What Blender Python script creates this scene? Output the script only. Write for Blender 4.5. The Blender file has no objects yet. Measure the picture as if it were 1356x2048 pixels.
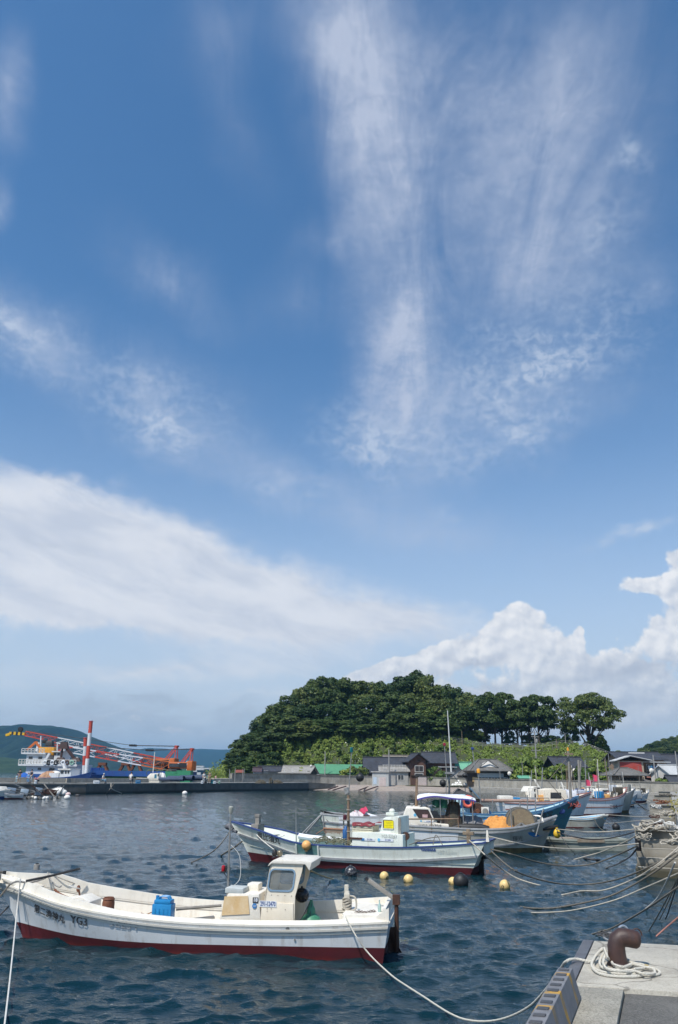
# Harbour with moored fishing boats, breakwater, crane barge, village and wooded hill
import bpy,bmesh,math,random
import numpy as np
from mathutils import Vector,Matrix
from mathutils.bvhtree import BVHTree
S=bpy.context.scene
COL=S.collection
R=math.radians
rnd=random.Random(7)

# ------------------------------------------------------------------ camera
PX_F,PX_W,PX_H=1500.0,1356,2048
PITCH,ROLL,EYE=math.atan(525/1500.0),0.0122,3.0
cp,sp,cr,sr=math.cos(PITCH),math.sin(PITCH),math.cos(ROLL),math.sin(ROLL)
FW=Vector((0,cp,sp));R0=Vector((1,0,0));U0=Vector((0,-sp,cp))
RT=R0*cr + U0*sr;UP=U0*cr - R0*sr
camd=bpy.data.cameras.new('camera');cam=bpy.data.objects.new('camera',camd);COL.objects.link(cam)
camd.sensor_fit='VERTICAL';camd.sensor_height=36.0;camd.lens=36.0*PX_F/PX_H
camd.clip_start=0.1;camd.clip_end=20000
m=Matrix.Identity(4)
for i in range(3):
    m[i][0]=RT[i];m[i][1]=UP[i];m[i][2]=-FW[i]
m[2][3]=EYE
cam.matrix_world=m
S.camera=cam

# measuring helpers: where the sight line of a photo pixel meets a height, a depth or a boat's centre plane
def ray(px,py):
    return FW + RT*((px-PX_W/2)/PX_F) - UP*((py-PX_H/2)/PX_F)
def on(px,py,z=0.0):
    d=ray(px,py);t=(z-EYE)/d.z
    return Vector((t*d.x,t*d.y,z))
def at(px,py,Y):
    d=ray(px,py);t=Y/d.y
    return Vector((t*d.x,Y,EYE+t*d.z))

# ------------------------------------------------------------------ sun, sky, exposure
SUN_EL,SUN_AZ=57.0,-143.0       # azimuth measured clockwise from +Y
sv=Vector((math.sin(R(SUN_AZ))*math.cos(R(SUN_EL)),math.cos(R(SUN_AZ))*math.cos(R(SUN_EL)),math.sin(R(SUN_EL))))
sd=bpy.data.lights.new('sun','SUN');sun=bpy.data.objects.new('sun',sd);COL.objects.link(sun)
sd.energy=5.0;sd.angle=R(0.6);sd.color=(1.0,0.955,0.88)
sun.rotation_euler=sv.to_track_quat('Z','Y').to_euler()
sun.location=(0,0,60)
S.view_settings.view_transform='Standard';S.view_settings.look='None'
S.view_settings.exposure=0.0;S.view_settings.gamma=1.0;S.view_settings.use_curve_mapping=False
S.cycles.max_bounces=8;S.cycles.transparent_max_bounces=16;S.cycles.volume_bounces=0
S.cycles.use_adaptive_sampling=True;S.cycles.adaptive_threshold=0.02;S.cycles.adaptive_min_samples=6
S.cycles.use_denoising=True;S.cycles.denoiser='OPENIMAGEDENOISE';S.cycles.denoising_prefilter='ACCURATE';S.cycles.denoising_input_passes='RGB_ALBEDO_NORMAL'

W=bpy.data.worlds.new('World');S.world=W;W.use_nodes=True
def build_sky():
    nt=W.node_tree;nt.nodes.clear();N=nt.nodes.new;L=nt.links.new
    def plug(sock,v):
        if isinstance(v,(int,float)):sock.default_value=v
        elif isinstance(v,(tuple,list)):sock.default_value=v
        else:L(v,sock)
    def mth(op,a,b=None,c=None,clamp=False):
        n=N('ShaderNodeMath');n.operation=op;n.use_clamp=clamp
        for i,v in enumerate((a,b,c)):
            if v is not None:plug(n.inputs[i],v)
        return n.outputs[0]
    def dot(v,k):
        n=N('ShaderNodeVectorMath');n.operation='DOT_PRODUCT';L(v,n.inputs[0]);n.inputs[1].default_value=k
        return n.outputs['Value']
    def comb(x,y,z):
        n=N('ShaderNodeCombineXYZ');plug(n.inputs[0],x);plug(n.inputs[1],y);plug(n.inputs[2],z);return n.outputs[0]
    def noise(v,sc,det=5,rough=.55,dist=0,lac=2.0):
        n=N('ShaderNodeTexNoise');L(v,n.inputs['Vector']);n.inputs['Scale'].default_value=sc
        n.inputs['Detail'].default_value=det;n.inputs['Roughness'].default_value=rough
        n.inputs['Distortion'].default_value=dist;n.inputs['Lacunarity'].default_value=lac
        return n.outputs['Fac']
    def sstep(x,a,b):
        n=N('ShaderNodeMapRange');n.interpolation_type='SMOOTHSTEP';plug(n.inputs[0],x)
        plug(n.inputs[1],a);plug(n.inputs[2],b);n.inputs[3].default_value=0;n.inputs[4].default_value=1
        return n.outputs[0]
    def mixc(f,a,b):
        n=N('ShaderNodeMix');n.data_type='RGBA';plug(n.inputs[0],f);plug(n.inputs[6],a);plug(n.inputs[7],b);return n.outputs[2]
    tc=N('ShaderNodeTexCoord');nv=N('ShaderNodeVectorMath');nv.operation='NORMALIZE';L(tc.outputs['Generated'],nv.inputs[0])
    d=nv.outputs[0];sx=N('ShaderNodeSeparateXYZ');L(d,sx.inputs[0]);x,y,z=sx.outputs
    sky=N('ShaderNodeTexSky');sky.sky_type='NISHITA';sky.sun_disc=False
    sky.sun_elevation=R(SUN_EL);sky.sun_rotation=R(SUN_AZ);sky.altitude=0
    sky.air_density=SKY_AIR;sky.dust_density=SKY_DUST;sky.ozone_density=SKY_OZ
    # azimuth / elevation (degrees) of the direction, warped by noise so the cloud outlines are ragged
    A0=mth('MULTIPLY',mth('ARCTAN2',x,y),57.2958);E0=mth('MULTIPLY',mth('ARCSINE',z),57.2958)
    zz=mth('MAXIMUM',z,0.0)
    pl=comb(mth('DIVIDE',x,mth('ADD',zz,.12)),mth('DIVIDE',y,mth('ADD',zz,.12)),0.0)   # flat cloud deck
    ae=comb(A0,E0,0.0)
    w1=mth('SUBTRACT',noise(pl,2.2,7,.62),.5);w2=mth('SUBTRACT',noise(comb(E0,A0,7.0),.12,7,.62),.5)
    wc=comb(mth('MULTIPLY_ADD',w1,9.0,A0),mth('MULTIPLY_ADD',w2,6.0,E0),0.0)
    def deg(px,py):
        v=ray(px,py).normalized();return np.array((math.degrees(math.atan2(v.x,v.y)),math.degrees(math.asin(v.z))))
    def gauss(lst,vec):
        tot=None
        for (cx,cy,rx,ry,an,am) in lst:
            c=deg(cx,cy);ca,sa=math.cos(R(an)),math.sin(R(an));e=.02
            a1=(deg(cx+ca*rx*e,cy+sa*rx*e)-c)/e;a2=(deg(cx-sa*ry*e,cy+ca*ry*e)-c)/e
            Cm=np.array([a1,a2]).T;ev,evec=np.linalg.eigh(Cm @ Cm.T);sc_=np.sqrt(ev)*1.75
            n=N('ShaderNodeTexGradient');n.gradient_type='QUADRATIC_SPHERE';L(vec,n.inputs[0]);tm=n.texture_mapping
            tm.vector_type='TEXTURE';tm.translation=(float(c[0]),float(c[1]),0);tm.rotation=(0,0,math.atan2(evec[1,0],evec[0,0]));tm.scale=(float(sc_[0]),float(sc_[1]),1)
            g=mth('MULTIPLY',n.outputs['Fac'],abs(am)*1.45)
            tot=g if tot is None else mth('ADD',tot,g)
        return tot
    # --- high streaky veil
    veil=gauss([(690,50,115,180,-10,.66),(740,250,105,190,-8,.56),(770,430,90,140,-10,.36),(815,640,105,140,-5,.58),(810,800,95,130,0,.66),
                  (960,300,260,260,30,.34),(1120,240,130,290,25,.34),(1060,520,230,150,-30,.36),(1010,820,270,110,-22,.26),(900,120,200,160,0,.2),
                  (0,190,50,120,0,.4),(5,405,30,45,0,.3),(440,60,100,120,30,.14),(470,260,50,150,-25,.12),(340,560,150,60,35,.2),(600,600,100,70,-20,.12),(660,470,90,45,-20,.16),
                  (60,660,160,70,35,.26),(300,800,220,100,25,.24),(620,970,280,55,15,.24),(860,1070,260,50,12,.18),
                  (1300,780,230,50,-30,.1),(1330,560,80,50,-30,.2)],wc)
    ps=comb(mth('MULTIPLY_ADD',x,1.0,mth('MULTIPLY',y,.12)),mth('MULTIPLY',y,.35),mth('MULTIPLY',z,.35))
    fib=noise(pl,30.0,5,.65,.5);st=noise(ps,11.0,7,.64,1.0);st2=noise(pl,3.0,6,.6,.4)
    cirr=mth('MULTIPLY',mth('MULTIPLY',veil,mth('MULTIPLY_ADD',fib,.9,.55)),mth('ADD',mth('MULTIPLY',sstep(st,.25,.75),.95),mth('MULTIPLY_ADD',sstep(st2,.3,.75),.75,.12)))
    # --- mackerel fields
    mack=gauss([(70,670,150,55,35,.8),(330,830,150,75,20,.75),(1060,735,240,120,-30,.85),(760,880,110,70,20,.9),(1000,900,150,60,-20,.5),(1270,1060,100,16,-20,1.3),(1255,320,45,30,-40,.9),(1200,480,60,100,30,.35),
                  (560,975,110,35,10,.35),(880,1035,28,18,-20,.5)],wc)
    mk=noise(comb(A0,mth('MULTIPLY',E0,1.35),5.0),1.0,3,.55,.4);mk2=noise(pl,8.0,3,.6)
    cells=mth('MULTIPLY',sstep(mk,.30,.72),sstep(mk2,.3,.62))
    mack=mth('MULTIPLY',mack,mth('MULTIPLY_ADD',cells,.72,.14))
    # --- the broad white sheet low on the left
    sheet=gauss([(-60,1045,350,120,10,1.4),(260,1130,290,105,16,1.4),(520,1200,330,92,12,1.3),(300,1215,320,50,5,.8),(60,1225,260,40,4,.75),(740,1255,250,40,4,.75),(330,1330,460,40,0,.55),(250,1425,420,22,0,.4),(560,1390,300,20,2,.35),(120,960,180,30,20,.35)],wc)
    sn=noise(comb(mth('MULTIPLY',A0,.35),mth('MULTIPLY_ADD',A0,.22,E0),3.0),.33,7,.58,.3)
    sheet=sstep(mth('MULTIPLY_ADD',sheet,1.0,mth('MULTIPLY',mth('SUBTRACT',sn,.5),.7)),.12,1.05)
    hz=mth('POWER',2.71828,mth('MULTIPLY',mth('MULTIPLY',E0,mth('MAXIMUM',E0,0.0)),-.0036))       # pale air towards the horizon
    # --- cumulus towers and heaps
    CUM=[(1030,1265,95,62,0,-1.3),(1035,1240,46,36,0,-.9),(1105,1308,110,46,0,-1.0),(820,1328,100,36,-12,-1.2),(930,1305,100,42,-10,-1.1),(1160,1262,18,30,0,-.9),(1350,1268,125,58,-14,-1.4),(1385,1195,70,66,0,-1.2),(1366,1117,50,28,0,-1.4),
           (1330,1170,190,26,-3,-1.1),(1130,1392,460,62,0,-1.0),(1000,1440,540,66,0,-.8),(740,1348,70,20,-15,-.9),(1250,1350,170,36,0,-.8)]
    cum0=gauss(CUM,ae)
    cn=noise(ae,.42,9,.6,.15);cvn=N('ShaderNodeTexVoronoi');cvn.feature='SMOOTH_F1';L(ae,cvn.inputs['Vector']);cvn.inputs['Scale'].default_value=.62;cvn.inputs['Smoothness'].default_value=.6
    cvn.inputs['Detail'].default_value=3.0
    puff=mth('SUBTRACT',mth('ADD',cn,mth('MULTIPLY',mth('SUBTRACT',.5,cvn.outputs['Distance']),.7)),.55)
    cumd=mth('MULTIPLY_ADD',puff,.95,cum0)
    cum=mth('MULTIPLY',sstep(cumd,.34,.62),mth('MULTIPLY_ADD',sstep(E0,2.0,8.5),.35,.65))
    # billow relief: the same noise looked up a little towards the sun
    ae2=comb(mth('ADD',A0,-.28),mth('ADD',E0,.42),0.0)
    cn2=noise(ae2,.42,7,.6,.15)
    cv2=N('ShaderNodeTexVoronoi');cv2.feature='SMOOTH_F1';L(ae2,cv2.inputs['Vector']);cv2.inputs['Scale'].default_value=.62;cv2.inputs['Smoothness'].default_value=.6;cv2.inputs['Detail'].default_value=3.0
    relief=mth('ADD',mth('MULTIPLY',mth('SUBTRACT',cn,cn2),1.5),mth('MULTIPLY',mth('SUBTRACT',cv2.outputs['Distance'],cvn.outputs['Distance']),1.1))
    grey=gauss([(940,1310,75,9,-5,-.8),(1250,1335,140,20,-2,-1.0),(1100,1360,300,16,0,-.45),(1230,1415,200,26,0,-.7),(900,1385,130,22,0,-.35),(1040,1455,300,25,0,-.4)],wc)
    low=gauss([(140,1345,55,13,-5,-.8),(330,1352,40,10,0,-.3),(320,1448,75,15,0,-.75),(400,1450,40,9,0,-.6),(20,1440,60,30,0,-.3)],wc)
    lowd=sstep(mth('MULTIPLY_ADD',puff,.8,low),.3,.6)
    lowg=gauss([(120,1430,300,60,0,-.9),(480,1440,260,40,0,-.7),(270,1385,90,13,3,-.9),(150,1392,200,16,0,-.6),(460,1405,70,10,0,-.6),(90,1095,90,9,8,-.45),(310,1105,40,8,5,-.3)],wc)
    lowg=mth('MULTIPLY',lowg,sstep(noise(wc,.25,4,.6),.3,.6))
    # --- composite (radiances in the same unit as the sky texture)
    k=1.0/SKY_STR
    def colr(r,g,b):return (r*k,g*k,b*k,1)
    gn=N('ShaderNodeVectorMath');gn.operation='MULTIPLY';L(sky.outputs[0],gn.inputs[0]);gn.inputs[1].default_value=SKY_GAIN;c=gn.outputs[0]
    c=mixc(mth('MULTIPLY',hz,.93),c,colr(.63,.70,.80))
    c=mixc(mth('MULTIPLY',mth('MINIMUM',cirr,1.0),.80),c,colr(.56,.62,.76))
    c=mixc(mth('MINIMUM',mack,.62),c,colr(.60,.68,.81))
    c=mixc(mth('MULTIPLY',sheet,.90),c,mixc(sstep(sn,.30,.62),colr(.60,.65,.75),colr(.80,.82,.87)))
    c=mixc(mth('MULTIPLY',mth('MINIMUM',lowg,1.0),.5),c,colr(.42,.48,.57))
    c=mixc(mth('MULTIPLY',lowd,.45),c,colr(.76,.76,.80))
    body=mixc(mth('ADD',mth('MULTIPLY_ADD',sstep(E0,3.0,11.0),.48,.20),relief,clamp=True),colr(.60,.65,.74),colr(.94,.94,.95))
    body=mixc(mth('MULTIPLY',mth('MINIMUM',grey,1.0),.75),body,colr(.47,.52,.62))
    c=mixc(mth('MULTIPLY',cum,.93),c,body)
    bg=N('ShaderNodeBackground');L(c,bg.inputs[0]);bg.inputs[1].default_value=SKY_STR
    W.cycles.sampling_method='MANUAL';W.cycles.sample_map_resolution=512
    out=N('ShaderNodeOutputWorld');L(bg.outputs[0],out.inputs[0])
SKY_STR,SKY_AIR,SKY_DUST,SKY_OZ,SKY_GAIN=0.10,1.0,0.6,2.0,(.78,1.24,1.50)
build_sky()

# ------------------------------------------------------------------ mesh helpers
class MB:
    """collects shapes, then links them as ONE mesh object"""
    def __init__(s):s.v=[];s.f=[];s.m=[]
    def add(s,vs,fs,mi=0):
        o=len(s.v);s.v+=[tuple(v) for v in vs]
        for f in fs:s.f.append(tuple(i+o for i in f));s.m.append(mi)
        return s
    def box(s,c,sz,rz=0,mi=0,ry=0,rx=0,top=1.0,topy=None):
        x,y,z=sz[0]/2,sz[1]/2,sz[2]/2;ty=top if topy is None else topy
        P=[Vector(p) for p in ((-x,-y,-z),(x,-y,-z),(x,y,-z),(-x,y,-z),(-x*top,-y*ty,z),(x*top,-y*ty,z),(x*top,y*ty,z),(-x*top,y*ty,z))]
        if rz or ry or rx:
            M=Matrix.Rotation(rz,3,'Z') @ Matrix.Rotation(ry,3,'Y') @ Matrix.Rotation(rx,3,'X');P=[M @ p for p in P]
        c=Vector(c)
        return s.add([p+c for p in P],[(3,2,1,0),(4,5,6,7),(0,1,5,4),(1,2,6,5),(2,3,7,6),(3,0,4,7)],mi)
    def hexa(s,P,mi=0):return s.add(P,[(3,2,1,0),(4,5,6,7),(0,1,5,4),(1,2,6,5),(2,3,7,6),(3,0,4,7)],mi)
    def beam(s,p,q,w,h=None,mi=0):
        p,q=Vector(p),Vector(q);h=h or w;d=q-p;L=d.length
        if L<1e-6:return s
        u=d.cross(Vector((0,0,1)));  u=Vector((1,0,0)) if u.length<1e-4*L else u.normalized();v=u.cross(d).normalized()
        a,b=u*w/2,v*h/2
        return s.hexa([p-a-b,p+a-b,p+a+b,p-a+b,q-a-b,q+a-b,q+a+b,q-a+b],mi)
    def tube(s,pts,r,n=6,mi=0,caps=True,closed=False):
        pts=[Vector(p) for p in pts];k=len(pts);rs=r if isinstance(r,(list,tuple)) else [r]*k
        up=Vector((0,0,1));o=len(s.v);prev=None
        for i,p in enumerate(pts):
            t=(pts[(i+1) % k]-pts[i-1]) if closed else (pts[min(i+1,k-1)]-pts[max(i-1,0)])
            if t.length<1e-9:t=Vector((0,0,1))
            t.normalize()
            if prev is None:
                u=t.cross(up);u=Vector((1,0,0)) if u.length<1e-3 else u.normalized()
            else:
                u=prev - t*prev.dot(t);u=t.cross(up) if u.length<1e-6 else u;u.normalize()
            prev=u;w=t.cross(u)
            for j in range(n):
                a=2*math.pi*j/n;q=p+u*(math.cos(a)*rs[i])+w*(math.sin(a)*rs[i]);s.v.append(tuple(q))
        for i in range(k if closed else k-1):
            for j in range(n):
                a=o+i*n+j;b=o+i*n+(j+1) % n;i2=(i+1) % k;s.f.append((a,b,o+i2*n+(j+1) % n,o+i2*n+j));s.m.append(mi)
        if caps and not closed:
            s.f.append(tuple(o+j for j in reversed(range(n))));s.m.append(mi);s.f.append(tuple(o+(k-1)*n+j for j in range(n)));s.m.append(mi)
        return s
    def cyl(s,p,q,r0,r1=None,n=10,mi=0):return s.tube([p,q],[r0,r0 if r1 is None else r1],n,mi)
    def lathe(s,prof,c,n=14,mi=0,axis='Z',sx=1,sy=1):
        c=Vector(c);o=len(s.v);k=len(prof)
        for (r,h) in prof:
            for j in range(n):
                a=2*math.pi*j/n;p=(r*math.cos(a)*sx,r*math.sin(a)*sy,h)
                if axis=='X':p=(p[2],p[0],p[1])
                elif axis=='Y':p=(p[1],p[2],p[0])
                s.v.append((c.x+p[0],c.y+p[1],c.z+p[2]))
        for i in range(k-1):
            for j in range(n):s.f.append((o+i*n+j,o+i*n+(j+1) % n,o+(i+1)*n+(j+1) % n,o+(i+1)*n+j));s.m.append(mi)
        s.f.append(tuple(o+j for j in reversed(range(n))));s.m.append(mi);s.f.append(tuple(o+(k-1)*n+j for j in range(n)));s.m.append(mi)
        return s
    def ball(s,c,r,n=14,k=9,mi=0,sz=1.0,sx=1.0,sy=1.0):
        pr=[(r*max(math.sin(math.pi*i/k),.02),-r*math.cos(math.pi*i/k)*sz) for i in range(k+1)]
        return s.lathe(pr,c,n,mi,'Z',sx,sy)
    def loft(s,rows,mi=0,closed=False,caps=False):
        o=len(s.v);n=len(rows[0])
        for r_ in rows:s.v+=[tuple(p) for p in r_]
        for i in range(len(rows)-1):
            for j in range(n if closed else n-1):
                s.f.append((o+i*n+j,o+i*n+(j+1) % n,o+(i+1)*n+(j+1) % n,o+(i+1)*n+j));s.m.append(mi)
        if caps:
            s.f.append(tuple(o+j for j in reversed(range(n))));s.m.append(mi)
            s.f.append(tuple(o+(len(rows)-1)*n+j for j in range(n)));s.m.append(mi)
        return s
    def prism(s,poly,y0,y1,mi=0,inset=0):
        """polygon in local XZ pushed from y0 to y1"""
        n=len(poly);a=[(x,y0,z) for x,z in poly];b=[(x,y1,z) for x,z in poly]
        return s.add(a+b,[tuple(range(n)),tuple(range(2*n-1,n-1,-1))]+[(i,n+i,n+(i+1) % n,(i+1) % n) for i in range(n)],mi)
    def build(s,name,mats,parent=None,smooth=False,loc=None,bev=0,fix=True,seg=2):
        me=bpy.data.meshes.new(name);me.from_pydata(s.v,[],s.f)
        mats=mats if isinstance(mats,(list,tuple)) else [mats]
        for q in mats:me.materials.append(q)
        if len(mats)>1:me.polygons.foreach_set('material_index',s.m)
        if fix or bev:
            bm=bmesh.new();bm.from_mesh(me)
            if fix:bmesh.ops.recalc_face_normals(bm,faces=bm.faces)
            if bev:
                es=[e for e in bm.edges if len(e.link_faces)==2 and e.calc_face_angle(0)>.5]
                bmesh.ops.bevel(bm,geom=es,offset=bev,segments=seg,affect='EDGES',profile=.6,clamp_overlap=True)
            bm.to_mesh(me);bm.free()
        if smooth or bev:
            me.polygons.foreach_set('use_smooth',[True]*len(me.polygons));me.set_sharp_from_angle(angle=R(38 if not bev else 50))
        o=bpy.data.objects.new(name,me);COL.objects.link(o)
        if parent is not None:o.parent=parent
        if loc is not None:o.location=loc
        return o

def tag(o,label=None,cat=None,group=None,kind=None):
    if label:o['label']=label
    if cat:o['category']=cat
    if group:o['group']=group
    if kind:o['kind']=kind
    return o
def thing(name,label,cat,loc=(0,0,0),rz=0,group=None):
    o=bpy.data.objects.new(name,None);COL.objects.link(o);o.empty_display_size=.2
    o.location=loc;o.rotation_euler=(0,0,rz)
    return tag(o,label,cat,group)
def copy_thing(src,loc,rz=None,label=None,scale=None,group=None):
    c=src.copy();COL.objects.link(c);c.location=loc
    if rz is not None:c.rotation_euler=(0,0,rz)
    if scale is not None:c.scale=scale if isinstance(scale,(tuple,list)) else (scale,)*3
    if label:c['label']=label
    if group:c['group']=group
    for ch in list(src.children):
        k=ch.copy();COL.objects.link(k);k.parent=c
        for g in list(ch.children):
            q=g.copy();COL.objects.link(q);q.parent=k
    return c

# ------------------------------------------------------------------ materials
MC={}
def mat(name,col,col2=None,sc=4.0,rough=.6,bump=0.0,bsc=40.0,metal=0.0,streak=None,st=.5,stsc=(6,6,.6),det=5,lo=.35,hi=.68,spec=.5,trans=0.0,coat=0.0,alpha=1.0,band=None):
    if name in MC:return MC[name]
    q=bpy.data.materials.new(name);q.use_nodes=True;MC[name]=q
    nt=q.node_tree;b=nt.nodes['Principled BSDF'];N=nt.nodes.new;L=nt.links.new
    b.inputs['Roughness'].default_value=rough;b.inputs['Metallic'].default_value=metal
    b.inputs['Specular IOR Level'].default_value=spec;b.inputs['Coat Weight'].default_value=coat
    b.inputs['Transmission Weight'].default_value=trans;b.inputs['Alpha'].default_value=alpha
    c4=(*col,1);d4=(*(col2 or [c*.8 for c in col]),1)
    tc=N('ShaderNodeTexCoord');n1=N('ShaderNodeTexNoise');L(tc.outputs['Object'],n1.inputs['Vector'])
    n1.inputs['Scale'].default_value=sc;n1.inputs['Detail'].default_value=det;n1.inputs['Roughness'].default_value=.6
    mr=N('ShaderNodeMapRange');mr.inputs[1].default_value=lo;mr.inputs[2].default_value=hi;L(n1.outputs['Fac'],mr.inputs[0])
    mx=N('ShaderNodeMix');mx.data_type='RGBA';L(mr.outputs[0],mx.inputs[0]);mx.inputs[6].default_value=c4;mx.inputs[7].default_value=d4
    out=mx.outputs[2]
    if streak:
        mp=N('ShaderNodeMapping');mp.inputs['Scale'].default_value=stsc;L(tc.outputs['Object'],mp.inputs[0])
        n2=N('ShaderNodeTexNoise');L(mp.outputs[0],n2.inputs['Vector']);n2.inputs['Scale'].default_value=1.0;n2.inputs['Detail'].default_value=6;n2.inputs['Roughness'].default_value=.65
        r2=N('ShaderNodeMapRange');r2.inputs[1].default_value=.52;r2.inputs[2].default_value=.78;r2.inputs[4].default_value=st;L(n2.outputs['Fac'],r2.inputs[0])
        m2=N('ShaderNodeMix');m2.data_type='RGBA';L(r2.outputs[0],m2.inputs[0]);L(out,m2.inputs[6]);m2.inputs[7].default_value=(*streak,1);out=m2.outputs[2]
    if band:   # a wet / weedy band below a height: (z, softness, colour)
        sx=N('ShaderNodeSeparateXYZ');L(tc.outputs['Object'],sx.inputs[0])
        ad=N('ShaderNodeMath');ad.operation='MULTIPLY_ADD';L(n1.outputs['Fac'],ad.inputs[0]);ad.inputs[1].default_value=band[1];L(sx.outputs[2],ad.inputs[2])
        r3=N('ShaderNodeMapRange');r3.inputs[1].default_value=band[0]+band[1];r3.inputs[2].default_value=band[0];L(ad.outputs[0],r3.inputs[0])
        m3=N('ShaderNodeMix');m3.data_type='RGBA';L(r3.outputs[0],m3.inputs[0]);L(out,m3.inputs[6]);m3.inputs[7].default_value=(*band[2],1);out=m3.outputs[2]
    L(out,b.inputs['Base Color'])
    if bump:
        n3=N('ShaderNodeTexNoise');L(tc.outputs['Object'],n3.inputs['Vector']);n3.inputs['Scale'].default_value=bsc;n3.inputs['Detail'].default_value=4
        bp=N('ShaderNodeBump');bp.inputs['Strength'].default_value=1.0;bp.inputs['Distance'].default_value=bump;L(n3.outputs['Fac'],bp.inputs['Height']);L(bp.outputs[0],b.inputs['Normal'])
    return q

# ------------------------------------------------------------------ air
def build_haze():
    q=bpy.data.materials.new('haze');q.use_nodes=True;nt=q.node_tree;nt.nodes.clear()
    v=nt.nodes.new('ShaderNodeVolumePrincipled');v.inputs['Density'].default_value=HAZE;v.inputs['Color'].default_value=(.28,.64,1,1);v.inputs['Anisotropy'].default_value=.3
    o=nt.nodes.new('ShaderNodeOutputMaterial');nt.links.new(v.outputs[0],o.inputs['Volume']);q.cycles.homogeneous_volume=True
    b=MB();b.box((0,3400,107.5),(9000,7400,225));h=b.build('haze',q);tag(h,kind='stuff')
HAZE=1.5e-4
build_haze()
# ------------------------------------------------------------------ the sea: a wind-chop height field sampled on a fan of cells that is finest near the quay
def build_sea():
    n,Lt=512,26.0
    rg=np.random.RandomState(3)
    k1=np.fft.fftfreq(n,Lt/n)*2*np.pi;kx,ky=np.meshgrid(k1,k1);k=np.hypot(kx,ky);k[0,0]=1
    wd=np.array((.30,-.954))
    ca=(kx*wd[0]+ky*wd[1])/k
    kp=2*np.pi/1.4
    sp_=np.exp(-1.0*(kp/k)**4)*k**-3.7*(0.08+0.92*np.clip(np.abs(ca),0,1)**4);sp_[0,0]=0
    sp_ *= np.exp(-(k/60.0)**2)
    amp=np.sqrt(sp_)*(rg.randn(n,n)+1j*rg.randn(n,n))
    h=np.real(np.fft.ifft2(amp));s=WAVE_RMS/h.std();h *= s
    dx=np.real(np.fft.ifft2(1j*amp*kx/k))*s*CHOP;dy=np.real(np.fft.ifft2(1j*amp*ky/k))*s*CHOP
    def samp(f,x,y):
        u=(x/Lt*n) % n;v=(y/Lt*n) % n;i=u.astype(int);j=v.astype(int);a=u-i;b=v-j;i2=(i+1) % n;j2=(j+1) % n;i %= n;j %= n
        return (f[j,i]*(1-a)+f[j,i2]*a)*(1-b)+(f[j2,i]*(1-a)+f[j2,i2]*a)*b
    NR,NC=640,620
    t=np.linspace(0,1,NR)
    dep=0.62*(1-t)**1.25+3.0/6800*1.0          # depression of each ring below the eye
    r=3.0/np.tan(dep)
    az=np.linspace(R(-58),R(58),NC)
    rr,aa=np.meshgrid(r,az,indexing='ij');X=rr*np.sin(aa);Y=rr*np.cos(aa)
    ang=R(14);X2=X*math.cos(ang)-Y*math.sin(ang)+3;Y2=X*math.sin(ang)+Y*math.cos(ang)
    fade=1/(1+(rr/900)**2)
    gust=0.9+.2*np.sin(X*.055+Y*.03+1.3)*np.sin(Y*.047-X*.02)
    Z=samp(h,X,Y)*.8+samp(h,X2*.55,Y2*.55)*.22+samp(h,X2*1.83+5,Y2*1.83)*.30;Z *= fade*gust
    ox=(samp(dx,X,Y)*.8+samp(dx,X2*.55,Y2*.55)*.25)*fade;oy=(samp(dy,X,Y)*.8+samp(dy,X2*.55,Y2*.55)*.25)*fade;X=X+ox;Y=Y+oy
    V=np.stack([X,Y,Z],-1).reshape(-1,3)
    me=bpy.data.meshes.new('sea');me.vertices.add(len(V));me.vertices.foreach_set('co',V.ravel())
    idx=np.arange(NR*NC).reshape(NR,NC);q=np.stack([idx[:-1,:-1],idx[:-1,1:],idx[1:,1:],idx[1:,:-1]],-1).reshape(-1,4)[:,::-1]
    me.loops.add(q.size);me.loops.foreach_set('vertex_index',q.ravel().astype(np.int32));me.polygons.add(len(q))
    me.polygons.foreach_set('loop_start',np.arange(0,q.size,4,dtype=np.int32));me.polygons.foreach_set('use_smooth',np.ones(len(q),bool))
    me.update();me.validate()
    o=bpy.data.objects.new('sea',me);COL.objects.link(o);tag(o,kind='structure')
    m=bpy.data.materials.new('sea');m.use_nodes=True;nt=m.node_tree;b=nt.nodes['Principled BSDF'];N=nt.nodes.new;L=nt.links.new
    b.inputs['Roughness'].default_value=.06;b.inputs['IOR'].default_value=1.333
    tc=N('ShaderNodeTexCoord');nz=N('ShaderNodeTexNoise');L(tc.outputs['Object'],nz.inputs['Vector']);nz.inputs['Scale'].default_value=.05;nz.inputs['Detail'].default_value=3
    mx=N('ShaderNodeMix');mx.data_type='RGBA';L(nz.outputs['Fac'],mx.inputs[0]);mx.inputs[6].default_value=(.002,.0165,.0245,1);mx.inputs[7].default_value=(.004,.0235,.032,1);L(mx.outputs[2],b.inputs['Base Color'])
    n2=N('ShaderNodeTexNoise');mp=N('ShaderNodeMapping');mp.inputs['Scale'].default_value=(.55,1.2,1);mp.inputs['Rotation'].default_value=(0,0,.3);L(tc.outputs['Object'],mp.inputs[0]);L(mp.outputs[0],n2.inputs['Vector']);n2.inputs['Scale'].default_value=9.0;n2.inputs['Detail'].default_value=4;n2.inputs['Roughness'].default_value=.6
    bp=N('ShaderNodeBump');bp.inputs['Distance'].default_value=.04;bp.inputs['Strength'].default_value=.6;L(n2.outputs['Fac'],bp.inputs['Height']);L(bp.outputs[0],b.inputs['Normal'])
    me.materials.append(m)
WAVE_RMS,CHOP=0.027,1.1
build_sea()
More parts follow.
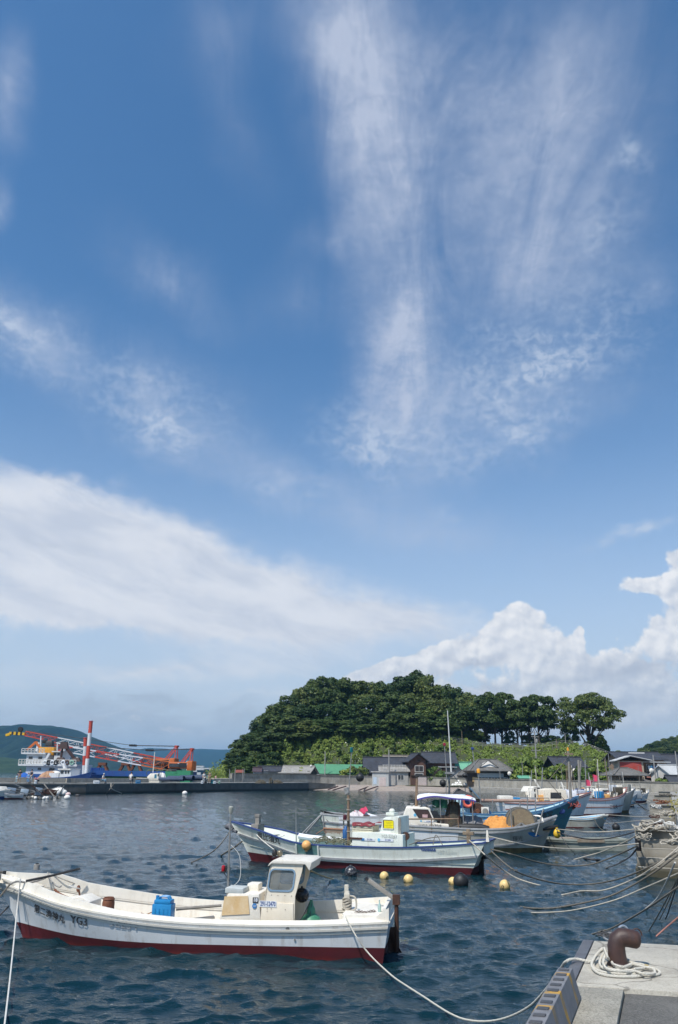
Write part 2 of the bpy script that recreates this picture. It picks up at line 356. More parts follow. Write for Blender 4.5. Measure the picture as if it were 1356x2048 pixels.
# ------------------------------------------------------------------ boat building
WHITE=mat('white_gelcoat',(.77,.725,.64),(.64,.59,.50),2.2,.42,.001,30,streak=(.34,.24,.13),st=.30,stsc=(9,9,.9),lo=.4,hi=.8)
HULLW=mat('hull_white',(.74,.75,.75),(.62,.63,.62),1.6,.38,streak=(.27,.20,.12),st=.52,stsc=(7,7,.6),lo=.42,hi=.8)
CREAM=mat('cream_gelcoat',(.77,.69,.56),(.66,.58,.45),2.5,.45,streak=(.34,.22,.10),st=.35,stsc=(8,8,.8),lo=.42,hi=.78)
MINT=mat('mint_hull',(.70,.72,.65),(.60,.63,.55),1.5,.4,streak=(.28,.22,.12),st=.42,stsc=(6,6,.6),lo=.4,hi=.8)
GREYH=mat('grey_hull',(.42,.42,.38),(.31,.30,.25),1.5,.55,streak=(.16,.11,.06),st=.5,stsc=(5,5,.6))
BLUEH=mat('light_blue_hull',(.44,.62,.66),(.36,.54,.59),1.5,.42,streak=(.22,.2,.16),st=.35,stsc=(6,6,.7))
TEALH=mat('teal_hull',(.07,.20,.24),(.055,.16,.19),1.5,.4,streak=(.2,.2,.18),st=.3)
REDB=mat('red_antifouling',(.105,.012,.018),(.065,.009,.013),3.0,.6,streak=(.07,.02,.015),st=.6,stsc=(5,5,2),band=(-.02,.10,(.21,.024,.018)))
BROWNB=mat('brown_antifouling',(.16,.12,.05),(.09,.065,.03),3.0,.7)
REDDK=mat('dark_red_bottom',(.10,.015,.018),(.09,.014,.016),3.0,.6)
DECK=mat('deck_cream',(.68,.63,.54),(.52,.46,.37),3.0,.6,.002,60,streak=(.25,.18,.1),st=.3,stsc=(4,4,4))
GREYDK=mat('deck_grey',(.30,.30,.27),(.20,.18,.15),4.0,.7,.002,60)
NAVY=mat('navy_paint',(.025,.045,.16),(.03,.06,.19),5,.4)
BLUE=mat('blue_paint',(.03,.17,.42),(.035,.2,.46),5,.45)
BLUELT=mat('pale_blue_paint',(.16,.48,.70),(.13,.40,.60),4,.5)
GREYRAIL=mat('grey_rail',(.42,.42,.43),(.30,.30,.30),5,.6,streak=(.5,.48,.44),st=.5,stsc=(3,3,3))
PINKRAIL=mat('faded_red_rail',(.36,.16,.13),(.28,.12,.10),4,.6)
BLACK=mat('black_rubber',(.012,.012,.013),(.022,.022,.023),6,.55,.002,60)
BLACKG=mat('black_gloss',(.010,.011,.016),(.018,.018,.022),3,.22)
STEEL=mat('galvanised_steel',(.36,.36,.35),(.24,.23,.21),6,.5,metal=.5,streak=(.15,.08,.04),st=.4)
RUST=mat('rusty_iron',(.085,.035,.020),(.045,.02,.013),7,.7,.002,50)
RUSTLT=mat('rust_red',(.20,.075,.035),(.12,.04,.02),7,.75)
WOOD=mat('weathered_wood',(.24,.18,.12),(.15,.11,.075),6,.8,.003,30,streak=(.08,.06,.04),st=.5)
WOODGR=mat('grey_wood',(.27,.25,.22),(.18,.165,.145),6,.8,.003,30,streak=(.1,.09,.08),st=.5,stsc=(8,8,1))
BAMBOO=mat('bamboo_pole',(.26,.17,.10),(.15,.10,.07),6,.6)
PLY=mat('bare_plywood',(.60,.40,.19),(.66,.50,.30),6,.7,.002,40,streak=(.75,.68,.55),st=.6,stsc=(7,7,5))
GLASS=mat('dark_window_glass',(.025,.03,.035),(.04,.045,.05),2,.06,spec=.6)
GLASSB=mat('brown_window_glass',(.09,.055,.05),(.06,.045,.045),2,.08,spec=.6)
ROPE=mat('pale_rope',(.46,.42,.35),(.33,.29,.23),30,.85,.002,160)
ROPED=mat('old_brown_rope',(.17,.15,.12),(.09,.08,.065),30,.9,.002,160)
ROPEK=mat('dark_rope',(.045,.045,.05),(.08,.08,.08),30,.85)
ROPEW=mat('white_rope',(.62,.60,.56),(.48,.46,.42),30,.85,.002,200)
INK=mat('black_lettering',(.03,.03,.035),(.10,.10,.10),14,.7)
INKF=mat('faded_lettering',(.34,.36,.37),(.52,.53,.52),10,.7)
INKB=mat('navy_lettering',(.03,.07,.22),(.06,.1,.26),10,.6)
YELLOWB=mat('yellow_float_plastic',(.74,.54,.22),(.60,.42,.17),4,.45)
ORANGE=mat('orange_float_plastic',(.80,.42,.14),(.70,.36,.12),4,.5)
GREENP=mat('green_plastic',(.06,.24,.14),(.045,.18,.10),4,.5)
REDP=mat('red_lamp_glass',(.35,.012,.02),(.25,.01,.015),4,.2)
BLUEP=mat('blue_plastic',(.015,.22,.48),(.012,.18,.40),4,.4)
PINKF=mat('pink_cloth',(.62,.06,.13),(.5,.04,.1),5,.8)
YELSIGN=mat('yellow_sign',(.85,.72,.0),(.80,.66,.0),5,.6)
PLATE=mat('white_plate',(.72,.74,.76),(.6,.62,.65),6,.5)
NETD=mat('dark_net',(.05,.045,.035),(.10,.085,.06),20,.95,.01,40)
NETO=mat('orange_net',(.55,.22,.05),(.68,.33,.09),9,.9,.01,30)
NETR=mat('brown_net',(.25,.12,.07),(.36,.21,.13),18,.95,.01,40)
FOAM=mat('white_foam',(.76,.74,.70),(.62,.59,.54),4,.7,.004,30)
TARPW=mat('white_tarp',(.78,.78,.80),(.66,.67,.70),3,.6)
def clear_glass():
    q=bpy.data.materials.new('clear_pane');q.use_nodes=True;nt=q.node_tree;nt.nodes.clear();N=nt.nodes.new;L=nt.links.new
    t=N('ShaderNodeBsdfTransparent');t.inputs[0].default_value=(.80,.84,.85,1);g=N('ShaderNodeBsdfGlossy');g.inputs['Roughness'].default_value=.03
    d=N('ShaderNodeBsdfDiffuse');d.inputs[0].default_value=(.5,.52,.52,1);f=N('ShaderNodeFresnel');f.inputs[0].default_value=1.5
    tc=N('ShaderNodeTexCoord');nz=N('ShaderNodeTexNoise');L(tc.outputs['Object'],nz.inputs[0]);nz.inputs['Scale'].default_value=5;nz.inputs['Detail'].default_value=5
    mr=N('ShaderNodeMapRange');L(nz.outputs['Fac'],mr.inputs[0]);mr.inputs[3].default_value=.10;mr.inputs[4].default_value=.38
    a=N('ShaderNodeMixShader');L(mr.outputs[0],a.inputs[0]);L(t.outputs[0],a.inputs[1]);L(d.outputs[0],a.inputs[2])
    b=N('ShaderNodeMixShader');L(f.outputs[0],b.inputs[0]);L(a.outputs[0],b.inputs[1]);L(g.outputs[0],b.inputs[2])
    o=N('ShaderNodeOutputMaterial');L(b.outputs[0],o.inputs[0]);return q
CLEAR=clear_glass()

def lerp_tab(tab,x):
    if x<=tab[0][0]:return tab[0][1]
    for (a,va),(b,vb) in zip(tab,tab[1:]):
        if x<=b:
            u=(x-a)/(b-a);return va+(vb-va)*u
    return tab[-1][1]
def smooth_tab(tab,x):
    xs=[p[0] for p in tab];ys=[p[1] for p in tab];n=len(tab)
    if x<=xs[0]:return ys[0]
    if x>=xs[-1]:return ys[-1]
    sl=[(ys[min(i+1,n-1)]-ys[max(i-1,0)])/(xs[min(i+1,n-1)]-xs[max(i-1,0)]) for i in range(n)]
    for i in range(n-1):
        if x<=xs[i+1]:
            h=xs[i+1]-xs[i];u=(x-xs[i])/h
            return (2*u**3-3*u*u+1)*ys[i]+(u**3-2*u*u+u)*h*sl[i]+(-2*u**3+3*u*u)*ys[i+1]+(u**3-u*u)*h*sl[i+1]
def smooth_pts(pts,k=8):
    P=[Vector(p) for p in pts];n=len(P);out=[]
    for i in range(n-1):
        p0,p1,p2,p3=P[max(i-1,0)],P[i],P[i+1],P[min(i+2,n-1)]
        for j in range(k):
            u=j/k;out.append(.5*((2*p1)+(p2-p0)*u+(2*p0-5*p1+4*p2-p3)*u*u+(3*p1-p0-3*p2+p3)*u**3))
    return out+[P[-1]]

class Boat:
    """a boat afloat: local x runs from the transom at the waterline to the bow, +y is its port side, z = 0 the waterline"""
    def __init__(s,name,label,stern,bow,group='fishing boats moored in the harbour',cat='boat',z=0):
        s.o=Vector((stern[0],stern[1],z));d=Vector((bow[0]-stern[0],bow[1]-stern[1],0));s.Lw=d.length
        s.rz=math.atan2(d.y,d.x);s.ux=d.normalized();s.uy=Vector((-s.ux.y,s.ux.x,0))
        s.root=thing(name,label,cat,s.o,s.rz,group)
        s.near=1 if s.uy.dot(Vector((0,0,EYE))-s.o)>0 else -1     # the side turned to the quay
    def lp(s,px,py,y=0.0):
        d=ray(px,py);a=(Vector((0,0,EYE))-s.o).dot(s.uy);t=(y-a)/d.dot(s.uy);p=Vector((0,0,EYE))+d*t-s.o
        return Vector((p.dot(s.ux),y,p.z))
    def world(s,p):return s.o+s.ux*p[0]+s.uy*p[1]+Vector((0,0,p[2]))
    def part(s,mb,name,m,smooth=False,bev=0,parent=None,label=None,seg=2):
        o=mb.build(name,m,parent or s.root,smooth,bev=bev,seg=seg)
        if label:o['label']=label
        return o
    def hull(s,B,sheer,over_b=.5,over_s=.1,stripe=((0,.15),(1,.25)),mats=(HULLW,REDB,GREYRAIL,DECK),inner=None,bul=.35,tm=.42,nose=.1,flare=.38,th=.06,stern=.86,chine=None,cap=None,capw=.05,rails=((.12,.05,.045),),fine=(1.7,1.2),nst=30,deckt=None):
        s.B=B;s.sheer=sheer;Lw=s.Lw;zk=-.35
        def x_of(t,lam):return (-over_s*lam)*(1-t)+t*(Lw-.15+(over_b+.15)*lam**1.15)
        def half(t,lam):
            q=max(0.,(t-tm)/(1-tm));e=fine[0]+fine[1]*lam
            pl=1-q**e;st=1-(1-stern)*max(0.,1-t/tm)**2
            return max(B*((1-flare)+flare*max(lam,0)**.8)*pl*st,(nose*lam*lam if t>.9 else 0)+.004)
        def zs(t):return smooth_tab(sheer,t)
        def zst(t):return smooth_tab(stripe,t)
        s.zs,s.zst=zs,zst
        def pt(t,z,sd,off=0.0):
            lam=(z-zk)/(zs(t)-zk);return Vector((x_of(t,lam),sd*(half(t,lam)+off),z))
        s.pt=pt;s.half=half;s.zk=zk
        T=[1-(1-i/(nst-1))**1.35 for i in range(nst)]
        def side(levels,name,m):
            b=MB()
            for sd in (1,-1):
                b.loft([[pt(t,lv(t),sd) for lv in levels] for t in T])
            # transom and stem faces
            rows=[[pt(t,lv(t),sd) for lv in levels] for t in (0,1) for sd in (1,-1)]
            for a,c in ((rows[0],rows[1]),(rows[2],rows[3])):b.add(a+c,[(i,i+1,len(a)+i+1,len(a)+i) for i in range(len(a)-1)])
            o=s.part(b,name,m,True);bm=bmesh.new();bm.from_mesh(o.data);bmesh.ops.triangulate(bm,faces=bm.faces);bm.to_mesh(o.data);bm.free();return o
        low=[lambda t:zk,lambda t:-.12,lambda t:zst(t)*.5,zst]
        hi=[zst]+[(lambda t,f=f:zst(t)+(zs(t)-zst(t))*f) for f in (.12,.3,.5,.7,.86,1.0)]
        s.hull_o=side(hi,'hull',mats[0]);side(low,'bottom_paint',mats[1])
        me=s.hull_o.data;s.bvh=BVHTree.FromPolygons([v.co.copy() for v in me.vertices],[tuple(p.vertices) for p in me.polygons])
        # bulwark lining and deck
        inner=inner or mats[3];td=[t for t in T if t<.985]+[.985]
        zd=(lambda t:zs(t)-bul) if deckt is None else (lambda t:smooth_tab(deckt,t));s.zd=zd
        b=MB()
        for sd in (1,-1):
            b.loft([[Vector((max(pt(t,zs(t),sd).x,.03-over_s if t==0 else -9),sd*max(half(t,1)-th,.012),zs(t)-.004)),Vector((max(pt(t,zd(t),sd).x,.05-over_s),sd*max(half(t,1)-th-.02,.01)*(.97 if t<.8 else .9),zd(t)))] for t in td])
        a,c=[Vector((.05-over_s,sd*(half(0,1)-th),zs(0)-.004)) for sd in (1,-1)],[Vector((.06-over_s,sd*(half(0,1)-th),zd(0))) for sd in (1,-1)]
        b.add(a+c,[(0,1,3,2)]);s.part(b,'bulwark_lining',inner,True)
        b=MB();b.loft([[Vector((max(pt(t,zd(t),1).x,.05-over_s),sd*max(half(t,1)-th-.02,.01)*(.975 if t<.8 else .905),zd(t)+.002)) for sd in (1,-1)] for t in td]);s.part(b,'deck',mats[3])
        # cap on the sheer, all round
        b=MB();rows=[]
        loop=[(t,1) for t in T]+[(t,-1) for t in reversed(T)]
        for t,sd in loop:
            p=pt(t,zs(t),sd);hb=half(t,1);o_=hb+.02;i_=max(hb-th-.02,.004)
            rows.append([Vector((p.x,sd*o_,zs(t)-.01)),Vector((p.x,sd*o_,zs(t)+capw)),Vector((p.x,sd*i_,zs(t)+capw)),Vector((p.x,sd*i_,zs(t)-.01))])
        n=len(T);b.loft(rows[:n],closed=True,caps=True);b.loft(rows[n:],closed=True,caps=True)
        b.box((-over_s+.02,0,zs(0)+capw/2-.004),(.09,2*half(0,1)-.02,capw+.01));s.part(b,'gunwale',cap or mats[2])
        for (dz,w,h) in rails:
            b=MB()
            for sd in (1,-1):
                rows=[]
                for t in T:
                    z=zs(t)-dz;p=pt(t,z,sd);q=pt(t,z-h,sd)
                    rows.append([p,p+Vector((0,sd*w,0)),q+Vector((0,sd*w,0)),q])
                b.loft(rows,closed=True,caps=True)
            s.part(b,'rub_rail',mats[2])
    def text(s,body,size,x,z,m=INK,side=None,slope=0.0,bold=0.0,sx=1.0,name='lettering',bvh=None,parent=None,off=.014):
        side=side or s.near;bvh=bvh or s.bvh
        cu=bpy.data.curves.new(name,'FONT');cu.body=body;cu.size=size;cu.resolution_u=2;cu.offset=bold
        tmp=bpy.data.objects.new('tmp',cu);COL.objects.link(tmp);dg=bpy.context.evaluated_depsgraph_get()
        me=bpy.data.meshes.new_from_object(tmp.evaluated_get(dg));bpy.data.objects.remove(tmp);bpy.data.curves.remove(cu)
        bm=bmesh.new();bm.from_mesh(me);bmesh.ops.triangulate(bm,faces=bm.faces);bmesh.ops.subdivide_edges(bm,edges=[e for e in bm.edges if e.calc_length()>size*.22],cuts=2,use_grid_fill=True);bm.to_mesh(me);bm.free()
        dirx=-1 if side>0 else 1;ok=True;co=[]
        for v in me.vertices:
            u,w=v.co.x*sx,v.co.y;lx=x+dirx*(u*math.cos(slope)-w*math.sin(slope));lz=z+u*math.sin(slope)+w*math.cos(slope)
            hit=bvh.ray_cast(Vector((lx,side*6,lz)),Vector((0,-side,0)))
            y=hit[0].y if hit[0] is not None else None
            if y is None:
                ok=False;y=side*.3
            co.append((lx,y+side*off,lz))
        for v,c in zip(me.vertices,co):v.co=c
        me.materials.clear();me.materials.append(m)
        o=bpy.data.objects.new(name,me);COL.objects.link(o);o.parent=parent or s.root
        if not ok:print('text off hull',body)
        return o
    def mast(s,p,q,r0,r1,m=STEEL,name='mast'):
        b=MB();b.cyl(p,q,r0,r1,8);return s.part(b,name,m,True)

def flat_text(body,size,loc,rot,m,parent,name='lettering',align='CENTER',bold=0.0,sx=1.0):
    cu=bpy.data.curves.new(name,'FONT');cu.body=body;cu.size=size;cu.resolution_u=2;cu.align_x=align;cu.align_y='CENTER';cu.offset=bold
    tmp=bpy.data.objects.new('tmp',cu);COL.objects.link(tmp);dg=bpy.context.evaluated_depsgraph_get()
    me=bpy.data.meshes.new_from_object(tmp.evaluated_get(dg));bpy.data.objects.remove(tmp);bpy.data.curves.remove(cu)
    M=Matrix.Translation(loc) @ rot.to_4x4() @ Matrix.Diagonal((sx,1,1,1));me.transform(M);me.materials.clear();me.materials.append(m)
    o=bpy.data.objects.new(name,me);COL.objects.link(o);o.parent=parent;return o
def side_rot(side):
    """text on a plane facing local +y (side 1) or -y (side -1), upright"""
    return Matrix(((-1,0,0),(0,0,1),(0,1,0))) if side>0 else Matrix(((1,0,0),(0,0,-1),(0,1,0)))
def rr_poly(c,w,h,r,n=5,shear=0.0):
    """rounded rectangle in XZ, sheared by height"""
    out=[]
    for k,(sx,sz) in enumerate(((1,1),(-1,1),(-1,-1),(1,-1))):
        for i in range(n):
            a=math.pi/2*(k+i/(n-1));x=sx*(w/2-r)+r*math.cos(a);z=sz*(h/2-r)+r*math.sin(a)
            out.append((c[0]+x+shear*z,c[1]+z))
    return out
def ring_prism(mb,outer,inner,y0,y1,mi=0):
    n=len(outer);P=[(x,y0,z) for x,z in outer]+[(x,y0,z) for x,z in inner]+[(x,y1,z) for x,z in outer]+[(x,y1,z) for x,z in inner]
    f=[]
    for i in range(n):
        j=(i+1) % n
        f+=[(i,j,n+j,n+i),(2*n+i,3*n+i,3*n+j,2*n+j),(i,2*n+i,2*n+j,j),(n+i,n+j,3*n+j,3*n+i)]
    return mb.add(P,f,mi)
def draped_pile(c,sx,sy,h,m,name,label,cat,n=30,seed=1,group=None,rz=0):
    """a soft heap: a displaced mound"""
    g=np.random.RandomState(seed);k=MB();rows=[];nr,nc=16,24
    ph=g.rand(8)*6.28
    for i in range(nr+1):
        u=i/nr;row=[]
        for j in range(nc):
            a=2*math.pi*j/nc;rr=1-u;f=1+.18*math.sin(3*a+ph[0]+u*3)+.12*math.sin(7*a+ph[1])+.08*math.sin(5*a+ph[2]+u*8)
            hh=h*(1-rr**2.4)*(1+.16*math.sin(a*4+ph[3])*rr+.12*math.sin(a*9+ph[4]+u*6)*(rr*(1-rr))*4)
            row.append((sx*rr*f*math.cos(a),sy*rr*f*math.sin(a),hh if u>0 else -.04))
        rows.append(row)
    k.loft(rows,closed=True);o=k.build(name,m,None,True,c);o.rotation_euler.z=rz;return tag(o,label,cat,group)

# ------------------------------------------------------------------ shore: breakwater, sea wall, beach, village ground
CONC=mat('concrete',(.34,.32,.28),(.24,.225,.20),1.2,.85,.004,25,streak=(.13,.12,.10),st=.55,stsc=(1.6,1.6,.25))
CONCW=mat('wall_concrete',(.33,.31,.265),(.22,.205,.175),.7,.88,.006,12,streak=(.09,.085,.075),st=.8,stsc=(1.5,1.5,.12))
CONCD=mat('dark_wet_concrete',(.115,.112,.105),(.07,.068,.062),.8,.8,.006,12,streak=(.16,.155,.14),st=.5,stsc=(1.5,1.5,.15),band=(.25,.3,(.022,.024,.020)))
SAND=mat('shingle',(.34,.28,.235),(.26,.22,.185),.6,.95,.01,20)
EARTH=mat('village_ground',(.17,.15,.11),(.09,.11,.05),.3,.95)
DRY=mat('rough_grass',(.10,.13,.04),(.15,.15,.07),.8,.95)

# breakwater: long quay of caissons, 5 m each, with a parapet along its sea side
def offs(p,q,d):t=(q-p).normalized();return Vector((-t.y*d,t.x*d,0))
QL=[Vector((-78,70,0)),Vector((-44.5,105.5,0)),Vector((-35.3,113.2,0)),Vector((-30.6,121,0)),Vector((-18.8,142.5,0)),Vector((-5.5,160.3,0))]
QZ=1.42
bw=bpy.data.objects.new('breakwater',None);COL.objects.link(bw);tag(bw,kind='structure')
def run(poly,step):
    out=[]
    for a,c in zip(poly,poly[1:]):
        n=max(1,round((c-a).length/step))
        for i in range(n):out.append((a.lerp(c,i/n),a.lerp(c,(i+1)/n)))
    return out
for a,c in run(QL,5.2):
    d=(c-a).normalized();nrm=Vector((-d.y,d.x,0));g=d*.02
    m=MB();a2,c2=a+g,c-g
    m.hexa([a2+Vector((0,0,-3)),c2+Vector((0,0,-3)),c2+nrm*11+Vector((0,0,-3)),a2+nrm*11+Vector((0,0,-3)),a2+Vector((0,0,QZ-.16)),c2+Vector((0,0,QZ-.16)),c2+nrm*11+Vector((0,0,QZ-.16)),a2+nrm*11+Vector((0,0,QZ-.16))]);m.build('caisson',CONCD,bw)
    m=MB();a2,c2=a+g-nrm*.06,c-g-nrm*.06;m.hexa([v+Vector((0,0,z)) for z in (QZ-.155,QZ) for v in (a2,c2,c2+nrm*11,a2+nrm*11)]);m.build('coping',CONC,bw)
PAR=4.2
for a,c in run(QL,9):
    d=(c-a).normalized();nrm=Vector((-d.y,d.x,0));a2,c2=a+nrm*PAR+d*.02,c+nrm*PAR-d*.02
    m=MB();m.hexa([v+Vector((0,0,z)) for z in (QZ+.002,QZ+.62) for v in (a2,c2,c2+nrm*.6,a2+nrm*.6)]);m.build('parapet',CONC,bw)
# end of the quay sloping down to the shingle
a,c=QL[-2],QL[-1];d=(c-a).normalized();nrm=Vector((-d.y,d.x,0));e=c+Vector((5.5,2.6,0))
m=MB();m.hexa([c+Vector((0,0,-3)),e+Vector((0,0,-3)),e+nrm*9+Vector((0,0,-3)),c+nrm*11+Vector((0,0,-3)),c+Vector((0,0,QZ)),e+Vector((0,1.5,QZ-.25)),e+nrm*9+Vector((0,0,QZ-.1)),c+nrm*11+Vector((0,0,QZ))]);m.build('ramp_end',CONCD,bw)
# rubber fenders / mooring chains on the caisson faces
for px in (100,168,222,240):pass

# village ground and beach
G0=.95
wall_px=[(464,1546,150),(520,1546.6,157),(560,1547,162),(640,1549.3,170),(720,1551.3,174.5),(825,1553,174.5),(848,1553.2,174.5),(900,1555,171),(940,1556.4,166),(1000,1557.5,156),(1060,1558.5,148),(1120,1559.5,141),(1180,1560.4,134.5),(1240,1561.4,128.5),(1300,1562.8,124),(1356,1564,121),(1460,1567,114)]
WALL=[at(*q) for q in wall_px]
land=[(-36,148),(-28,160),(-12,166),(-2,164.5),(3,161.5),(14,161.3),(24,162),(31,163)]
m=MB()
wl=[Vector((p.x,p.y,0)) for p in WALL]
front=[Vector((-32,150.5,0)),Vector((-24,160,0)),Vector((-14,167,0)),Vector((-2,164.0,0)),Vector((3,161.6,0)),Vector((13,161.4,0)),Vector((22,161.8,0)),Vector((30,163,0))]
# shingle beach as a sloping sheet
rows=[]
for i in range(31):
    u=i/30;X=-4.5+35.5*u;yw=161.2+.5*math.sin(u*5)+(1.2 if u>.93 else 0)
    rows.append([(X,yw-8,-.9),(X,yw-.1,.0),(X,yw+2.5+.3*math.sin(u*17),.38),(X,yw+6,.72),(X,yw+9.5,G0-.03),(X,yw+15,G0)])
m.loft(rows);bch=m.build('beach',SAND,None,True);tag(bch,kind='structure')
m=MB();m.add([(-30,172,G0-.03),(34,172,G0-.03),(120,110,G0-.03),(260,110,G0-.03),(260,420,G0-.03),(-30,420,G0-.03)],[(0,1,2,3,4,5)]);
m.add([(-45,150,G0-.6),(-22,160,G0-.6),(-20,200,G0-.6),(-45,180,G0-.6)],[(0,1,2,3)]);o=m.build('village_ground',EARTH);tag(o,kind='structure')
m=MB();m.add([(15,169.5,G0+.01),(31,165.5,G0+.01),(31,168.5,G0+.012),(15,174,G0+.012)],[(0,1,2,3)]);o=m.build('grass_verge',DRY);tag(o,kind='structure')

# sea wall in panels, with a coping lip
sw=bpy.data.objects.new('sea_wall',None);COL.objects.link(sw);tag(sw,kind='structure')
def panels(P,step,thick,z0,lip=True,mt=CONCW):
    for a,c in zip(P,P[1:]):
        n=max(1,round((c-a).to_2d().length/step))
        for i in range(n):
            p,q=a.lerp(c,i/n),a.lerp(c,(i+1)/n);d=(q-p);d.z=0;d.normalize();nr=Vector((-d.y,d.x,0));g=d*.012
            b0=[p+g,q-g,q-g+nr*thick,p+g+nr*thick];dz=rnd.uniform(-.01,.01)
            m=MB();m.hexa([Vector((v.x-(nr.x*.12),v.y-(nr.y*.12),z0)) for v in b0[:2]]+[Vector((v.x,v.y,z0)) for v in b0[2:]]+[Vector((v.x,v.y,(p if k in (0,3) else q).z-.16+dz)) for k,v in enumerate(b0)]);m.build('wall_panel',mt,sw)
            if lip:
                m=MB();e=[p+g-nr*.12,q-g-nr*.12,q-g+nr*(thick+.05),p+g+nr*(thick+.05)];m.hexa([Vector((v.x,v.y,(p if k in (0,3) else q).z-.155+dz)) for k,v in enumerate(e)]+[Vector((v.x,v.y,(p if k in (0,3) else q).z+dz)) for k,v in enumerate(e)]);m.build('wall_coping',mat('dark_coping',(.20,.19,.165),(.12,.115,.10),1.5,.9,streak=(.07,.065,.055),st=.6,stsc=(2,2,1)),sw)
panels(WALL[:6],3.4,.45,.6);panels(WALL[6:],3.4,.45,.6)
# ledge along the foot of the wall on the right, dropping into the water
m=MB();L_=[Vector((p.x,p.y,0)) for p in WALL[9:]];L_[0]=Vector((30.5,159.5,0));rows=[]
for i,p in enumerate(L_):
    q=L_[min(i+1,len(L_)-1)]-L_[max(i-1,0)];nr=Vector((q.y,-q.x,0)).normalized();rows.append([p-nr*.2+Vector((0,0,G0+.02)),p+nr*4.3+Vector((0,0,G0)),p+nr*4.3+Vector((0,0,G0-.22)),p+nr*4.5+Vector((0,0,G0-.24)),p+nr*4.5+Vector((0,0,-2))])
m.loft(rows);led=m.build('wall_ledge',CONC,None);tag(led,kind='structure')
m=MB();a=rows[0];m.add([tuple(v) for v in a]+[(30.5,166,G0+.02),(30.5,166,-2)],[(0,1,2,3,4,6,5)]);m.build('ledge_end',CONC,led)

# slipway rails on the shingle
for k,(x0,y0,x1,y1) in enumerate(((656,1580,676,1573),(666,1581,692,1573),(718,1581,742,1572),(730,1582,756,1573))):
    p,q=on(x0,y0,.1),on(x1,y1,.75);m=MB();m.beam((0,0,.06),q-p+Vector((0,0,.06)),.22,.16);o=m.build('slip_rail',mat('rail_rust',(.10,.04,.035),(.07,.03,.03),4,.8),None,loc=p);tag(o,'dark red slipway rail running down the shingle','rail','slipway rails on the shingle')
for k,px in enumerate((690,762)):
    c=on(px,1570.5,.8);t=thing('launch_cradle',['pale purple boat cradle on the shingle by the grey wall','pale purple boat cradle in front of the white hut'][k],'cradle',c,0,'boat cradles on the shingle')
    for s in (-1,1):m=MB();m.beam((-2.6,s*.6,.25),(2.6,s*.6,.25),.14);m.build('beam',mat('pale_mauve',(.36,.33,.40),(.28,.24,.28),5,.7),t)
    for s in (-1.5,0,1.5):m=MB();m.box((s,0,.45),(.5,1.3,.14));m.build('bolster',mat('faded_red_timber',(.30,.16,.14),(.2,.12,.1),5,.8),t)
    for s in (-2,2):
        for w in (-.6,.6):m=MB();m.lathe([(.18,-.06),(.18,.06)],(s,w,.18),12,axis='Y');m.build('wheel',RUST,t,True)
t=thing('covered_boat','small mound under a pale cover on the shingle by the first slip rails','cover',on(683,1566,.9));bpy.data.objects.remove(t)
draped_pile(on(683,1567.5,.9),1.0,.7,.75,FOAM,'covered_gear','white covered hump on the shingle above the first slip rails','cover',seed=21)
# upturned blue punt drawn up on the beach
a,c=on(866,1570,.85),on(963,1573.5,.75);d=(c-a);
t=thing('beached_punt','blue and white punt drawn up on the shingle under the pile of floats','boat',a,math.atan2(d.y,d.x));Lg=d.length
m=MB();rows=[]
for i in range(15):
    u=i/14;w=1.0*(1-max(0,(u-.45)/.55)**2.6)*(1-.15*(1-min(u/.4,1))**2)+.05;x=Lg*u;z=.5+.55*max(0,(.35-u)/.35)**2*.5+.25*max(0,(u-.7)/.3)**2
    rows.append([(x,-w,z),(x,-w*.8,.06),(x,w*.8,.06),(x,w,z)])
m.loft(rows,caps=True);m.build('hull',mat('pale_hull',(.55,.57,.60),(.4,.4,.42),3,.6),t)
m=MB();m.loft([[(r[0][0],-r[3][1]-.04,r[0][2]+.02),(r[0][0],-r[3][1]-.04,r[0][2]-.28)] for r in rows]);m.build('blue_side',BLUE,t);m=MB();m.loft([[(r[0][0],-r[3][1]*.92,r[0][2]+.01),(r[0][0],r[3][1]*.92,r[0][2]+.01)] for r in rows]);m.build('blue_cover',mat('bright_blue_sheet',(.05,.26,.52),(.04,.2,.44),3,.7),t)
# pile of white floats: individual balls
pf=random.Random(9);cands=[]
for i in range(17):cands.append((906+i*3.4+pf.uniform(-.7,.7),1569.0+pf.uniform(-.6,.6)-.0,0))
for i in range(15):cands.append((912+i*3.2+pf.uniform(-.8,.8),1565.3+pf.uniform(-.8,.8),1))
for i in range(9):cands.append((918+i*3.4+pf.uniform(-.8,.8),1561.8+pf.uniform(-.8,.8),2))
fm=MB();fm.ball((0,0,0),.26,12,8);fo=None
for i,(px,py,k) in enumerate(cands):
    p=at(px,py,168+k*.35)
    p.z=G0+.25+.36*k+pf.uniform(-.04,.04)
    if fo is None:fo=fm.build('float',FOAM,None,True,p);o=fo
    else:o=fo.copy();COL.objects.link(o);o.location=p
    s_=pf.uniform(.85,1.25);o.scale=(s_*1.1,s_,s_*.95);tag(o,'white round float in the pile on the beach below the wall','float','white floats piled on the beach')
draped_pile(on(969,1571,.9),1.0,.7,.6,BLACK,'net_heap','dark heap beside the white float pile','net',seed=31)
t=thing('scrap_skip','rusty brown skip of scrap standing on the shingle by the brown house','skip',on(821,1570.5,.85),.05);m=MB();m.box((0,0,.55),(3.0,1.4,1.0),top=1.05);m.build('body',mat('skip_brown',(.08,.045,.035),(.05,.03,.025),4,.8),t);m=MB();m.box((-1.8,0,.5),(.9,1.0,.7),ry=.3);m.build('lid',RUST,t)
m=MB()
for k in range(7):m.beam((pf.uniform(-1.5,1.4),pf.uniform(-.5,.5),1.0),(pf.uniform(-1.6,1.6),pf.uniform(-.5,.5),1.35),.12)
m.build('scrap',RUST,t)
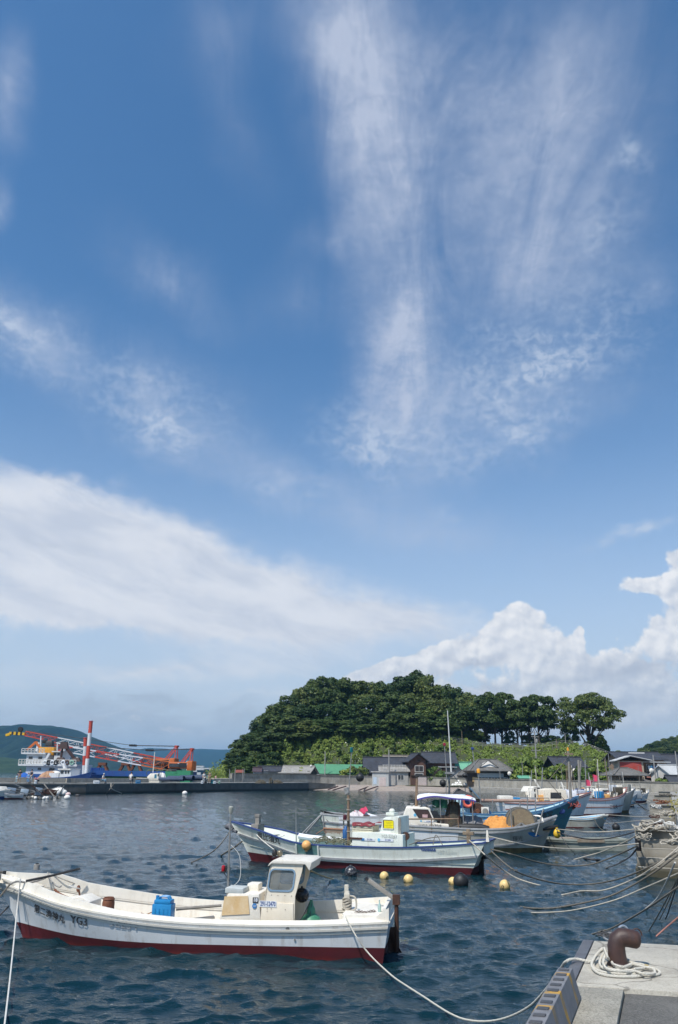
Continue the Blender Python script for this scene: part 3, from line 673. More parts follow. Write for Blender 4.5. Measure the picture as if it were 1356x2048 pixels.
t=thing('wooden_sledge','grey slanting timber sledge near the blue punt','sledge',on(857,1571,.85));m=MB();m.beam((-1.2,0,1.0),(1.2,0,.2),.3,.14);m.build('beam',WOODGR,t);m=MB();m.beam((-.5,.1,0),(-.6,.1,.8),.14);m.build('leg',WOODGR,t)

# ------------------------------------------------------------------ village
def tile_mat(name,c1,c2,sc=9.0):
    q=mat(name,c1,c2,.8,.75,streak=tuple(x*.6 for x in c1),st=.4,stsc=(2,2,2));nt=q.node_tree
    if 'w' not in nt.nodes:
        w=nt.nodes.new('ShaderNodeTexWave');w.name='w';w.inputs['Scale'].default_value=sc*.16;w.wave_profile='SIN';tc=nt.nodes.new('ShaderNodeTexCoord');nt.links.new(tc.outputs['Object'],w.inputs[0]);w.bands_direction='X'
        bp=nt.nodes.new('ShaderNodeBump');bp.inputs['Distance'].default_value=.07;nt.links.new(w.outputs[1],bp.inputs['Height']);nt.links.new(bp.outputs[0],nt.nodes['Principled BSDF'].inputs['Normal'])
    return q
TILE_DK=tile_mat('dark_roof_tile',(.055,.06,.075),(.035,.038,.048))
TILE_GR=tile_mat('grey_roof_tile',(.19,.18,.165),(.12,.115,.105))
TILE_PU=tile_mat('purple_roof_tile',(.085,.055,.07),(.06,.04,.05))
GREENR=tile_mat('green_sheet_roof',(.12,.35,.19),(.10,.30,.17),14)
PALER=tile_mat('pale_sheet_roof',(.40,.38,.35),(.32,.30,.27),14)
WHITER=tile_mat('white_sheet_roof',(.68,.68,.67),(.58,.58,.57),14)
W_BROWN=mat('brown_board_wall',(.115,.055,.038),(.075,.038,.028),1.5,.8,streak=(.05,.03,.02),st=.5,stsc=(6,6,.3))
W_DARK=mat('dark_board_wall',(.045,.035,.028),(.028,.022,.018),2,.85)
W_GREY=mat('grey_wall',(.38,.37,.35),(.29,.28,.265),1.0,.8,streak=(.2,.19,.17),st=.4,stsc=(2,2,.3))
W_PALE=mat('pale_plaster',(.58,.56,.52),(.48,.46,.42),1,.8)
W_TAN=mat('tan_wall',(.36,.24,.16),(.28,.18,.12),1.2,.8)
W_RED=mat('red_sheet_wall',(.40,.065,.05),(.32,.05,.04),1.2,.7)
SHUT=mat('pinkish_shutter',(.50,.42,.40),(.42,.35,.33),2,.7)
DARKGL=mat('house_glass',(.03,.035,.04),(.05,.055,.06),1,.15)
TRIM=mat('pale_trim',(.6,.59,.56),(.5,.48,.45),3,.7)
def opening(t,x,z,w,h,y,gm=DARKGL,face=-1,ax='Y',nm='window',bars=True):
    """framed window or door set on a wall; ax Y: wall facing -y (face -1) / +y, ax X: wall facing +-x"""
    f=MB();g=MB();e=.10
    def bx(mb,cx,cz,sw,sh,d0,d1):
        if ax=='Y':mb.box((cx,y+face*(d0+d1)/2,cz),(sw,d1-d0,sh))
        else:mb.box((y+face*(d0+d1)/2,cx,cz),(d1-d0,sw,sh))
    bx(f,x,z+h/2+e/2,w+2*e,e,-.02,.07);bx(f,x,z-h/2-e/2,w+2*e,e,-.02,.09)
    for s in (-1,1):bx(f,x+s*(w/2+e/2),z,e,h,-.02,.07)
    if bars:bx(f,x,z,.07,h,.0,.05)
    o=f.build(nm,TRIM if nm=='window' else W_DARK,t);bx(g,x,z,w,h,-.01,.02);g.build('pane',gm,o);return o
def gable_house(name,label,loc,w,d,h,rh,rz=0,wall=W_GREY,roof=TILE_DK,over=.6,wins=(),swins=(),base=None,hip=0.0,cat='house',group=None,axis='X',gab=None):
    """ridge along local x (hip > 0 pulls the ridge ends in); origin on the ground, facade to -y"""
    t=thing(name,label,cat,loc,rz,group)
    m=MB();m.box((0,0,h/2),(w,d,h));wl_=m.build('wall',wall,t)
    if not hip:m=MB();m.add([(-w/2,-d/2,h),(-w/2,d/2,h),(-w/2,0,h+rh*.96),(w/2,-d/2,h),(w/2,d/2,h),(w/2,0,h+rh*.96)],[(0,1,2),(5,4,3),(0,3,4,1)]);m.build('gable',gab or wall,t)
    W2,D2=w/2+over,d/2+over;k=rh/(d/2);ze=h-over*k;th=.14;R_=w/2+over-hip
    P=[(-W2,-D2,ze),(W2,-D2,ze),(W2,D2,ze),(-W2,D2,ze),(-R_,0,h+rh),(R_,0,h+rh)]
    m=MB();top=P+[(x,y,z-th) for x,y,z in P]
    m.add(top,[(0,1,5,4),(2,3,4,5),(1,2,5),(3,0,4)] if hip else [(0,1,5,4),(2,3,4,5)]);
    m.add(top,[(6,10,11,7),(8,11,10,9)]+([(7,11,8),(9,10,6)] if hip else []));m.add(top,[(0,6,7,1),(2,8,9,3)]+([(1,7,8,2),(3,9,6,0)] if hip else [(1,7,11,5),(5,11,8,2),(3,9,10,4),(4,10,6,0)]))
    rf=m.build('roof',roof,t,fix=False);m=MB();m.box((0,0,h+rh+.06),(2*R_,.34,.22));m.build('ridge',roof,rf)
    if hip:
        for sx in (-1,1):
            for sy in (-1,1):m=MB();m.beam((sx*R_,0,h+rh+.04),(sx*W2,sy*D2,ze+.06),.26,.16);m.build('hip_ridge',roof,rf)
    for (x,z,ww,hh) in wins:opening(t,x,z,ww,hh,-d/2)
    for (yv,z,ww,hh,s) in swins:opening(t,yv,z,ww,hh,s*w/2,face=s,ax='X')
    return t
def gp(px,Y,z=G0):p=at(px,1500,Y);return Vector((p.x,Y,z))
def zat(px,py,Y):return at(px,py,Y).z
def span(p0,p1,Y):return at(p1,1520,Y).x-at(p0,1520,Y).x

# small sheds behind the wall at its left end
Y=172;gable_house('shed','tiny shed with a rust red gable at the foot of the wooded hill',gp(517,Y),1.7,1.8,2.6,.7,0,mat('faded_blue_wall',(.45,.52,.60),(.4,.46,.52),2,.8),TILE_PU,.2,cat='shed',gab=W_RED)
Y=174;t=gable_house('shed','low grey shed with a dark roof and one white panel behind the wall',gp(541,Y),4.6,4,2.7,.9,0,W_GREY,TILE_DK,.35,cat='shed');m=MB();m.box((-.65,-2.03,1.6),(.95,.06,2.2));m.build('white_panel',TRIM,t)
Y=174;zt=zat(600,1532,Y);t=gable_house('house','low house with a pale grey sheet roof and dark gable end',gp(599,Y),6.4,6,2.5,zt-G0-2.5,-.25,W_GREY,PALER,.5,wins=((-1.2,1.5,1.4,1.1),),gab=W_DARK);m=MB();m.box((3.0,0,1.4),(.5,5.6,2.6));m.build('dark_end_wall',W_DARK,t);m=MB();m.ball((2.9,-.6,zt-G0+.0),.28,10,6);m.build('vent',TRIM,t,True)
Y=175.5;c=gp(640,Y);t=thing('carport','white sheet roofed lean-to beside the pale grey roof','shed',c,-.1);m=MB();m.hexa([(-3.4,-1.5,1.7),(3.3,-1.5,1.55),(3.3,2,1.8),(-3.4,2,2.1),(-3.4,-1.5,1.8),(3.3,-1.5,1.62),(3.3,2,1.9),(-3.4,2,2.2)]);m.build('roof',WHITER,t)
for sx in (-3,3):m=MB();m.beam((sx,-1.3,0),(sx,-1.3,1.6),.12);m.build('post',STEEL,t)
m=MB();m.box((0,1.9,.9),(6.4,.12,1.7));m.build('back_wall',W_GREY,t)
Y=179.5;z0,z1=zat(660,1548,Y),zat(660,1529,Y);t=thing('green_shed','long shed with a bright green sheet roof below the hillside','shed',gp(676,Y),0)
Lh=span(625,727,Y)/2;m=MB();m.hexa([(-Lh,-2.5,z0-G0),(Lh-1.5,-2.5,z0-G0),(Lh,2.2,z1-G0),(-Lh+.5,2.2,z1-G0),(-Lh,-2.5,z0-G0+.1),(Lh-1.5,-2.5,z0-G0+.1),(Lh,2.2,z1-G0+.1),(-Lh+.5,2.2,z1-G0+.1)]);m.build('roof',GREENR,t);m=MB();m.box((-.6,0,(z0-G0)/2),(2*Lh-2.5,4,z0-G0));m.build('wall',W_GREY,t)
m=MB()
# pale hut on the beach
Y=169.5;zt=zat(760,1545,Y)-.7;t=thing('beach_hut','pale grey flat roofed concrete hut with two doors on the shingle','hut',gp(763,Y,.75),-.28);w_=span(743,779,Y);m=MB();m.box((0,0,zt/2),(w_*.92,2.6,zt));m.build('wall',mat('hut_grey',(.42,.43,.42),(.34,.345,.335),1.5,.8),t);m=MB();m.box((0,0,zt+.09),(w_+.1,3.1,.20));m.build('roof',W_GREY,t)
m=MB();m.box((.45,-1.32,.95),(1.5,.06,1.75));m.build('door',SHUT,t);m=MB();m.box((-1.15,-1.32,1.1),(.75,.05,1.4));m.build('door',mat('pale_blue_panel',(.42,.50,.58),(.36,.43,.5),3,.7),t)
# dark tiled house and the grey one behind it
Y=181;zt=zat(770,1515,Y);gable_house('house','house with a broad dark blue tiled roof behind the pale hut',gp(769,Y),span(736,805,Y),8,zt-G0-2.6,2.6,.0,W_GREY,TILE_DK,1.1,wins=((-3,1.9,1.6,1.2),(0.5,1.9,2.2,1.3),(3.2,1.9,1.2,1.2)))
Y=186.5;zt=zat(795,1511,Y);gable_house('house','grey house with a light brown roof showing above the dark blue tiled roof',gp(795,Y),span(768,820,Y),6,zt-G0-1.6,1.6,.0,W_PALE,tile_mat('light_brown_tile',(.26,.23,.19),(.2,.17,.14)),.5,wins=((1.5,3.9,1.5,1.1),))
Y=176;zt=zat(790,1533,Y);t=gable_house('annex','low grey lean-to with balcony rail in front of the dark blue roof',gp(787,Y),span(757,812,Y),3.5,zt-G0-.8,.8,0,W_GREY,PALER,.4,wins=((-1.5,1.6,1.2,1.0),(1.4,1.6,1.2,1.0)),cat='house')
for k in range(9):m=MB();m.box((-2.4+.6*k,-2.0,zt-G0-.2),(.06,.06,.9));m.build('baluster',TRIM,t)
m=MB();m.box((0,-2.0,zt-G0+.28),(5.2,.08,.08));m.build('hand_rail',TRIM,t)
c=at(804,1517,184);t=thing('satellite_dish','white satellite dish on the dark blue roof','dish',c);m=MB();m.lathe([(.03,.2),(.3,.12),(.48,0),(.47,-.02),(.3,.09),(.03,.17)],(0,0,0),14,axis='Y');m.build('dish',WHITE,t,True);m=MB();m.beam((0,.1,0),(.2,.2,-1.1),.06);m.build('arm',STEEL,t)
# brown two-storey house standing in the gap of the wall
Y=173.6;zt=zat(838,1507,Y);w_=span(821,851,Y);t=thing('brown_house','tall brown boarded gable house with a pinkish shutter at beach level','house',gp(836,Y,G0-.1),.12)
h=zat(836,1520,Y)-G0+.1;d_=7;m=MB();m.box((0,d_/2,h/2),(w_,d_,h));m.build('wall',W_BROWN,t)
for y in (0,d_):m=MB();m.add([(-w_/2,y,h),(w_/2,y,h),(0,y,zt-G0-.1)],[(0,1,2)]);m.build('gable',W_BROWN,t)

rh=zt-G0-.0;ov=.75;m=MB()
for s in (-1,1):
    A_=[(0,-ov,rh),(s*(w_/2+ov),-ov,h-.5),(s*(w_/2+ov),d_+.4,h-.5),(0,d_+.4,rh)];m.hexa([(x,y,z) for x,y,z in A_]+[(x,y,z+.18) for x,y,z in A_])
rf=m.build('roof',TILE_DK,t);m=MB();m.box((0,d_/2-.2,rh+.2),(.34,d_+1.3,.24));m.build('ridge',TILE_DK,rf)
o=opening(t,.15,h*.66,1.75,1.15,0,nm='window',bars=True);m=MB()
for k in range(4):m.box((.15,-.09,h*.66-.42+.27*k),(1.75,.03,.05))
m.build('slats',W_BROWN,o);opening(t,.1,h*.44,1.7,.35,0,bars=False)
m=MB();m.box((.55,-.05,1.0),(w_*.72,.08,1.9));m.build('door',SHUT,t);m=MB();m.box((0,-.10,h*.40),(w_+.2,.3,.12));m.build('sill',W_DARK,t);m=MB();m.box((.1,-.06,h-.1),(.5,.06,.35));m.build('gable_vent',W_DARK,t)
t=gable_house('house','long wing of the brown house with a dark tiled roof behind it',gp(876,180),span(846,903,180),6,zat(876,1522,180)-G0,1.9,0,W_BROWN,TILE_DK,.7,wins=((2.3,3.4,1.7,1.2),(-.5,3.4,1.2,1.1)))
m=MB();m.box((1.5,-3.9,3.9),(4.2,.7,.12));m.build('balcony',TRIM,t);m=MB();m.box((3.0,-3.56,2.6),(.9,.08,1.7));m.build('door',W_TAN,t)
for k,(px,Y,ww,lb) in enumerate(((815,178,3.3,'low purple roofed annex left of the brown gable'),(877,176,2.6,'small purple gable annex right of the brown gable'))):
    t=gable_house('annex',lb,gp(px,Y),ww,4,2.0,1.4,.0 if k==0 else 1.35,W_TAN if k else W_BROWN,TILE_PU,.4,cat='house')
t=gable_house('shed','green roofed shed behind the small dark gable',gp(921,181),span(903,940,181),3,3.0,2.0,0,W_GREY,mat('sea_green_sheet',(.15,.40,.27),(.12,.34,.22),3,.7),.3,cat='shed')
t=gable_house('house','small dark gable between the brown house and the old grey roof',gp(915,176),3.6,4.0,2.4,1.5,1.45,W_GREY,TILE_DK,.4)
# old grey hipped house with a lower skirt roof
Y=170;zt=zat(970,1519,Y);t=gable_house('old_house','old house with weathered grey hipped roof and a lower skirt roof',gp(974,Y),9.5,8,zt-G0-2.5,2.5,.05,W_PALE,TILE_GR,1.1,hip=3.9)
m=MB();e=zat(970,1541,Y-5)-G0;a_=6.9;inner=zt-G0-3.2;P=[(-a_,-6.2,e),(a_,-6.2,e),(5.0,-4.1,inner),(-5.0,-4.1,inner)];m.hexa([(x,y,z-.12) for x,y,z in P]+P);m.build('skirt_roof',TILE_GR,t);m=MB();m.box((0,-4.6,e/2),(11.2,1.2,e-.1));m.build('lower_wall',W_DARK,t)
m=MB();m.box((-.8,-5.25,e*.72),(5.5,.08,e*.28));m.build('white_board',W_PALE,t);m=MB();m.box((-4.0,-5.25,e*.45),(1.3,.08,.9));m.build('tan_panel',mat('tan_panel',(.5,.34,.16),(.42,.28,.13),3,.7),t)
for x in (-2,0,2,3.8):opening(t,x,e*.40,1.3,1.1,-5.2)
for s in (-1,1):m=MB();m.add([(s*1.2-1.1,-4.05,zt-G0-2.0),(s*1.2+1.1,-4.05,zt-G0-2.0),(s*1.2,-4.05,zt-G0-1.0)],[(0,1,2)]);
m=MB();m.add([(-1.9,-2.6,zt-G0-1.55),(1.0,-2.6,zt-G0-1.55),(-.45,-1.7,zt-G0-.25),(-1.9,-1.2,zt-G0-1.1),(1.0,-1.2,zt-G0-1.1)],[(0,1,2),(0,2,3),(1,4,2)]);o=m.build('dormer_gable',W_PALE,t);
for s in (-1,1):m=MB();m.beam((-.45,-2.75,zt-G0-.15),(-.45+s*2.0,-2.8,zt-G0-1.6),.3,.14);m.build('dormer_edge',TILE_GR,o)
for px,py in ((1021,1547),(1127,1541)):pass
def dish(px,py,Y,lb,r=.4):
    t=thing('satellite_dish',lb,'dish',at(px,py,Y));m=MB();m.lathe([(.03,.14),(r*.65,.09),(r,0),(r*.97,-.02),(r*.6,.07),(.03,.11)],(0,0,0),16,axis='Y')
    for i,v in enumerate(m.v):m.v[i]=(v[0],-v[1],v[2])
    m.build('dish',WHITE,t,True);m=MB();m.beam((0,.05,0),(.1,.3,-1.0),.05);m.build('arm',STEEL,t)
dish(1019,1547,159,'white satellite dish at the right end of the old grey house');dish(1149,1541,160,'white satellite dish on the dark house on the slope');dish(1303,1541,139,'white satellite dish on the red house balcony')
Y=164;m=MB();t=gable_house('shed','small green roofed shed just behind the wall',gp(1044,Y-6),2.2,2.2,1.9,.25,0,W_GREY,mat('sea_green_sheet',(0,0,0)),.2,cat='shed')
# dark house on the lower slope
Y=166;t=gable_house('house','dark tiled house among bushes on the lower slope',gp(1127,Y,1.5),span(1097,1152,Y),6,zat(1127,1534,Y)-1.5,2.0,.18,W_DARK,TILE_DK,.8,wins=((2.0,3.0,1.4,1.1),(-1.0,2.8,1.6,1.2)))
m=MB();m.box((2.2,-3.06,1.9),(2.8,.08,1.3));m.build('tan_panel',W_TAN,t)
t=gable_house('house','lower dark tiled roof just left of the stacked red house',gp(1178,156),span(1160,1206,156),5,1.9,2.0,-.1,W_DARK,TILE_DK,.6)
# old net store with open timber front
Y=141;zt=zat(1245,1536,Y);t=gable_house('net_store','old tiled hut with an open timber front right behind the wall',gp(1243,Y),span(1221,1272,Y),4.5,zat(1245,1546,Y)-G0,zt-zat(1245,1546,Y),.05,W_TAN,TILE_GR,.9,hip=2.4,cat='hut')
m=MB();m.box((-.2,-2.3,1.5),(3.2,.10,.9));m.build('opening_shade',W_DARK,t)  # dark board stands for the shade inside the open front
for k in range(9):m=MB();m.box((-2.4+.6*k,-2.36,1.6),(.10,.08,1.5+.2*math.sin(k*3)));m.build('stake',WOOD,t)
m=MB();m.box((-.2,-2.42,2.05),(2.6,.08,.14));m.build('lintel',mat('pale_timber',(0,0,0)),t)
m=MB();m.hexa([(2.2,-3.0,1.0),(5.2,-3.0,.7),(5.0,1,1.6),(2.2,1,2.2),(2.2,-3.0,1.1),(5.2,-3.0,.8),(5.0,1,1.7),(2.2,1,2.3)]);m.build('side_roof',TILE_GR,t)
# red house with balcony and roof water heater
Y=152;zr=zat(1262,1509,Y);ze=zat(1262,1524,Y);t=gable_house('red_house','two storey house with red upper wall, balcony with washing and a dark tiled roof',gp(1266,Y),span(1226,1309,Y),8.5,ze-G0+.6,zr-ze-.2,-.05,W_TAN,TILE_DK,.7)
zw=zat(1235,1522,146)-G0;
m=MB();m.box((-2.9,-5.4,zw/2),(4.6,2.6,zw));m.build('front_wing',mat('ochre_wall',(.45,.37,.27),(.38,.3,.22),1,.8),t);m=MB();m.box((-2.9,-6.74,zw-1.2),(3.9,.08,2.1));m.build('red_wall',W_RED,t)
P=[(-5.9,-7.4,zw-.05),(-2.9,-7.4,zw+.85),(-2.9,-4.0,zw+.85),(-5.9,-4.0,zw-.05)];m=MB();m.hexa(P+[(x,y,z+.14) for x,y,z in P]);m.build('wing_roof',WHITER,t);P=[(-2.9,-7.4,zw+.85),(.9,-7.4,zw+.1),(.9,-4.0,zw+.1),(-2.9,-4.0,zw+.85)];m=MB();m.hexa(P+[(x,y,z+.14) for x,y,z in P]);m.build('wing_roof',WHITER,t)
m=MB();m.box((2.3,-4.9,zw-.1),(5.0,1.6,.16));m.build('balcony_roof',WHITER,t);m=MB();m.box((2.4,-5.0,zw-2.75),(4.6,1.6,.2));m.build('balcony_floor',mat('balcony_edge',(.45,.2,.15),(.4,.16,.12),3,.8),t)
for k in range(12):m=MB();m.box((.2+.4*k,-5.75,zw-2.15),(.10,.05,1.0));m.build('baluster',W_TAN,t)
m=MB();m.box((2.4,-5.75,zw-1.63),(4.6,.08,.1));m.build('balcony_rail',W_TAN,t)
opening(t,2.2,zw-1.3,2.8,1.6,-4.25);m=MB();m.box((2.0,-4.4,1.4),(4.4,.2,2.6));m.build('lower_wall',mat('dark_red_wall',(.14,.04,.03),(.1,.03,.025),2,.8),t)
for k,(x,mm) in enumerate(((.9,BLUELT),(1.5,NAVY),(2.1,mat('grey_blue_cloth',(.25,.33,.45),(.2,.27,.38),4,.9)),(2.7,mat('grey_blue_cloth',(0,0,0))),(.6,PLATE))):
    m=MB();m.loft([[(x+.5*u/4,-5.5+.04*math.sin(u*2),zw-.75),(x+.5*u/4,-5.5+.05*math.sin(u*2+1),zw-1.35-.1*(k%2))] for u in range(5)]);o=m.build('washing',mm,None,True,t.location.copy());o.rotation_euler.z=-.05;tag(o,['pale blue cloth','navy cloth','grey blue shirt','second grey blue shirt','white cloth'][k]+' hung out on the red house balcony','washing','washing on the balcony')
m=MB();m.box((1.8,-5.85,zw-2.1),(1.3,.08,1.1));o=m.build('bedding',PLATE,None,loc=t.location.copy());o.rotation_euler.z=-.05;tag(o,'white bedding hung over the balcony rail of the red house','bedding')
m=MB();k_=(zr-ze-.2)/4.25;
sl=math.atan(k_);m.box((.4,-1.6,zr-G0-.95),(2.9,1.7,.16),rx=sl);m.build('solar_panel',mat('solar_white',(.55,.58,.6),(.45,.48,.5),2,.3),t);m=MB();m.cyl((-1.1,-.5,zr-G0+.1),(1.9,-.5,zr-G0+.1),.26,n=12);m.build('water_tank',WHITER,t,True)
# houses at the right edge
t=gable_house('house','white roofed low building at the far right behind the wall',gp(1331,140),3.4,5,zat(1331,1548,140)-G0,1.5,.35,W_PALE,WHITER,.35)
t=gable_house('house','brown house with dark tiled roof at the far right edge',gp(1348,165),span(1318,1375,165),7,zat(1348,1528,165)-G0,1.9,.1,W_TAN,TILE_DK,.8,wins=((-1.5,3.4,1.8,1.2),))
t=gable_house('house','low dark roof below the white roofed building at the right',gp(1345,131),3.2,3,1.5,1.0,.1,W_DARK,TILE_DK,.4)
m=MB();
# utility poles
def pole(px,ybase,ytop,Y,label,r=.15,arms=(),mt=STEEL,box=False,name='utility_pole',z=None):
    b_,t_=at(px,ybase,Y),at(px,ytop,Y);x=(b_.x+t_.x)/2;z0=b_.z if z is None else z;H=t_.z-z0
    t=thing(name,label,'pole',(x,Y,z0));m=MB();m.cyl((0,0,-.3),(0,0,H),r,r*.7,8);m.build('post',mt,t,True)
    for (dz,w) in arms:m=MB();m.box((0,0,H-dz),(w,.12,.12));m.build('cross_arm',mt,t)
    if box:m=MB();m.lathe([(.22,0),(.25,.1),(.25,.7),(.2,.8)],(.35,0,H-2.6),12);m.build('transformer',mt,t,True)
    return t
PC=mat('pole_concrete',(.30,.29,.275),(.22,.215,.2),2,.8)
pole(650,1549,1503,176,'grey concrete pole before the long green roof',.14,mt=PC,z=G0);pole(778,1550,1499,172,'grey concrete pole beside the dark blue tiled roof',.17,mt=PC,z=G0)
pole(1072,1556,1461,172,'utility pole with cross arms and a transformer before the hilltop railing',.18,((.5,2.2),(1.3,1.6),(4.2,2.0)),PC,True,z=1.0);pole(1309,1562,1510,139,'grey pole at the right corner of the red house',.15,mt=PC,z=G0)
pole(1354,1560,1502,128,'thin pole at the far right edge behind the wall',.12,mt=PC,z=G0);pole(924,1490,1462,197,'lamp post with a pale lamp behind the hilltop railing',.09,name='lamp_post',mt=WOOD,z=10.0)
pole(1131,1496,1466,196,'thin grey post behind the hilltop railing',.10,mt=PC,z=10.0);pole(1113,1495,1478,194,'short wooden post among the hilltop bushes',.12,mt=WOOD,z=10.0)
for px,yt,lb in ((1000,1541,'short grey post behind the wall beside the old house'),(1045,1523,'thin leaning post in the bushes left of the bright shrub'),(1105,1536,'short pale stake left of the dark house')):pole(px,1558,yt,158,lb,.07,mt=PC,z=G0)
# rope and net posts on the wall at its left end
for k,(px,yt,yb) in enumerate(((459,1538,1566),(470,1537,1562),(485,1538,1566),(488,1537,1562))):pole(px,yb,yt,148+k,['first','second','third','fourth'][k]+' steel post from the left at the wall end',.09,mt=STEEL,name='steel_post',z=1.0)
t=thing('tether_rail','thin wire rail along the open end of the breakwater','rail',(0,0,0));
for y_ in (1557,1561):m=MB();m.tube([at(330,y_-1,149),at(459,y_,149)],.03,5);m.build('wire',STEEL,t)
t=thing('red_board','faded red board fixed on the wall end posts','board',at(479,1542.5,150));m=MB();m.box((0,0,0),(1.5,.1,.5));m.build('panel',mat('faded_red_board',(.40,.12,.09),(.3,.1,.08),3,.8),t)
for k,px in enumerate((524,543,556)):draped_pile(on(px,1566,1.42)+Vector((0,-2,0)),1.0 if k != 1 else .4,.6,.55 if k != 1 else .9,NETD,'net_heap',['left dark net heap on the quay before the wall','small upright dark bundle between two net heaps','right dark net heap on the quay before the wall'][k],'net',seed=40+k)
# ------------------------------------------------------------------ the hill, far mountains, trees
def foliage_mat(name,c1,c2,c3):
    q=bpy.data.materials.new(name);q.use_nodes=True;nt=q.node_tree;b=nt.nodes['Principled BSDF'];N=nt.nodes.new;L=nt.links.new
    g=N('ShaderNodeNewGeometry');oi=N('ShaderNodeObjectInfo');cr_=N('ShaderNodeValToRGB');e=cr_.color_ramp.elements
    e[0].color=(*c1,1);e[1].color=(*c3,1);k=e.new(.55);k.color=(*c2,1);L(g.outputs['Random Per Island'],cr_.inputs[0])
    hs=N('ShaderNodeHueSaturation');mr=N('ShaderNodeMapRange');L(oi.outputs['Random'],mr.inputs[0]);mr.inputs[3].default_value=.60;mr.inputs[4].default_value=1.5;L(mr.outputs[0],hs.inputs['Value'])
    m2=N('ShaderNodeMapRange');L(oi.outputs['Random'],m2.inputs[0]);m2.inputs[3].default_value=.53;m2.inputs[4].default_value=.465;L(m2.outputs[0],hs.inputs['Hue'])
    L(cr_.outputs[0],hs.inputs['Color']);L(hs.outputs[0],b.inputs['Base Color']);b.inputs['Roughness'].default_value=.6;b.inputs['Specular IOR Level'].default_value=.3
    t=N('ShaderNodeBsdfTranslucent');L(hs.outputs[0],t.inputs[0]);mx=N('ShaderNodeMixShader');mx.inputs[0].default_value=.22;L(b.outputs[0],mx.inputs[1]);L(t.outputs[0],mx.inputs[2]);L(mx.outputs[0],nt.nodes['Material Output'].inputs[0]);return q
LEAF=foliage_mat('evergreen_leaves',(.030,.058,.013),(.054,.088,.021),(.092,.124,.034))
LEAFB=foliage_mat('bright_leaves',(.085,.130,.022),(.135,.195,.034),(.20,.26,.06))
LEAFM=foliage_mat('mid_leaves',(.040,.075,.016),(.068,.112,.024),(.110,.155,.040))
BARK=mat('bark',(.075,.06,.045),(.045,.036,.028),3,.9,.01,12)
def quads_mesh(name,C,Nn,U,sz,asp,m):
    """leaf cards: centres, normals, up hints, sizes"""
    n=len(C);t=np.cross(Nn,U);t /= np.linalg.norm(t,axis=1,keepdims=True)+1e-9;w=np.cross(Nn,t)
    a=t*sz[:,None];b=w*(sz*asp)[:,None];fold=Nn*(sz*.22)[:,None]
    V=np.stack([C-a,C-b-fold,C+a,C+b-fold],1).reshape(-1,3).astype(np.float32)
    me=bpy.data.meshes.new(name);me.vertices.add(4*n);me.vertices.foreach_set('co',V.ravel());me.loops.add(4*n);me.loops.foreach_set('vertex_index',np.arange(4*n,dtype=np.int32));me.polygons.add(n);me.polygons.foreach_set('loop_start',np.arange(0,4*n,4,dtype=np.int32));me.update();me.materials.append(m);return me
def crown_mesh(seed,Rr,H,base,nl,per,leaf,m,flat=1.0,lump=.34,lean=0.0,hollow=.55):
    g=np.random.RandomState(seed);Cs,Ns,Ss=[],[],[];lumps=[]
    for i in range(nl):
        for _ in range(60):
            a=g.rand()*6.283;r=math.sqrt(g.rand())*.86;zf=g.rand()
            prof=math.sqrt(max(0.,1-(max(0,zf-.25)/.78)**2)) if zf>.25 else .55+1.6*zf
            r *= prof
            if r>hollow*.6 or zf>.5:break
        c=np.array((math.cos(a)*r*Rr+lean*zf,math.sin(a)*r*Rr,base+zf*(H-base)*.9));lr=lump*Rr*g.uniform(.62,1.15);lumps.append((c,lr))
        k=int(per*(lr/(lump*Rr))**2);d=g.randn(k,3);d /= np.linalg.norm(d,axis=1,keepdims=True);d[:,2]=np.where(d[:,2]<-.45,-d[:,2],d[:,2])
        rad=lr*(1-.5*g.rand(k)**2.2);q=c+d*rad[:,None]*np.array((1,1,.72*flat));nn=d*1.0+g.randn(k,3)*.5+np.array((0,0,.15));nn /= np.linalg.norm(nn,axis=1,keepdims=True)
        Cs.append(q);Ns.append(nn);Ss.append(leaf*g.uniform(.6,1.35,k))
    C=np.concatenate(Cs);Nn=np.concatenate(Ns);sz=np.concatenate(Ss);U=g.randn(len(C),3)
    return quads_mesh('crown',C,Nn,U,sz,.62,m),lumps
def trunk_mb(lumps,H,base,r,seed,lean=0.0,k=6,zt=.55):
    g=random.Random(seed);m=MB();top=Vector((lean*.6,0,base+(H-base)*zt));mid=Vector((lean*.25+g.uniform(-.2,.2),g.uniform(-.2,.2),base*.6))
    sp_=smooth_pts([(0,0,-1.2),mid,top],5);m.tube(sp_,[r*(1.25-.8*i/(len(sp_)-1)) for i in range(len(sp_))],8)
    for (c,lr) in sorted(lumps,key=lambda q:q[1],reverse=True)[:k]:
        s=sp_[len(sp_)//2+g.randint(-1,2)];e=Vector(c);pts=smooth_pts([s,s.lerp(e,.5)+Vector((0,0,-.3+.4*g.random())),e],4);m.tube(pts,[r*.5*(1-.75*i/(len(pts)-1)) for i in range(len(pts))],6)
    return m
def make_tree(name,label,loc,seed,Rr,H,base,nl,per,leaf,m=LEAF,trunk=.3,flat=1.0,lump=.34,cat='tree',group=None,lean=0.0,k=6,hollow=.55,zt=.55):
    t=thing(name,label,cat,loc,0,group);me,lumps=crown_mesh(seed,Rr,H,base,nl,per,leaf,m,flat,lump,lean,hollow)
    o=bpy.data.objects.new('crown',me);COL.objects.link(o);o.parent=t
    trunk_mb(lumps,H,base,trunk,seed,lean,k,zt).build('trunk',BARK,t,True);return t

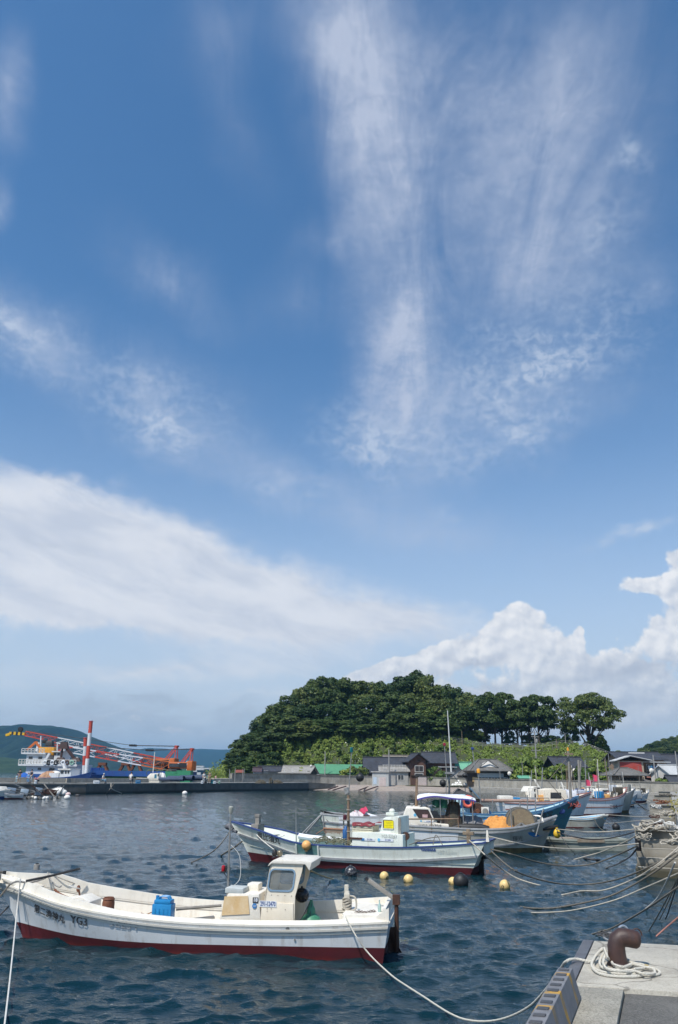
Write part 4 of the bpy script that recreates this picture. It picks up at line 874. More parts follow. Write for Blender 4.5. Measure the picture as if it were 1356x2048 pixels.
RIDGE=[(-60,0),(-36,1.0),(-29,2.4),(-24,5),(-17,11),(-10,15.5),(-4,18),(4,19),(20,19),(26,16.5),(31,13),(37,11),(44,10.4),(58,10.2),(62,9.6),(66,7.6),(69.5,5.6),(73.5,3.2),(80,1.5),(120,1)]
def gheight(x,y):
    r=smooth_tab(RIDGE,x);s=min(1,max(0,(x-22)/10));fr=.68+.32*s
    y0=184 if x<50 else 184-(x-50)*.6
    if x<-8:y0=184+(-8-x)*.1-3*min(1,(-8-x)/10)-6*min(1,(-8-x)/14)
    u=(y-y0)/16.5
    f=0 if u<=0 else (fr*min(1,u)**.85 if u<1 else fr+(1-fr)*min(1,(u-1)/1.1))
    if y>240:f *= max(0,1-(y-240)/45)
    return G0-.3+(max(r,.4)-.4)*f
def build_hill():
    xs=np.linspace(-45,110,110);ys=np.linspace(168,290,90);rows=[]
    for y in ys:rows.append([(x,y,gheight(x,y)+.25*math.sin(x*.9+y*.6)*math.sin(y*.7-x*.35)*(1 if gheight(x,y)>1.2 else 0)) for x in xs])
    m=MB();m.loft(rows);o=m.build('hillside',mat('undergrowth_earth',(.035,.05,.018),(.06,.065,.025),.5,.95),None,True);tag(o,kind='structure')
build_hill()
# bright scrub over the open front slope: one mass of leaves nobody could count
def scrub():
    g=np.random.RandomState(5);n=120000;P=[];
    X=g.uniform(-30,78,n);Yv=180+g.rand(n)*24
    Z=np.array([gheight(x,y) for x,y in zip(X,Yv)]);keep=(Z>1.0)&((X<24)|(Yv<199.5))&((Yv<199)|(g.rand(n)<.35));X,Yv,Z=X[keep],Yv[keep],Z[keep]
    cl=np.sin(X*1.35+1.7*np.sin(Yv*.8))*np.sin(Yv*1.25+1.3*np.sin(X*.7))+.6*np.sin(X*3.1+Yv*2.2)*np.sin(Yv*2.9-X*1.7);h=.12+np.clip(cl,-.3,1.5)*1.15
    left=np.clip((4-X)/20,0,1);h=h*(1+1.2*left)
    low=np.where(X>30,.55,1.0);Z2=Z+h*low*(1-.45*g.rand(len(X))**2)
    gx=g.randn(len(X),3)*.5+np.array((-.0,-.55,.8));gx /= np.linalg.norm(gx,axis=1,keepdims=True)
    C=np.stack([X+g.randn(len(X))*.1,Yv,Z2],1);me=quads_mesh('hillside_scrub',C,gx,g.randn(len(X),3),(.16+.10*(Yv>190))*g.uniform(.6,1.3,len(X)),.7,LEAFB)
    o=bpy.data.objects.new('hillside_scrub',me);COL.objects.link(o);tag(o,kind='stuff')
    n2=150;X=np.concatenate([g.uniform(2,26,100),g.uniform(26,72,50)]);Yv=g.uniform(184,198,n2);Z=np.array([gheight(x,y)+1.0 for x,y in zip(X,Yv)]);nn=g.randn(n2,3)*.3+np.array((0,-.8,.6));nn /= np.linalg.norm(nn,axis=1,keepdims=True)
    me=quads_mesh('hillside_blossom',np.stack([X,Yv-.3,Z],1),nn,g.randn(n2,3),.11*g.uniform(.5,1.4,n2),.8,mat('white_blossom',(.70,.70,.60),(.6,.6,.5),3,.7));o=bpy.data.objects.new('hillside_blossom',me);COL.objects.link(o);tag(o,kind='stuff')
scrub()
# forest: a few kinds of crown, copied and scaled
def proto_set():
    A=[make_tree('evergreen_tree','x',(0,0,-500),100+i,4.8,11.0,1.0,34,170,.36,LEAF,.32,1.25,.34) for i in range(5)]
    Bt=[make_tree('evergreen_tree','x',(0,0,-500),120+i,4.6,13.0,4.6,30,190,.34,LEAF,.30,1.15,.32,k=9) for i in range(3)]
    Mi=[make_tree('broadleaf_tree','x',(0,0,-500),140+i,4.2,8.5,.6,28,160,.32,LEAFM,.25,1.2,.35) for i in range(3)]
    Sh=[make_tree('shrub','x',(0,0,-500),160+i,1.9,2.9,.2,14,95,.26,LEAFB if i != 1 else LEAFM,.09,1.0,.40) for i in range(3)]
    return A,Bt,Mi,Sh
PA,PB,PM,PS=proto_set();used=set()
def put(src,loc,s,label,group,rz=None):
    rz=rnd.uniform(0,6.28) if rz is None else rz
    if src.name not in used:
        used.add(src.name);src.location=loc;src.rotation_euler=(0,0,rz);src.scale=s if isinstance(s,tuple) else (s,s,s);src['label']=label;src['group']=group;return src
    return copy_thing(src,loc,rz,label,s,group)
FG='trees of the wooded hill'
ON='first second third fourth fifth sixth seventh eighth ninth tenth eleventh twelfth thirteenth fourteenth fifteenth sixteenth seventeenth eighteenth nineteenth twentieth'.split()
def nth(i,what):return what+', '+(ON[i] if i<20 else 'twenty-'+ON[i-20] if i<29 else 'thirtieth' if i==29 else 'thirty-'+ON[i-30])+' from the left'
def tree_at(px,py,Y,kind,s,label,H):
    """crown top at the sight line of (px,py), standing on the ground at depth Y"""
    p=at(px,py,Y);src=kind[rnd.randrange(len(kind))];z=gheight(p.x,Y);need=max(3.0,p.z-z);v=need/H
    return put(src,(p.x,Y,z-.1),(s,s,v),label,FG)
L1='dense dark evergreen on the crest of the wooded hill';L2='dark evergreen tree massed in the middle of the wooded hill';L3='mid green leafy tree at the lower edge of the wood';L4='tall evergreen with bare trunk behind the hilltop railing'
crest=[(489,1484,196),(502,1467,200),(520,1446,204),(540,1424,208),(560,1406,212),(580,1390,214),(602,1371,216),(624,1356,218),(646,1352,216),(668,1354,218),(690,1356,216),(712,1363,220),(735,1361,216),(758,1358,218),(782,1359,214),(806,1349,216),(832,1343,218),(852,1350,214),(868,1369,214),(890,1369,212),(912,1372,214),(934,1384,212),(952,1395,214)]
for i,(px,py,Y) in enumerate(crest):tree_at(px,py+rnd.uniform(-3,5),Y,PA,rnd.uniform(.85,1.35),nth(i,L1),11.0)
for row,lb in (([(484,1512,184),(498,1500,187),(512,1482,190),(534,1462,194),(556,1446,198),(578,1428,202),(602,1410,205),(626,1396,207),(652,1390,206),(680,1392,207),(708,1398,206),(736,1396,207),(764,1392,206),(792,1388,205),(820,1384,206),(848,1390,204),(874,1398,205),(900,1400,204),(925,1410,203)],'dark evergreen in the upper middle row of the wood'),([(590,1450,198),(618,1440,199),(648,1428,200),(676,1434,199),(706,1436,199),(736,1432,199),(766,1430,199),(796,1424,199),(826,1424,199),(856,1430,200),(884,1436,200)],'dark evergreen in the lower middle row of the wood')):
    for i,(px,py,Y) in enumerate(row):tree_at(px,py,Y,PA+PM+PM[:1],rnd.uniform(.75,1.3),nth(i,lb),11.0)
for i,(px,py,Y) in enumerate([(477,1530,178),(490,1522,180),(503,1514,182),(524,1508,184),(530,1524,179),(545,1502,187),(600,1468,199),(640,1460,200),(690,1462,201),(740,1464,201),(790,1460,201),(850,1464,201)]):tree_at(px,py,Y,PM,rnd.uniform(.6,.85),nth(i,L3),8.5)
for i,(px,py,Y) in enumerate([(945,1402,207),(966,1391,206),(985,1386,204),(1000,1408,212),(1008,1386,208),(1030,1399,205),(1040,1412,213),(1052,1395,208),(1072,1390,204),(1090,1393,207)]):tree_at(px,py,Y,PB,rnd.uniform(.85,1.1),nth(i,L4),13.0)
for i,(px,py,Y) in enumerate([(900,1452,203),(925,1458,204),(950,1460,203),(1020,1462,206),(1060,1468,209),(1085,1466,205),(1110,1468,203)]):tree_at(px,py,Y,PM,rnd.uniform(.5,.7),nth(i,'low dark undergrowth tree behind the hilltop railing'),8.5)
# the big spreading tree standing apart
bp_=at(1176,1500,203);zb=gheight(bp_.x,203);zt=at(1176,1391,203).z
make_tree('spreading_tree','great spreading evergreen standing apart at the right end of the hilltop',(bp_.x,203,zb),77,10.2,zt-zb+.8,5.2,92,150,.32,LEAF,.45,.9,.185,lean=1.0,k=18,hollow=.8,zt=.5)
pl_=at(1190,1478,203);put(PM[1],(pl_.x,203,gheight(pl_.x,203)),(.75,.75,.85),'dark leafy tree growing under the great spreading tree',FG);pl_=at(1140,1468,204);put(PM[2],(pl_.x,204,gheight(pl_.x,204)),(.6,.6,.85),'dark leafy tree left of the great spreading tree trunk',FG)
pl_=at(1205,1500,202);put(PM[0],(pl_.x,202,gheight(pl_.x,202)),(.5,.5,.8),'low dark tree right of the great spreading tree trunk',FG)
# shrubs on the slope and round the houses
for k,(px,py,Y,s) in enumerate([(565,1540,175,1),(578,1543,173,0.8),(605,1545,172.5,1.1),(695,1540,175.5,1.1),(712,1535,177,1.4),(722,1540,177,1),(868,1545,175.5,1.3),(882,1543,175.5,1.2),(950,1520,184,1.3),(1000,1515,184,1.3),(1016,1530,176,1.6),(1034,1528,176,1.5),(1045,1545,160,1.3),(1058,1527,165,1.9),(1066,1535,163,1.6),(1078,1545,158,1.2),(1095,1546,160,1.4),(1100,1510,182,1.3),(1115,1545,158,1.5),(1140,1546,156,1.5),(1162,1548,152,1.2),(1190,1545,152,1.4),(1208,1535,156,1.5),(1318,1528,158,1.4),(1318,1557,131,0.7),(1330,1530,152,1.3),(1345,1552,133,0.8)]):
    p=at(px,1520,Y);put(PS[k%3],(p.x,Y,gheight(p.x,Y)+.1 if gheight(p.x,Y)>1 else G0),s,nth(k,'leafy green shrub growing among the village houses'),'shrubs round the village')
for k in range(24):
    px=590+k*12.6+rnd.uniform(-4,4);Y=rnd.uniform(187,197);x=at(px,1500,Y).x;put(PS[k%3],(x,Y,gheight(x,Y)-.1),rnd.uniform(.4,.85),nth(k,'leafy bush on the open green slope below the wood'),'bushes on the green slope')
p=at(1062,1545,161);o=put(PS[0],(p.x,161,G0),(1.5,1.5,2.0),'bright green tall shrub behind the wall below the utility pole','shrubs round the village')
p=at(1236,1500,176);put(PM[0],(p.x,176,1.0),(.62,.5,.9),'dark tree crown showing above the red house roof',FG)
p=at(1222,1500,190);put(PM[1],(p.x,190,1.0),(.4,.4,.75),'small dark tree left of the red house roof',FG)
for r_,(Y,f) in enumerate(((426,.98),(404,.88),(384,.72))):
    for k in range(13):
        px=1284+k*6.4+rnd.uniform(-2,2);h=at(px,lerp_tab([(1250,1530),(1288,1505),(1310,1497),(1335,1491),(1370,1485)],px),430).z*f
        put(PA[k%5],(at(px,1500,Y).x,Y,h-1.2),(rnd.uniform(.55,.8),)*2+(rnd.uniform(.38,.52),),nth(k,['dark tree on the crest of the far right hill','dark tree halfway up the far right hill','dark tree low on the far right hill'][r_]),'trees of the far right hill')
for k in PA+PB+PM+PS:
    if k.name not in used:
        for c in list(k.children):bpy.data.objects.remove(c)
        bpy.data.objects.remove(k)
# railing along the hilltop
rail_px=[(884,1490,197),(905,1490.5,197),(925,1491,197),(945,1492,197),(965,1493,197),(985,1494,197),(1005,1495,197),(1025,1495,197),(1045,1495,197),(1065,1495,197),(1085,1495,197),(1105,1495,197),(1125,1495,197),(1143,1496,197),(1158,1499,196),(1172,1506,195),(1186,1514,194),(1200,1522,193),(1213,1530,191.5),(1225,1537,190)]
t=thing('guard_rail','grey steel railing along the hilltop edge, falling away to the right','railing',(0,0,0));RP=[]
for q in rail_px:
    p=at(*q);p.z=max(gheight(p.x,p.y)+.1,p.z-.2);RP.append(p);m=MB();m.cyl(p-Vector((0,0,.4)),p+Vector((0,0,1.15)),.05,n=6);m.build('post',STEEL,t)
for dz in (.45,.78,1.12):m=MB();m.tube([p+Vector((0,0,dz)) for p in RP],.035,5);m.build('rail',STEEL,t)
t=thing('net_fence','row of thin posts with dark netting between the green shed and the dark blue roof','fence',(0,0,0))
for k in range(11):p=at(672+k*5.5,1527,189);m=MB();m.cyl((p.x,189,1.5),(p.x,189,p.z+.7),.05,n=5);m.build('post',PC,t)
for k in range(4):m=MB();m.tube([(at(672,1527,189).x,189,3.6+k*.7),(at(727,1527,189).x,189,3.6+k*.7)],.03,4);m.build('wire',ROPEK,t)

# far land
def ridge_mesh(name,prof,Y,depth,m,n=200,k=26,rough=1.0,seed=0,back=.5):
    g=np.random.RandomState(seed);pr=[(at(px,1530,Y).x,max(at(px,py,Y).z,0)) for px,py in prof];x0,x1=pr[0][0],pr[-1][0];rows=[]
    ph=g.rand(6)*6.28;L_=(x1-x0)
    for j in range(k+1):
        v=j/k;f=math.sin(min(v/.62,1)*math.pi/2)**1.2 if v<.62 else math.cos((v-.62)/.38*math.pi/2);row=[]
        for i in range(n+1):
            x=x0+L_*i/n;h=smooth_tab(pr,x);u=x/L_*40
            ru=(math.sin(u*1.3+ph[0]+v*4)*.4+math.sin(u*2.9+ph[1]-v*7)*.25+math.sin(u*6.1+ph[2]+v*9)*.14+math.sin(u*13+ph[3]+v*17)*.07+g.randn()*.03)*rough
            row.append((x,Y-depth*.62+depth*v,max(-4,(h*(f+(ru*.16*math.sin(v*math.pi/.62) if v<.62 else 0)))-2*(1-f))))
        rows.append(row)
    mb=MB();mb.loft(rows);o=mb.build(name,m,None,True);return tag(o,kind='structure')
FORF=mat('far_forest',(.008,.019,.009),(.020,.036,.015),.035,.95,2.5,.12,det=8,spec=.1);FORN=mat('near_forest',(.025,.048,.014),(.05,.075,.022),.10,.95,1.2,.35,det=8,spec=.1)
ridge_mesh('far_mountains',[(140,1520),(200,1506),(240,1500),(275,1499),(300,1497),(330,1499),(360,1500),(400,1498),(440,1499),(470,1500),(520,1506),(640,1515),(800,1528),(1000,1530),(1190,1527),(1240,1519),(1300,1524),(1400,1518),(1500,1525)],5200,1800,FORF,seed=4)
ridge_mesh('left_mountain',[(-260,1505),(-140,1476),(-60,1468),(0,1466.5),(40,1459),(70,1454),(92,1451),(112,1455),(140,1459),(165,1470),(195,1481),(230,1494),(265,1504),(310,1515),(360,1530),(405,1543),(420,1549)],2500,1300,FORF,seed=2)
ridge_mesh('left_headland',[(-200,1500),(-100,1509),(0,1514),(40,1521),(62,1530),(80,1541),(90,1546)],1500,500,FORN,n=120,seed=7)
ridge_mesh('small_headland',[(366,1548),(376,1537),(392,1530),(402,1531),(412,1537),(425,1543),(440,1545),(460,1546.5)],1700,300,FORN,n=60,seed=9)
ridge_mesh('right_hill',[(1215,1550),(1250,1530),(1288,1505),(1310,1497),(1335,1491),(1356,1487),(1420,1480),(1520,1490),(1640,1520)],430,170,FORN,n=120,seed=12)
g=random.Random(3)
for k,(px,py,w_,h_) in enumerate(((418,1539,26,12),(405,1533,9,18),(430,1544.5,22,10),(441,1545,16,10),(436,1543,20,12))):
    p=at(px,py,1690);t=thing('far_building',['long white building on the far shore','tiny white tower on the headland','pale low building by the far waterline','grey low building by the far waterline','small roof above the far waterline'][k],'building',(p.x,1540,max(p.z-h_/2,0) if k not in (1,) else p.z-h_/2));m=MB();m.box((0,0,h_*.4),(w_,12,h_*.8));m.build('wall',W_PALE,t);m=MB();m.box((0,0,h_*.9),(w_+2,13,h_*.2));m.build('roof',TRIM,t)
# ------------------------------------------------------------------ the white open boat nearest the quay
def near_boat():
    b=Boat('fishing_boat','white open fishing boat with red waterline and small cream cabin, nearest the quay',on(765,1905),on(48,1872))
    rt=b.root;P=lambda px,py,y=.75:b.lp(px,py,y)
    sheer=((0,.60),(.2,.50),(.45,.47),(.62,.53),(.78,.65),(.9,.80),(1,.92))
    b.hull(.80,sheer,.62,.18,((0,.20),(.35,.15),(.6,.12),(.8,.14),(1,.24)),(HULLW,REDB,WHITE,DECK),inner=WHITE,tm=.5,nose=.17,flare=.30,th=.07,stern=.93,capw=.022,cap=WHITE,
           rails=((.06,.035,.035),(.115,.02,.03)),fine=(1.55,1.35),deckt=((0,.26),(.3,.24),(.7,.25),(.88,.45),(1,.6)))
    # raised bulwark (washboard) above the rub rail
    m=MB()
    T=[i/30 for i in range(31)]
    up=lambda t:lerp_tab(((0,.20),(.12,.18),(.30,.17),(.32,.13),(.6,.15),(.8,.20),(.86,.27),(1,.16)),t)
    for sd in (1,-1):
        rows=[]
        for t in T:
            z=b.zs(t)+.02;p=b.pt(t,b.zs(t),sd);hb=max(b.half(t,1)-.03,.02)
            h=up(t) if sd<0 or not (.0<t<.62) else (.055 if t>.05 else .055+(.15)*(1-t/.05)*0)
            if sd>0 and t>=.62:h=lerp_tab(((.62,.055),(.72,.10),(.86,.15),(1,.14)),t)
            rows.append([Vector((p.x,sd*hb,z)),Vector((p.x,sd*(hb-.02),z+h)),Vector((p.x,sd*max(hb-.06,.0),z+h)),Vector((p.x,sd*max(hb-.065,.0),z))])
        m.loft(rows,closed=True,caps=True)
    b.part(m,'washboard',WHITE)
    # stern block: seat across the transom, its raised corner
    m=MB();m.box((.28,0,.52),(.72,1.34,.36));m.box((-.10,0,.70),(.07,1.40,.24));b.part(m,'stern_locker',WHITE,bev=.02)
    # foredeck: bow locker with slanting hatch
    m=MB();m.prism([(5.55,.30),(5.55,.66),(5.75,.74),(6.1,.70),(6.15,.4)],-.30,.22);b.part(m,'bow_locker',WHITE,bev=.015)
    m=MB();m.prism([(6.75,.76),(7.42,.985),(7.45,1.03),(6.72,.86)],-.20,.20);b.part(m,'bow_deck',WHITE,bev=.01)
    # engine casing
    y=.52
    c1,c2,c3,c4=P(437,1836,y),P(455,1787,y),P(516,1790,y),P(523,1838,y)
    z0=.42
    m=MB();m.prism([(c1.x+.02,z0),(c2.x,c2.z),(c3.x-.02,c2.z+.01),(c4.x,z0)],-.42,y);cas=b.part(m,'engine_casing',WHITE,bev=.025)
    m=MB();q1,q2,q3,q4=P(443,1831,y+.012),P(449,1793,y+.012),P(496,1792,y+.012),P(499,1828,y+.012)
    m.prism([(q.x,q.z) for q in (q1,q2,q3,q4)],y+.002,y+.014);b.part(m,'bare_panel',PLY,parent=cas,label='bare plywood patch where the paint has peeled')
    a,e=P(454,1790,.35),P(491,1777,.35);zt=c2.z
    m=MB();m.box(((a.x+e.x)/2,.30,zt+.045),(abs(a.x-e.x),.40,.085));b.part(m,'hatch_box',mat('chalky_paint',(.50,.53,.52),(.36,.38,.37),9,.7,.002,60,streak=(.65,.66,.65),st=.6,stsc=(9,9,9)),bev=.012,parent=cas)
    a,e=P(492,1790,.1),P(516,1775,.1);m=MB();m.box(((a.x+e.x)/2-.02,-.02,zt+.06),(.22,.30,.13));b.part(m,'battery_box',WHITE,bev=.02,parent=cas)
    # cabin: two side walls with real window openings, front, back posts, roof
    yy=.50
    F0,F1,B1=P(520,1838,yy),P(541,1726,yy),P(604,1742,yy)
    B0=P(589,1836,yy);RB=P(622,1724,yy);zt=F1.z;zb=z0
    w0,w1=P(533,1777,yy),P(592,1740,yy);wc=((w0.x+w1.x)/2-.005,(P(560,1760,yy)).z);ww,wh=.44,P(560,1741,yy).z-P(560,1781,yy).z
    sh=(F1.x-F0.x)/(zt-zb)*.85
    inner=rr_poly(wc,ww,wh,.07,6,sh)
    pb=P(590,1793,yy)
    outline=[(F0.x,zb),(F0.x*.3+F1.x*.7-.005,zb+(zt-zb)*.7),(F1.x,zt),(B1.x-.02,zt),(B1.x-.0,zt-.12),(pb.x,pb.z),(B0.x,zb)]
    def resample(poly,ctr,k):
        out=[]
        for (ix,iz) in k:
            d=Vector((ix-ctr[0],iz-ctr[1])).normalized();best=None
            for (ax,az),(bx,bz) in zip(poly,poly[1:]+poly[:1]):
                e=Vector((bx-ax,bz-az));den=d.x*e.y-d.y*e.x
                if abs(den)<1e-9:continue
                t=((ax-ctr[0])*e.y-(az-ctr[1])*e.x)/den;u=((ax-ctr[0])*d.y-(az-ctr[1])*d.x)/den
                if t>0 and -1e-6<=u<=1+1e-6 and (best is None or t<best):best=t
            out.append((ctr[0]+d.x*best,ctr[1]+d.y*best))
        # snap the outline's own corners onto the closest samples
        for c in poly:
            i=min(range(len(out)),key=lambda j:(out[j][0]-c[0])**2+(out[j][1]-c[1])**2);out[i]=c
        return out
    dense=[]
    for i in range(len(inner)):
        a,c=inner[i],inner[(i+1) % len(inner)];dense+=[a,((a[0]+c[0])/2,(a[1]+c[1])/2)] if math.dist(a,c)>.08 else [a]
    outer=resample(outline,wc,dense)
    m=MB()
    for sd in (1,-1):ring_prism(m,outer,dense,sd*(yy-.03),sd*yy)
    cab=b.part(m,'cabin',CREAM)
    m=MB();m.hexa([(F0.x,-yy,zb),(F0.x-.03,-yy,zb),(F0.x-.03,yy,zb),(F0.x,yy,zb),(F1.x+.0,-yy,zt),(F1.x-.03,-yy,zt),(F1.x-.03,yy,zt),(F1.x,yy,zt)]);b.part(m,'cabin_front',CREAM,parent=cab)
    m=MB();m.prism([(F1.x+.05,zt-.06),(F1.x+.01,zt+.0),(F1.x-.06,zt+.055),(RB.x+.05,zt+.055),(RB.x-.02,zt+.03),(RB.x+.02,zt-.11),(RB.x+.10,zt-.005),(F1.x-.03,zt-.005)],-yy-.035,yy+.035);b.part(m,'cabin_roof',WHITE,bev=.012,parent=cab)
    m=MB();big=rr_poly(wc,ww+.05,wh+.05,.09,6,sh);big2=[]
    for i in range(len(big)):
        a,c=big[i],big[(i+1) % len(big)];ai,ci=inner[i],inner[(i+1) % len(inner)];big2+=[a,((a[0]+c[0])/2,(a[1]+c[1])/2)] if math.dist(ai,ci)>.08 else [a]
    for sd in (1,-1):ring_prism(m,big2,dense,sd*(yy-.035),sd*(yy+.012))
    fr=b.part(m,'window_frame',mat('blue_grey_trim',(.22,.33,.44),(.18,.28,.38),6,.5),parent=cab)
    m=MB()
    for sd in (1,-1):m.add([(x,sd*(yy-.016),z) for x,z in dense],[tuple(range(len(dense)))])
    b.part(m,'pane',CREAM if False else CLEAR,parent=cab)
    # moulded step panel under the window
    m=MB();s1,s2,s3,s4=P(522,1803,yy),P(588,1803,yy),P(588,1836,yy),P(520,1836,yy)
    m.prism([(s1.x-.02,s1.z-.012),(s2.x+.01,s2.z-.03),(s3.x+.0,zb),(s4.x-.01,zb)],yy+.001,yy+.02);b.part(m,'side_panel',CREAM,parent=cab,bev=.006)
    m=MB()
    for px,py in ((529,1790),(543,1790),(556,1791),(570,1791),(583,1792)):q=P(px,py,yy);m.cyl((q.x,yy,q.z),(q.x,yy+.006,q.z),.007,n=6)
    for px,py in ((535,1817),(543,1817),(535,1822),(571,1819)):q=P(px,py,yy);m.cyl((q.x,yy+.02,q.z),(q.x,yy+.026,q.z),.007,n=6)
    b.part(m,'screws',RUST,parent=cab)
    # plates and emblems
    q=P(536,1808,yy+.022);m=MB();m.box((q.x,yy+.024,q.z),(.315,.006,.10));pl=b.part(m,'number_plate',PLATE,parent=cab)
    flat_text('291-12470',.105,Vector((q.x,yy+.029,q.z)),side_rot(1),INKB,cab,bold=.003,sx=.62)
    y2=.515 if True else 0
    q=P(511,1800,.525);m=MB();m.box((q.x,.527,q.z),(.10,.012,.085));b.part(m,'badge',BLACKG,parent=cas);flat_text('18',.085,Vector((q.x,.536,q.z)),side_rot(1),PLATE,cas,bold=.003)
    q=P(509,1812,.525);m=MB();m.cyl((q.x,.520,q.z),(q.x,.532,q.z),.042,n=18);b.part(m,'badge',BLUE,parent=cas,label='round blue badge');flat_text('10',.05,Vector((q.x,.535,q.z)),side_rot(1),PLATE,cas)
    # hull lettering
    q=P(62,1807,.3);b.text('第二漁神丸',.155,b.lp(62,1823,.42).x,b.lp(62,1823,.42).z,INK,slope=-.20,bold=.004,sx=.98)
    q=b.lp(138,1846,.62);b.text('YG3',.195,q.x,q.z,INK,slope=-.09,bold=.004,sx=1.05)
    q=b.lp(219,1851,.68);b.text('52234',.20,q.x,q.z,INKF,slope=-.07,bold=.001,sx=1.15)
    # transducer plug and drain
    m=MB();q=P(575,1858,.78);hit=b.bvh.ray_cast(Vector((q.x,4,q.z)),Vector((0,-1,0)))[0];m.lathe([(.03,0),(.034,.006),(.012,.01)],(hit.x,hit.y,hit.z),14,axis='Y');q=P(589,1880,.76);hit=b.bvh.ray_cast(Vector((q.x,4,q.z)),Vector((0,-1,0)))[0];m.lathe([(.018,0),(.018,.012)],(hit.x,hit.y,hit.z),10,axis='Y');b.part(m,'skin_fitting',STEEL,True)
    # mast with red lamp
    p0,p1=P(455,1802,.1),P(462,1612,.1);mast=b.mast((p0.x,.1,.5),p1,.022,.016,STEEL)
    q=P(446,1744,.16);m=MB();m.box((q.x,.13,q.z),(.09,.09,.02));m.beam((q.x,.12,q.z-.01),(p0.x-.03,.1,q.z-.17),.012,mi=0);m.box((q.x-.045,.13,q.z+.05),(.012,.09,.12));b.part(m,'lamp_bracket',BLACK,parent=mast)
    m=MB();m.lathe([(.032,.01),(.036,.03),(.036,.085),(.03,.105),(.012,.115)],(q.x+.005,.13,q.z),14);b.part(m,'red_lamp',REDP,True,parent=mast)
    q=P(462,1622,.1);m=MB();m.lathe([(.02,-.06),(.045,0),(.05,.07),(.03,.09)],(q.x,.1,q.z),10);b.part(m,'mast_lamp',mat('smoky_lamp_glass',(.35,.35,.30),(.28,.28,.25),8,.25),True,parent=mast)
    # roof lamp
    q=P(549,1712,.0);m=MB();m.lathe([(.05,zt+.05-q.z),(.055,-.02),(.03,0),(.05,.03),(.045,.09),(.02,.12)],(q.x,0,q.z),10);b.part(m,'roof_lamp',BLACK,True,parent=cab)
    m=MB();m.ball((q.x-.10,0,q.z+.05),.06,10,6);b.part(m,'searchlight',mat('brass_lamp',(.16,.13,.08),(.3,.27,.2),9,.35,metal=.4),True,parent=cab)
    # wire from mast to casing
    m=MB();m.tube(smooth_pts([P(462,1690,.1),P(479,1712,.12),P(480,1755,.2),P(467,1772,.3),P(462,1778,.3)],6),.005,5);b.part(m,'cable',ROPEW,True,parent=mast)
    # bitts and cleats
    m=MB();q=P(694,1818,.18);m.box((q.x,.18,.80),(.085,.085,.40));m.box((q.x,.18,.92),(.10,.10,.10));m.box((q.x+.01,.18,1.03),(.075,.075,.14));b.part(m,'mooring_bitt',mat('bone_paint',(.60,.56,.47),(.45,.40,.32),9,.7,.003,40),bev=.01)
    m=MB()
    for k in range(6):m.tube([(q.x+.075*math.cos(a),.18+.075*math.sin(a),.70+k*.035+.02*math.sin(2*a+k)) for a in [2*math.pi*i/12 for i in range(12)]],.017,6,closed=True)
    m.tube(smooth_pts([(q.x-.06,.2,.92),(q.x-.16,.26,.90),(q.x-.18,.28,.75),(q.x-.10,.32,.70),(q.x+.02,.30,.70)],5),.016,6);b.part(m,'bitt_rope',ROPE,True)
    # chain on the stern locker and a bottle
    a0,a1=P(712,1827,.55),P(750,1823,.40);m=MB()
    for i in range(14):
        u=i/13;c=a0.lerp(a1,u);c.z=.715+.03*math.sin(u*9)*.3;r_=.018
        m.tube([(c.x+r_*1.2*math.cos(t_),c.y+(r_*math.sin(t_) if i%2 else 0),c.z+(0 if i%2 else r_*math.sin(t_))) for t_ in [2*math.pi*k/8 for k in range(8)]],.005,4,closed=True)
    b.part(m,'chain',RUST,True)
    # rudder, its post and the tiller
    xs=-.26
    m=MB();m.cyl((xs,0,-.3),(xs,0,.80),.045,.038,10);m.box((xs,0,.86),(.13,.12,.16));rud=b.part(m,'rudder_post',RUST,bev=0)
    m=MB();m.prism([(xs+.02,.42),(xs+.16,.40),(xs+.16,.05),(xs-.28,-.30),(xs-.02,-.30)],-.02,.02);b.part(m,'rudder_blade',RUST,parent=rud)
    t1,t0=P(737,1760,-.15),Vector((xs-.02,0,.84));m=MB();m.beam(t0,t1,.055,.07);t2=t1+(t1-t0).normalized()*.06;b.part(m,'tiller',WOODGR,bev=.006)
    m=MB();m.beam(t1,t2,.045,.05);b.part(m,'tiller_grip',BLACK)
    # black fender wrapped round the stem
    m=MB();pts=[Vector((7.40,.44,.80)),Vector((7.62,.30,.93)),Vector((7.70,.10,.99)),Vector((7.70,-.10,1.0)),Vector((7.6,-.26,1.0))];m.tube(smooth_pts(pts,6),[.07]+[.095]*23+[.07]*1 if False else .095,9);b.part(m,'stem_fender',mat('worn_fender',(.05,.047,.042),(.13,.12,.10),7,.9,.01,30,streak=(.25,.22,.18),st=.6,stsc=(6,6,6)),True)
    m=MB();m.cyl((7.02,-.34,1.12),(7.02,-.34,1.24),.03,n=8);m.cyl((7.45,.33,.98),(7.45,.33,1.14),.035,n=8);m.cyl((7.5,.0,1.03),(7.5,0,1.12),.03,n=8);b.part(m,'bow_cleats',BLACK,True)
    m=MB();bar=[P(160,1737,-.32),P(100,1752,-.0),P(52,1762,.30)];m.tube(smooth_pts(bar,5),.022,8);b.part(m,'bow_pole',BLACK,True,label='dark pole lashed across the bow')
    m=MB();m.tube(smooth_pts([P(97,1750,-.3),P(88,1757,-.1),P(60,1765,.2),P(34,1763,.4),P(20,1768,.5)],6),.018,6);m.tube(smooth_pts([P(95,1745,-.32),P(105,1765,-.1),P(118,1774,0),P(123,1771,0)],6),.014,6)
    m.tube(smooth_pts([P(98,1746,-.33),P(130,1760,-.35),P(155,1768,-.5),P(190,1771,-.62),P(215,1775,-.68)],6),.01,5)
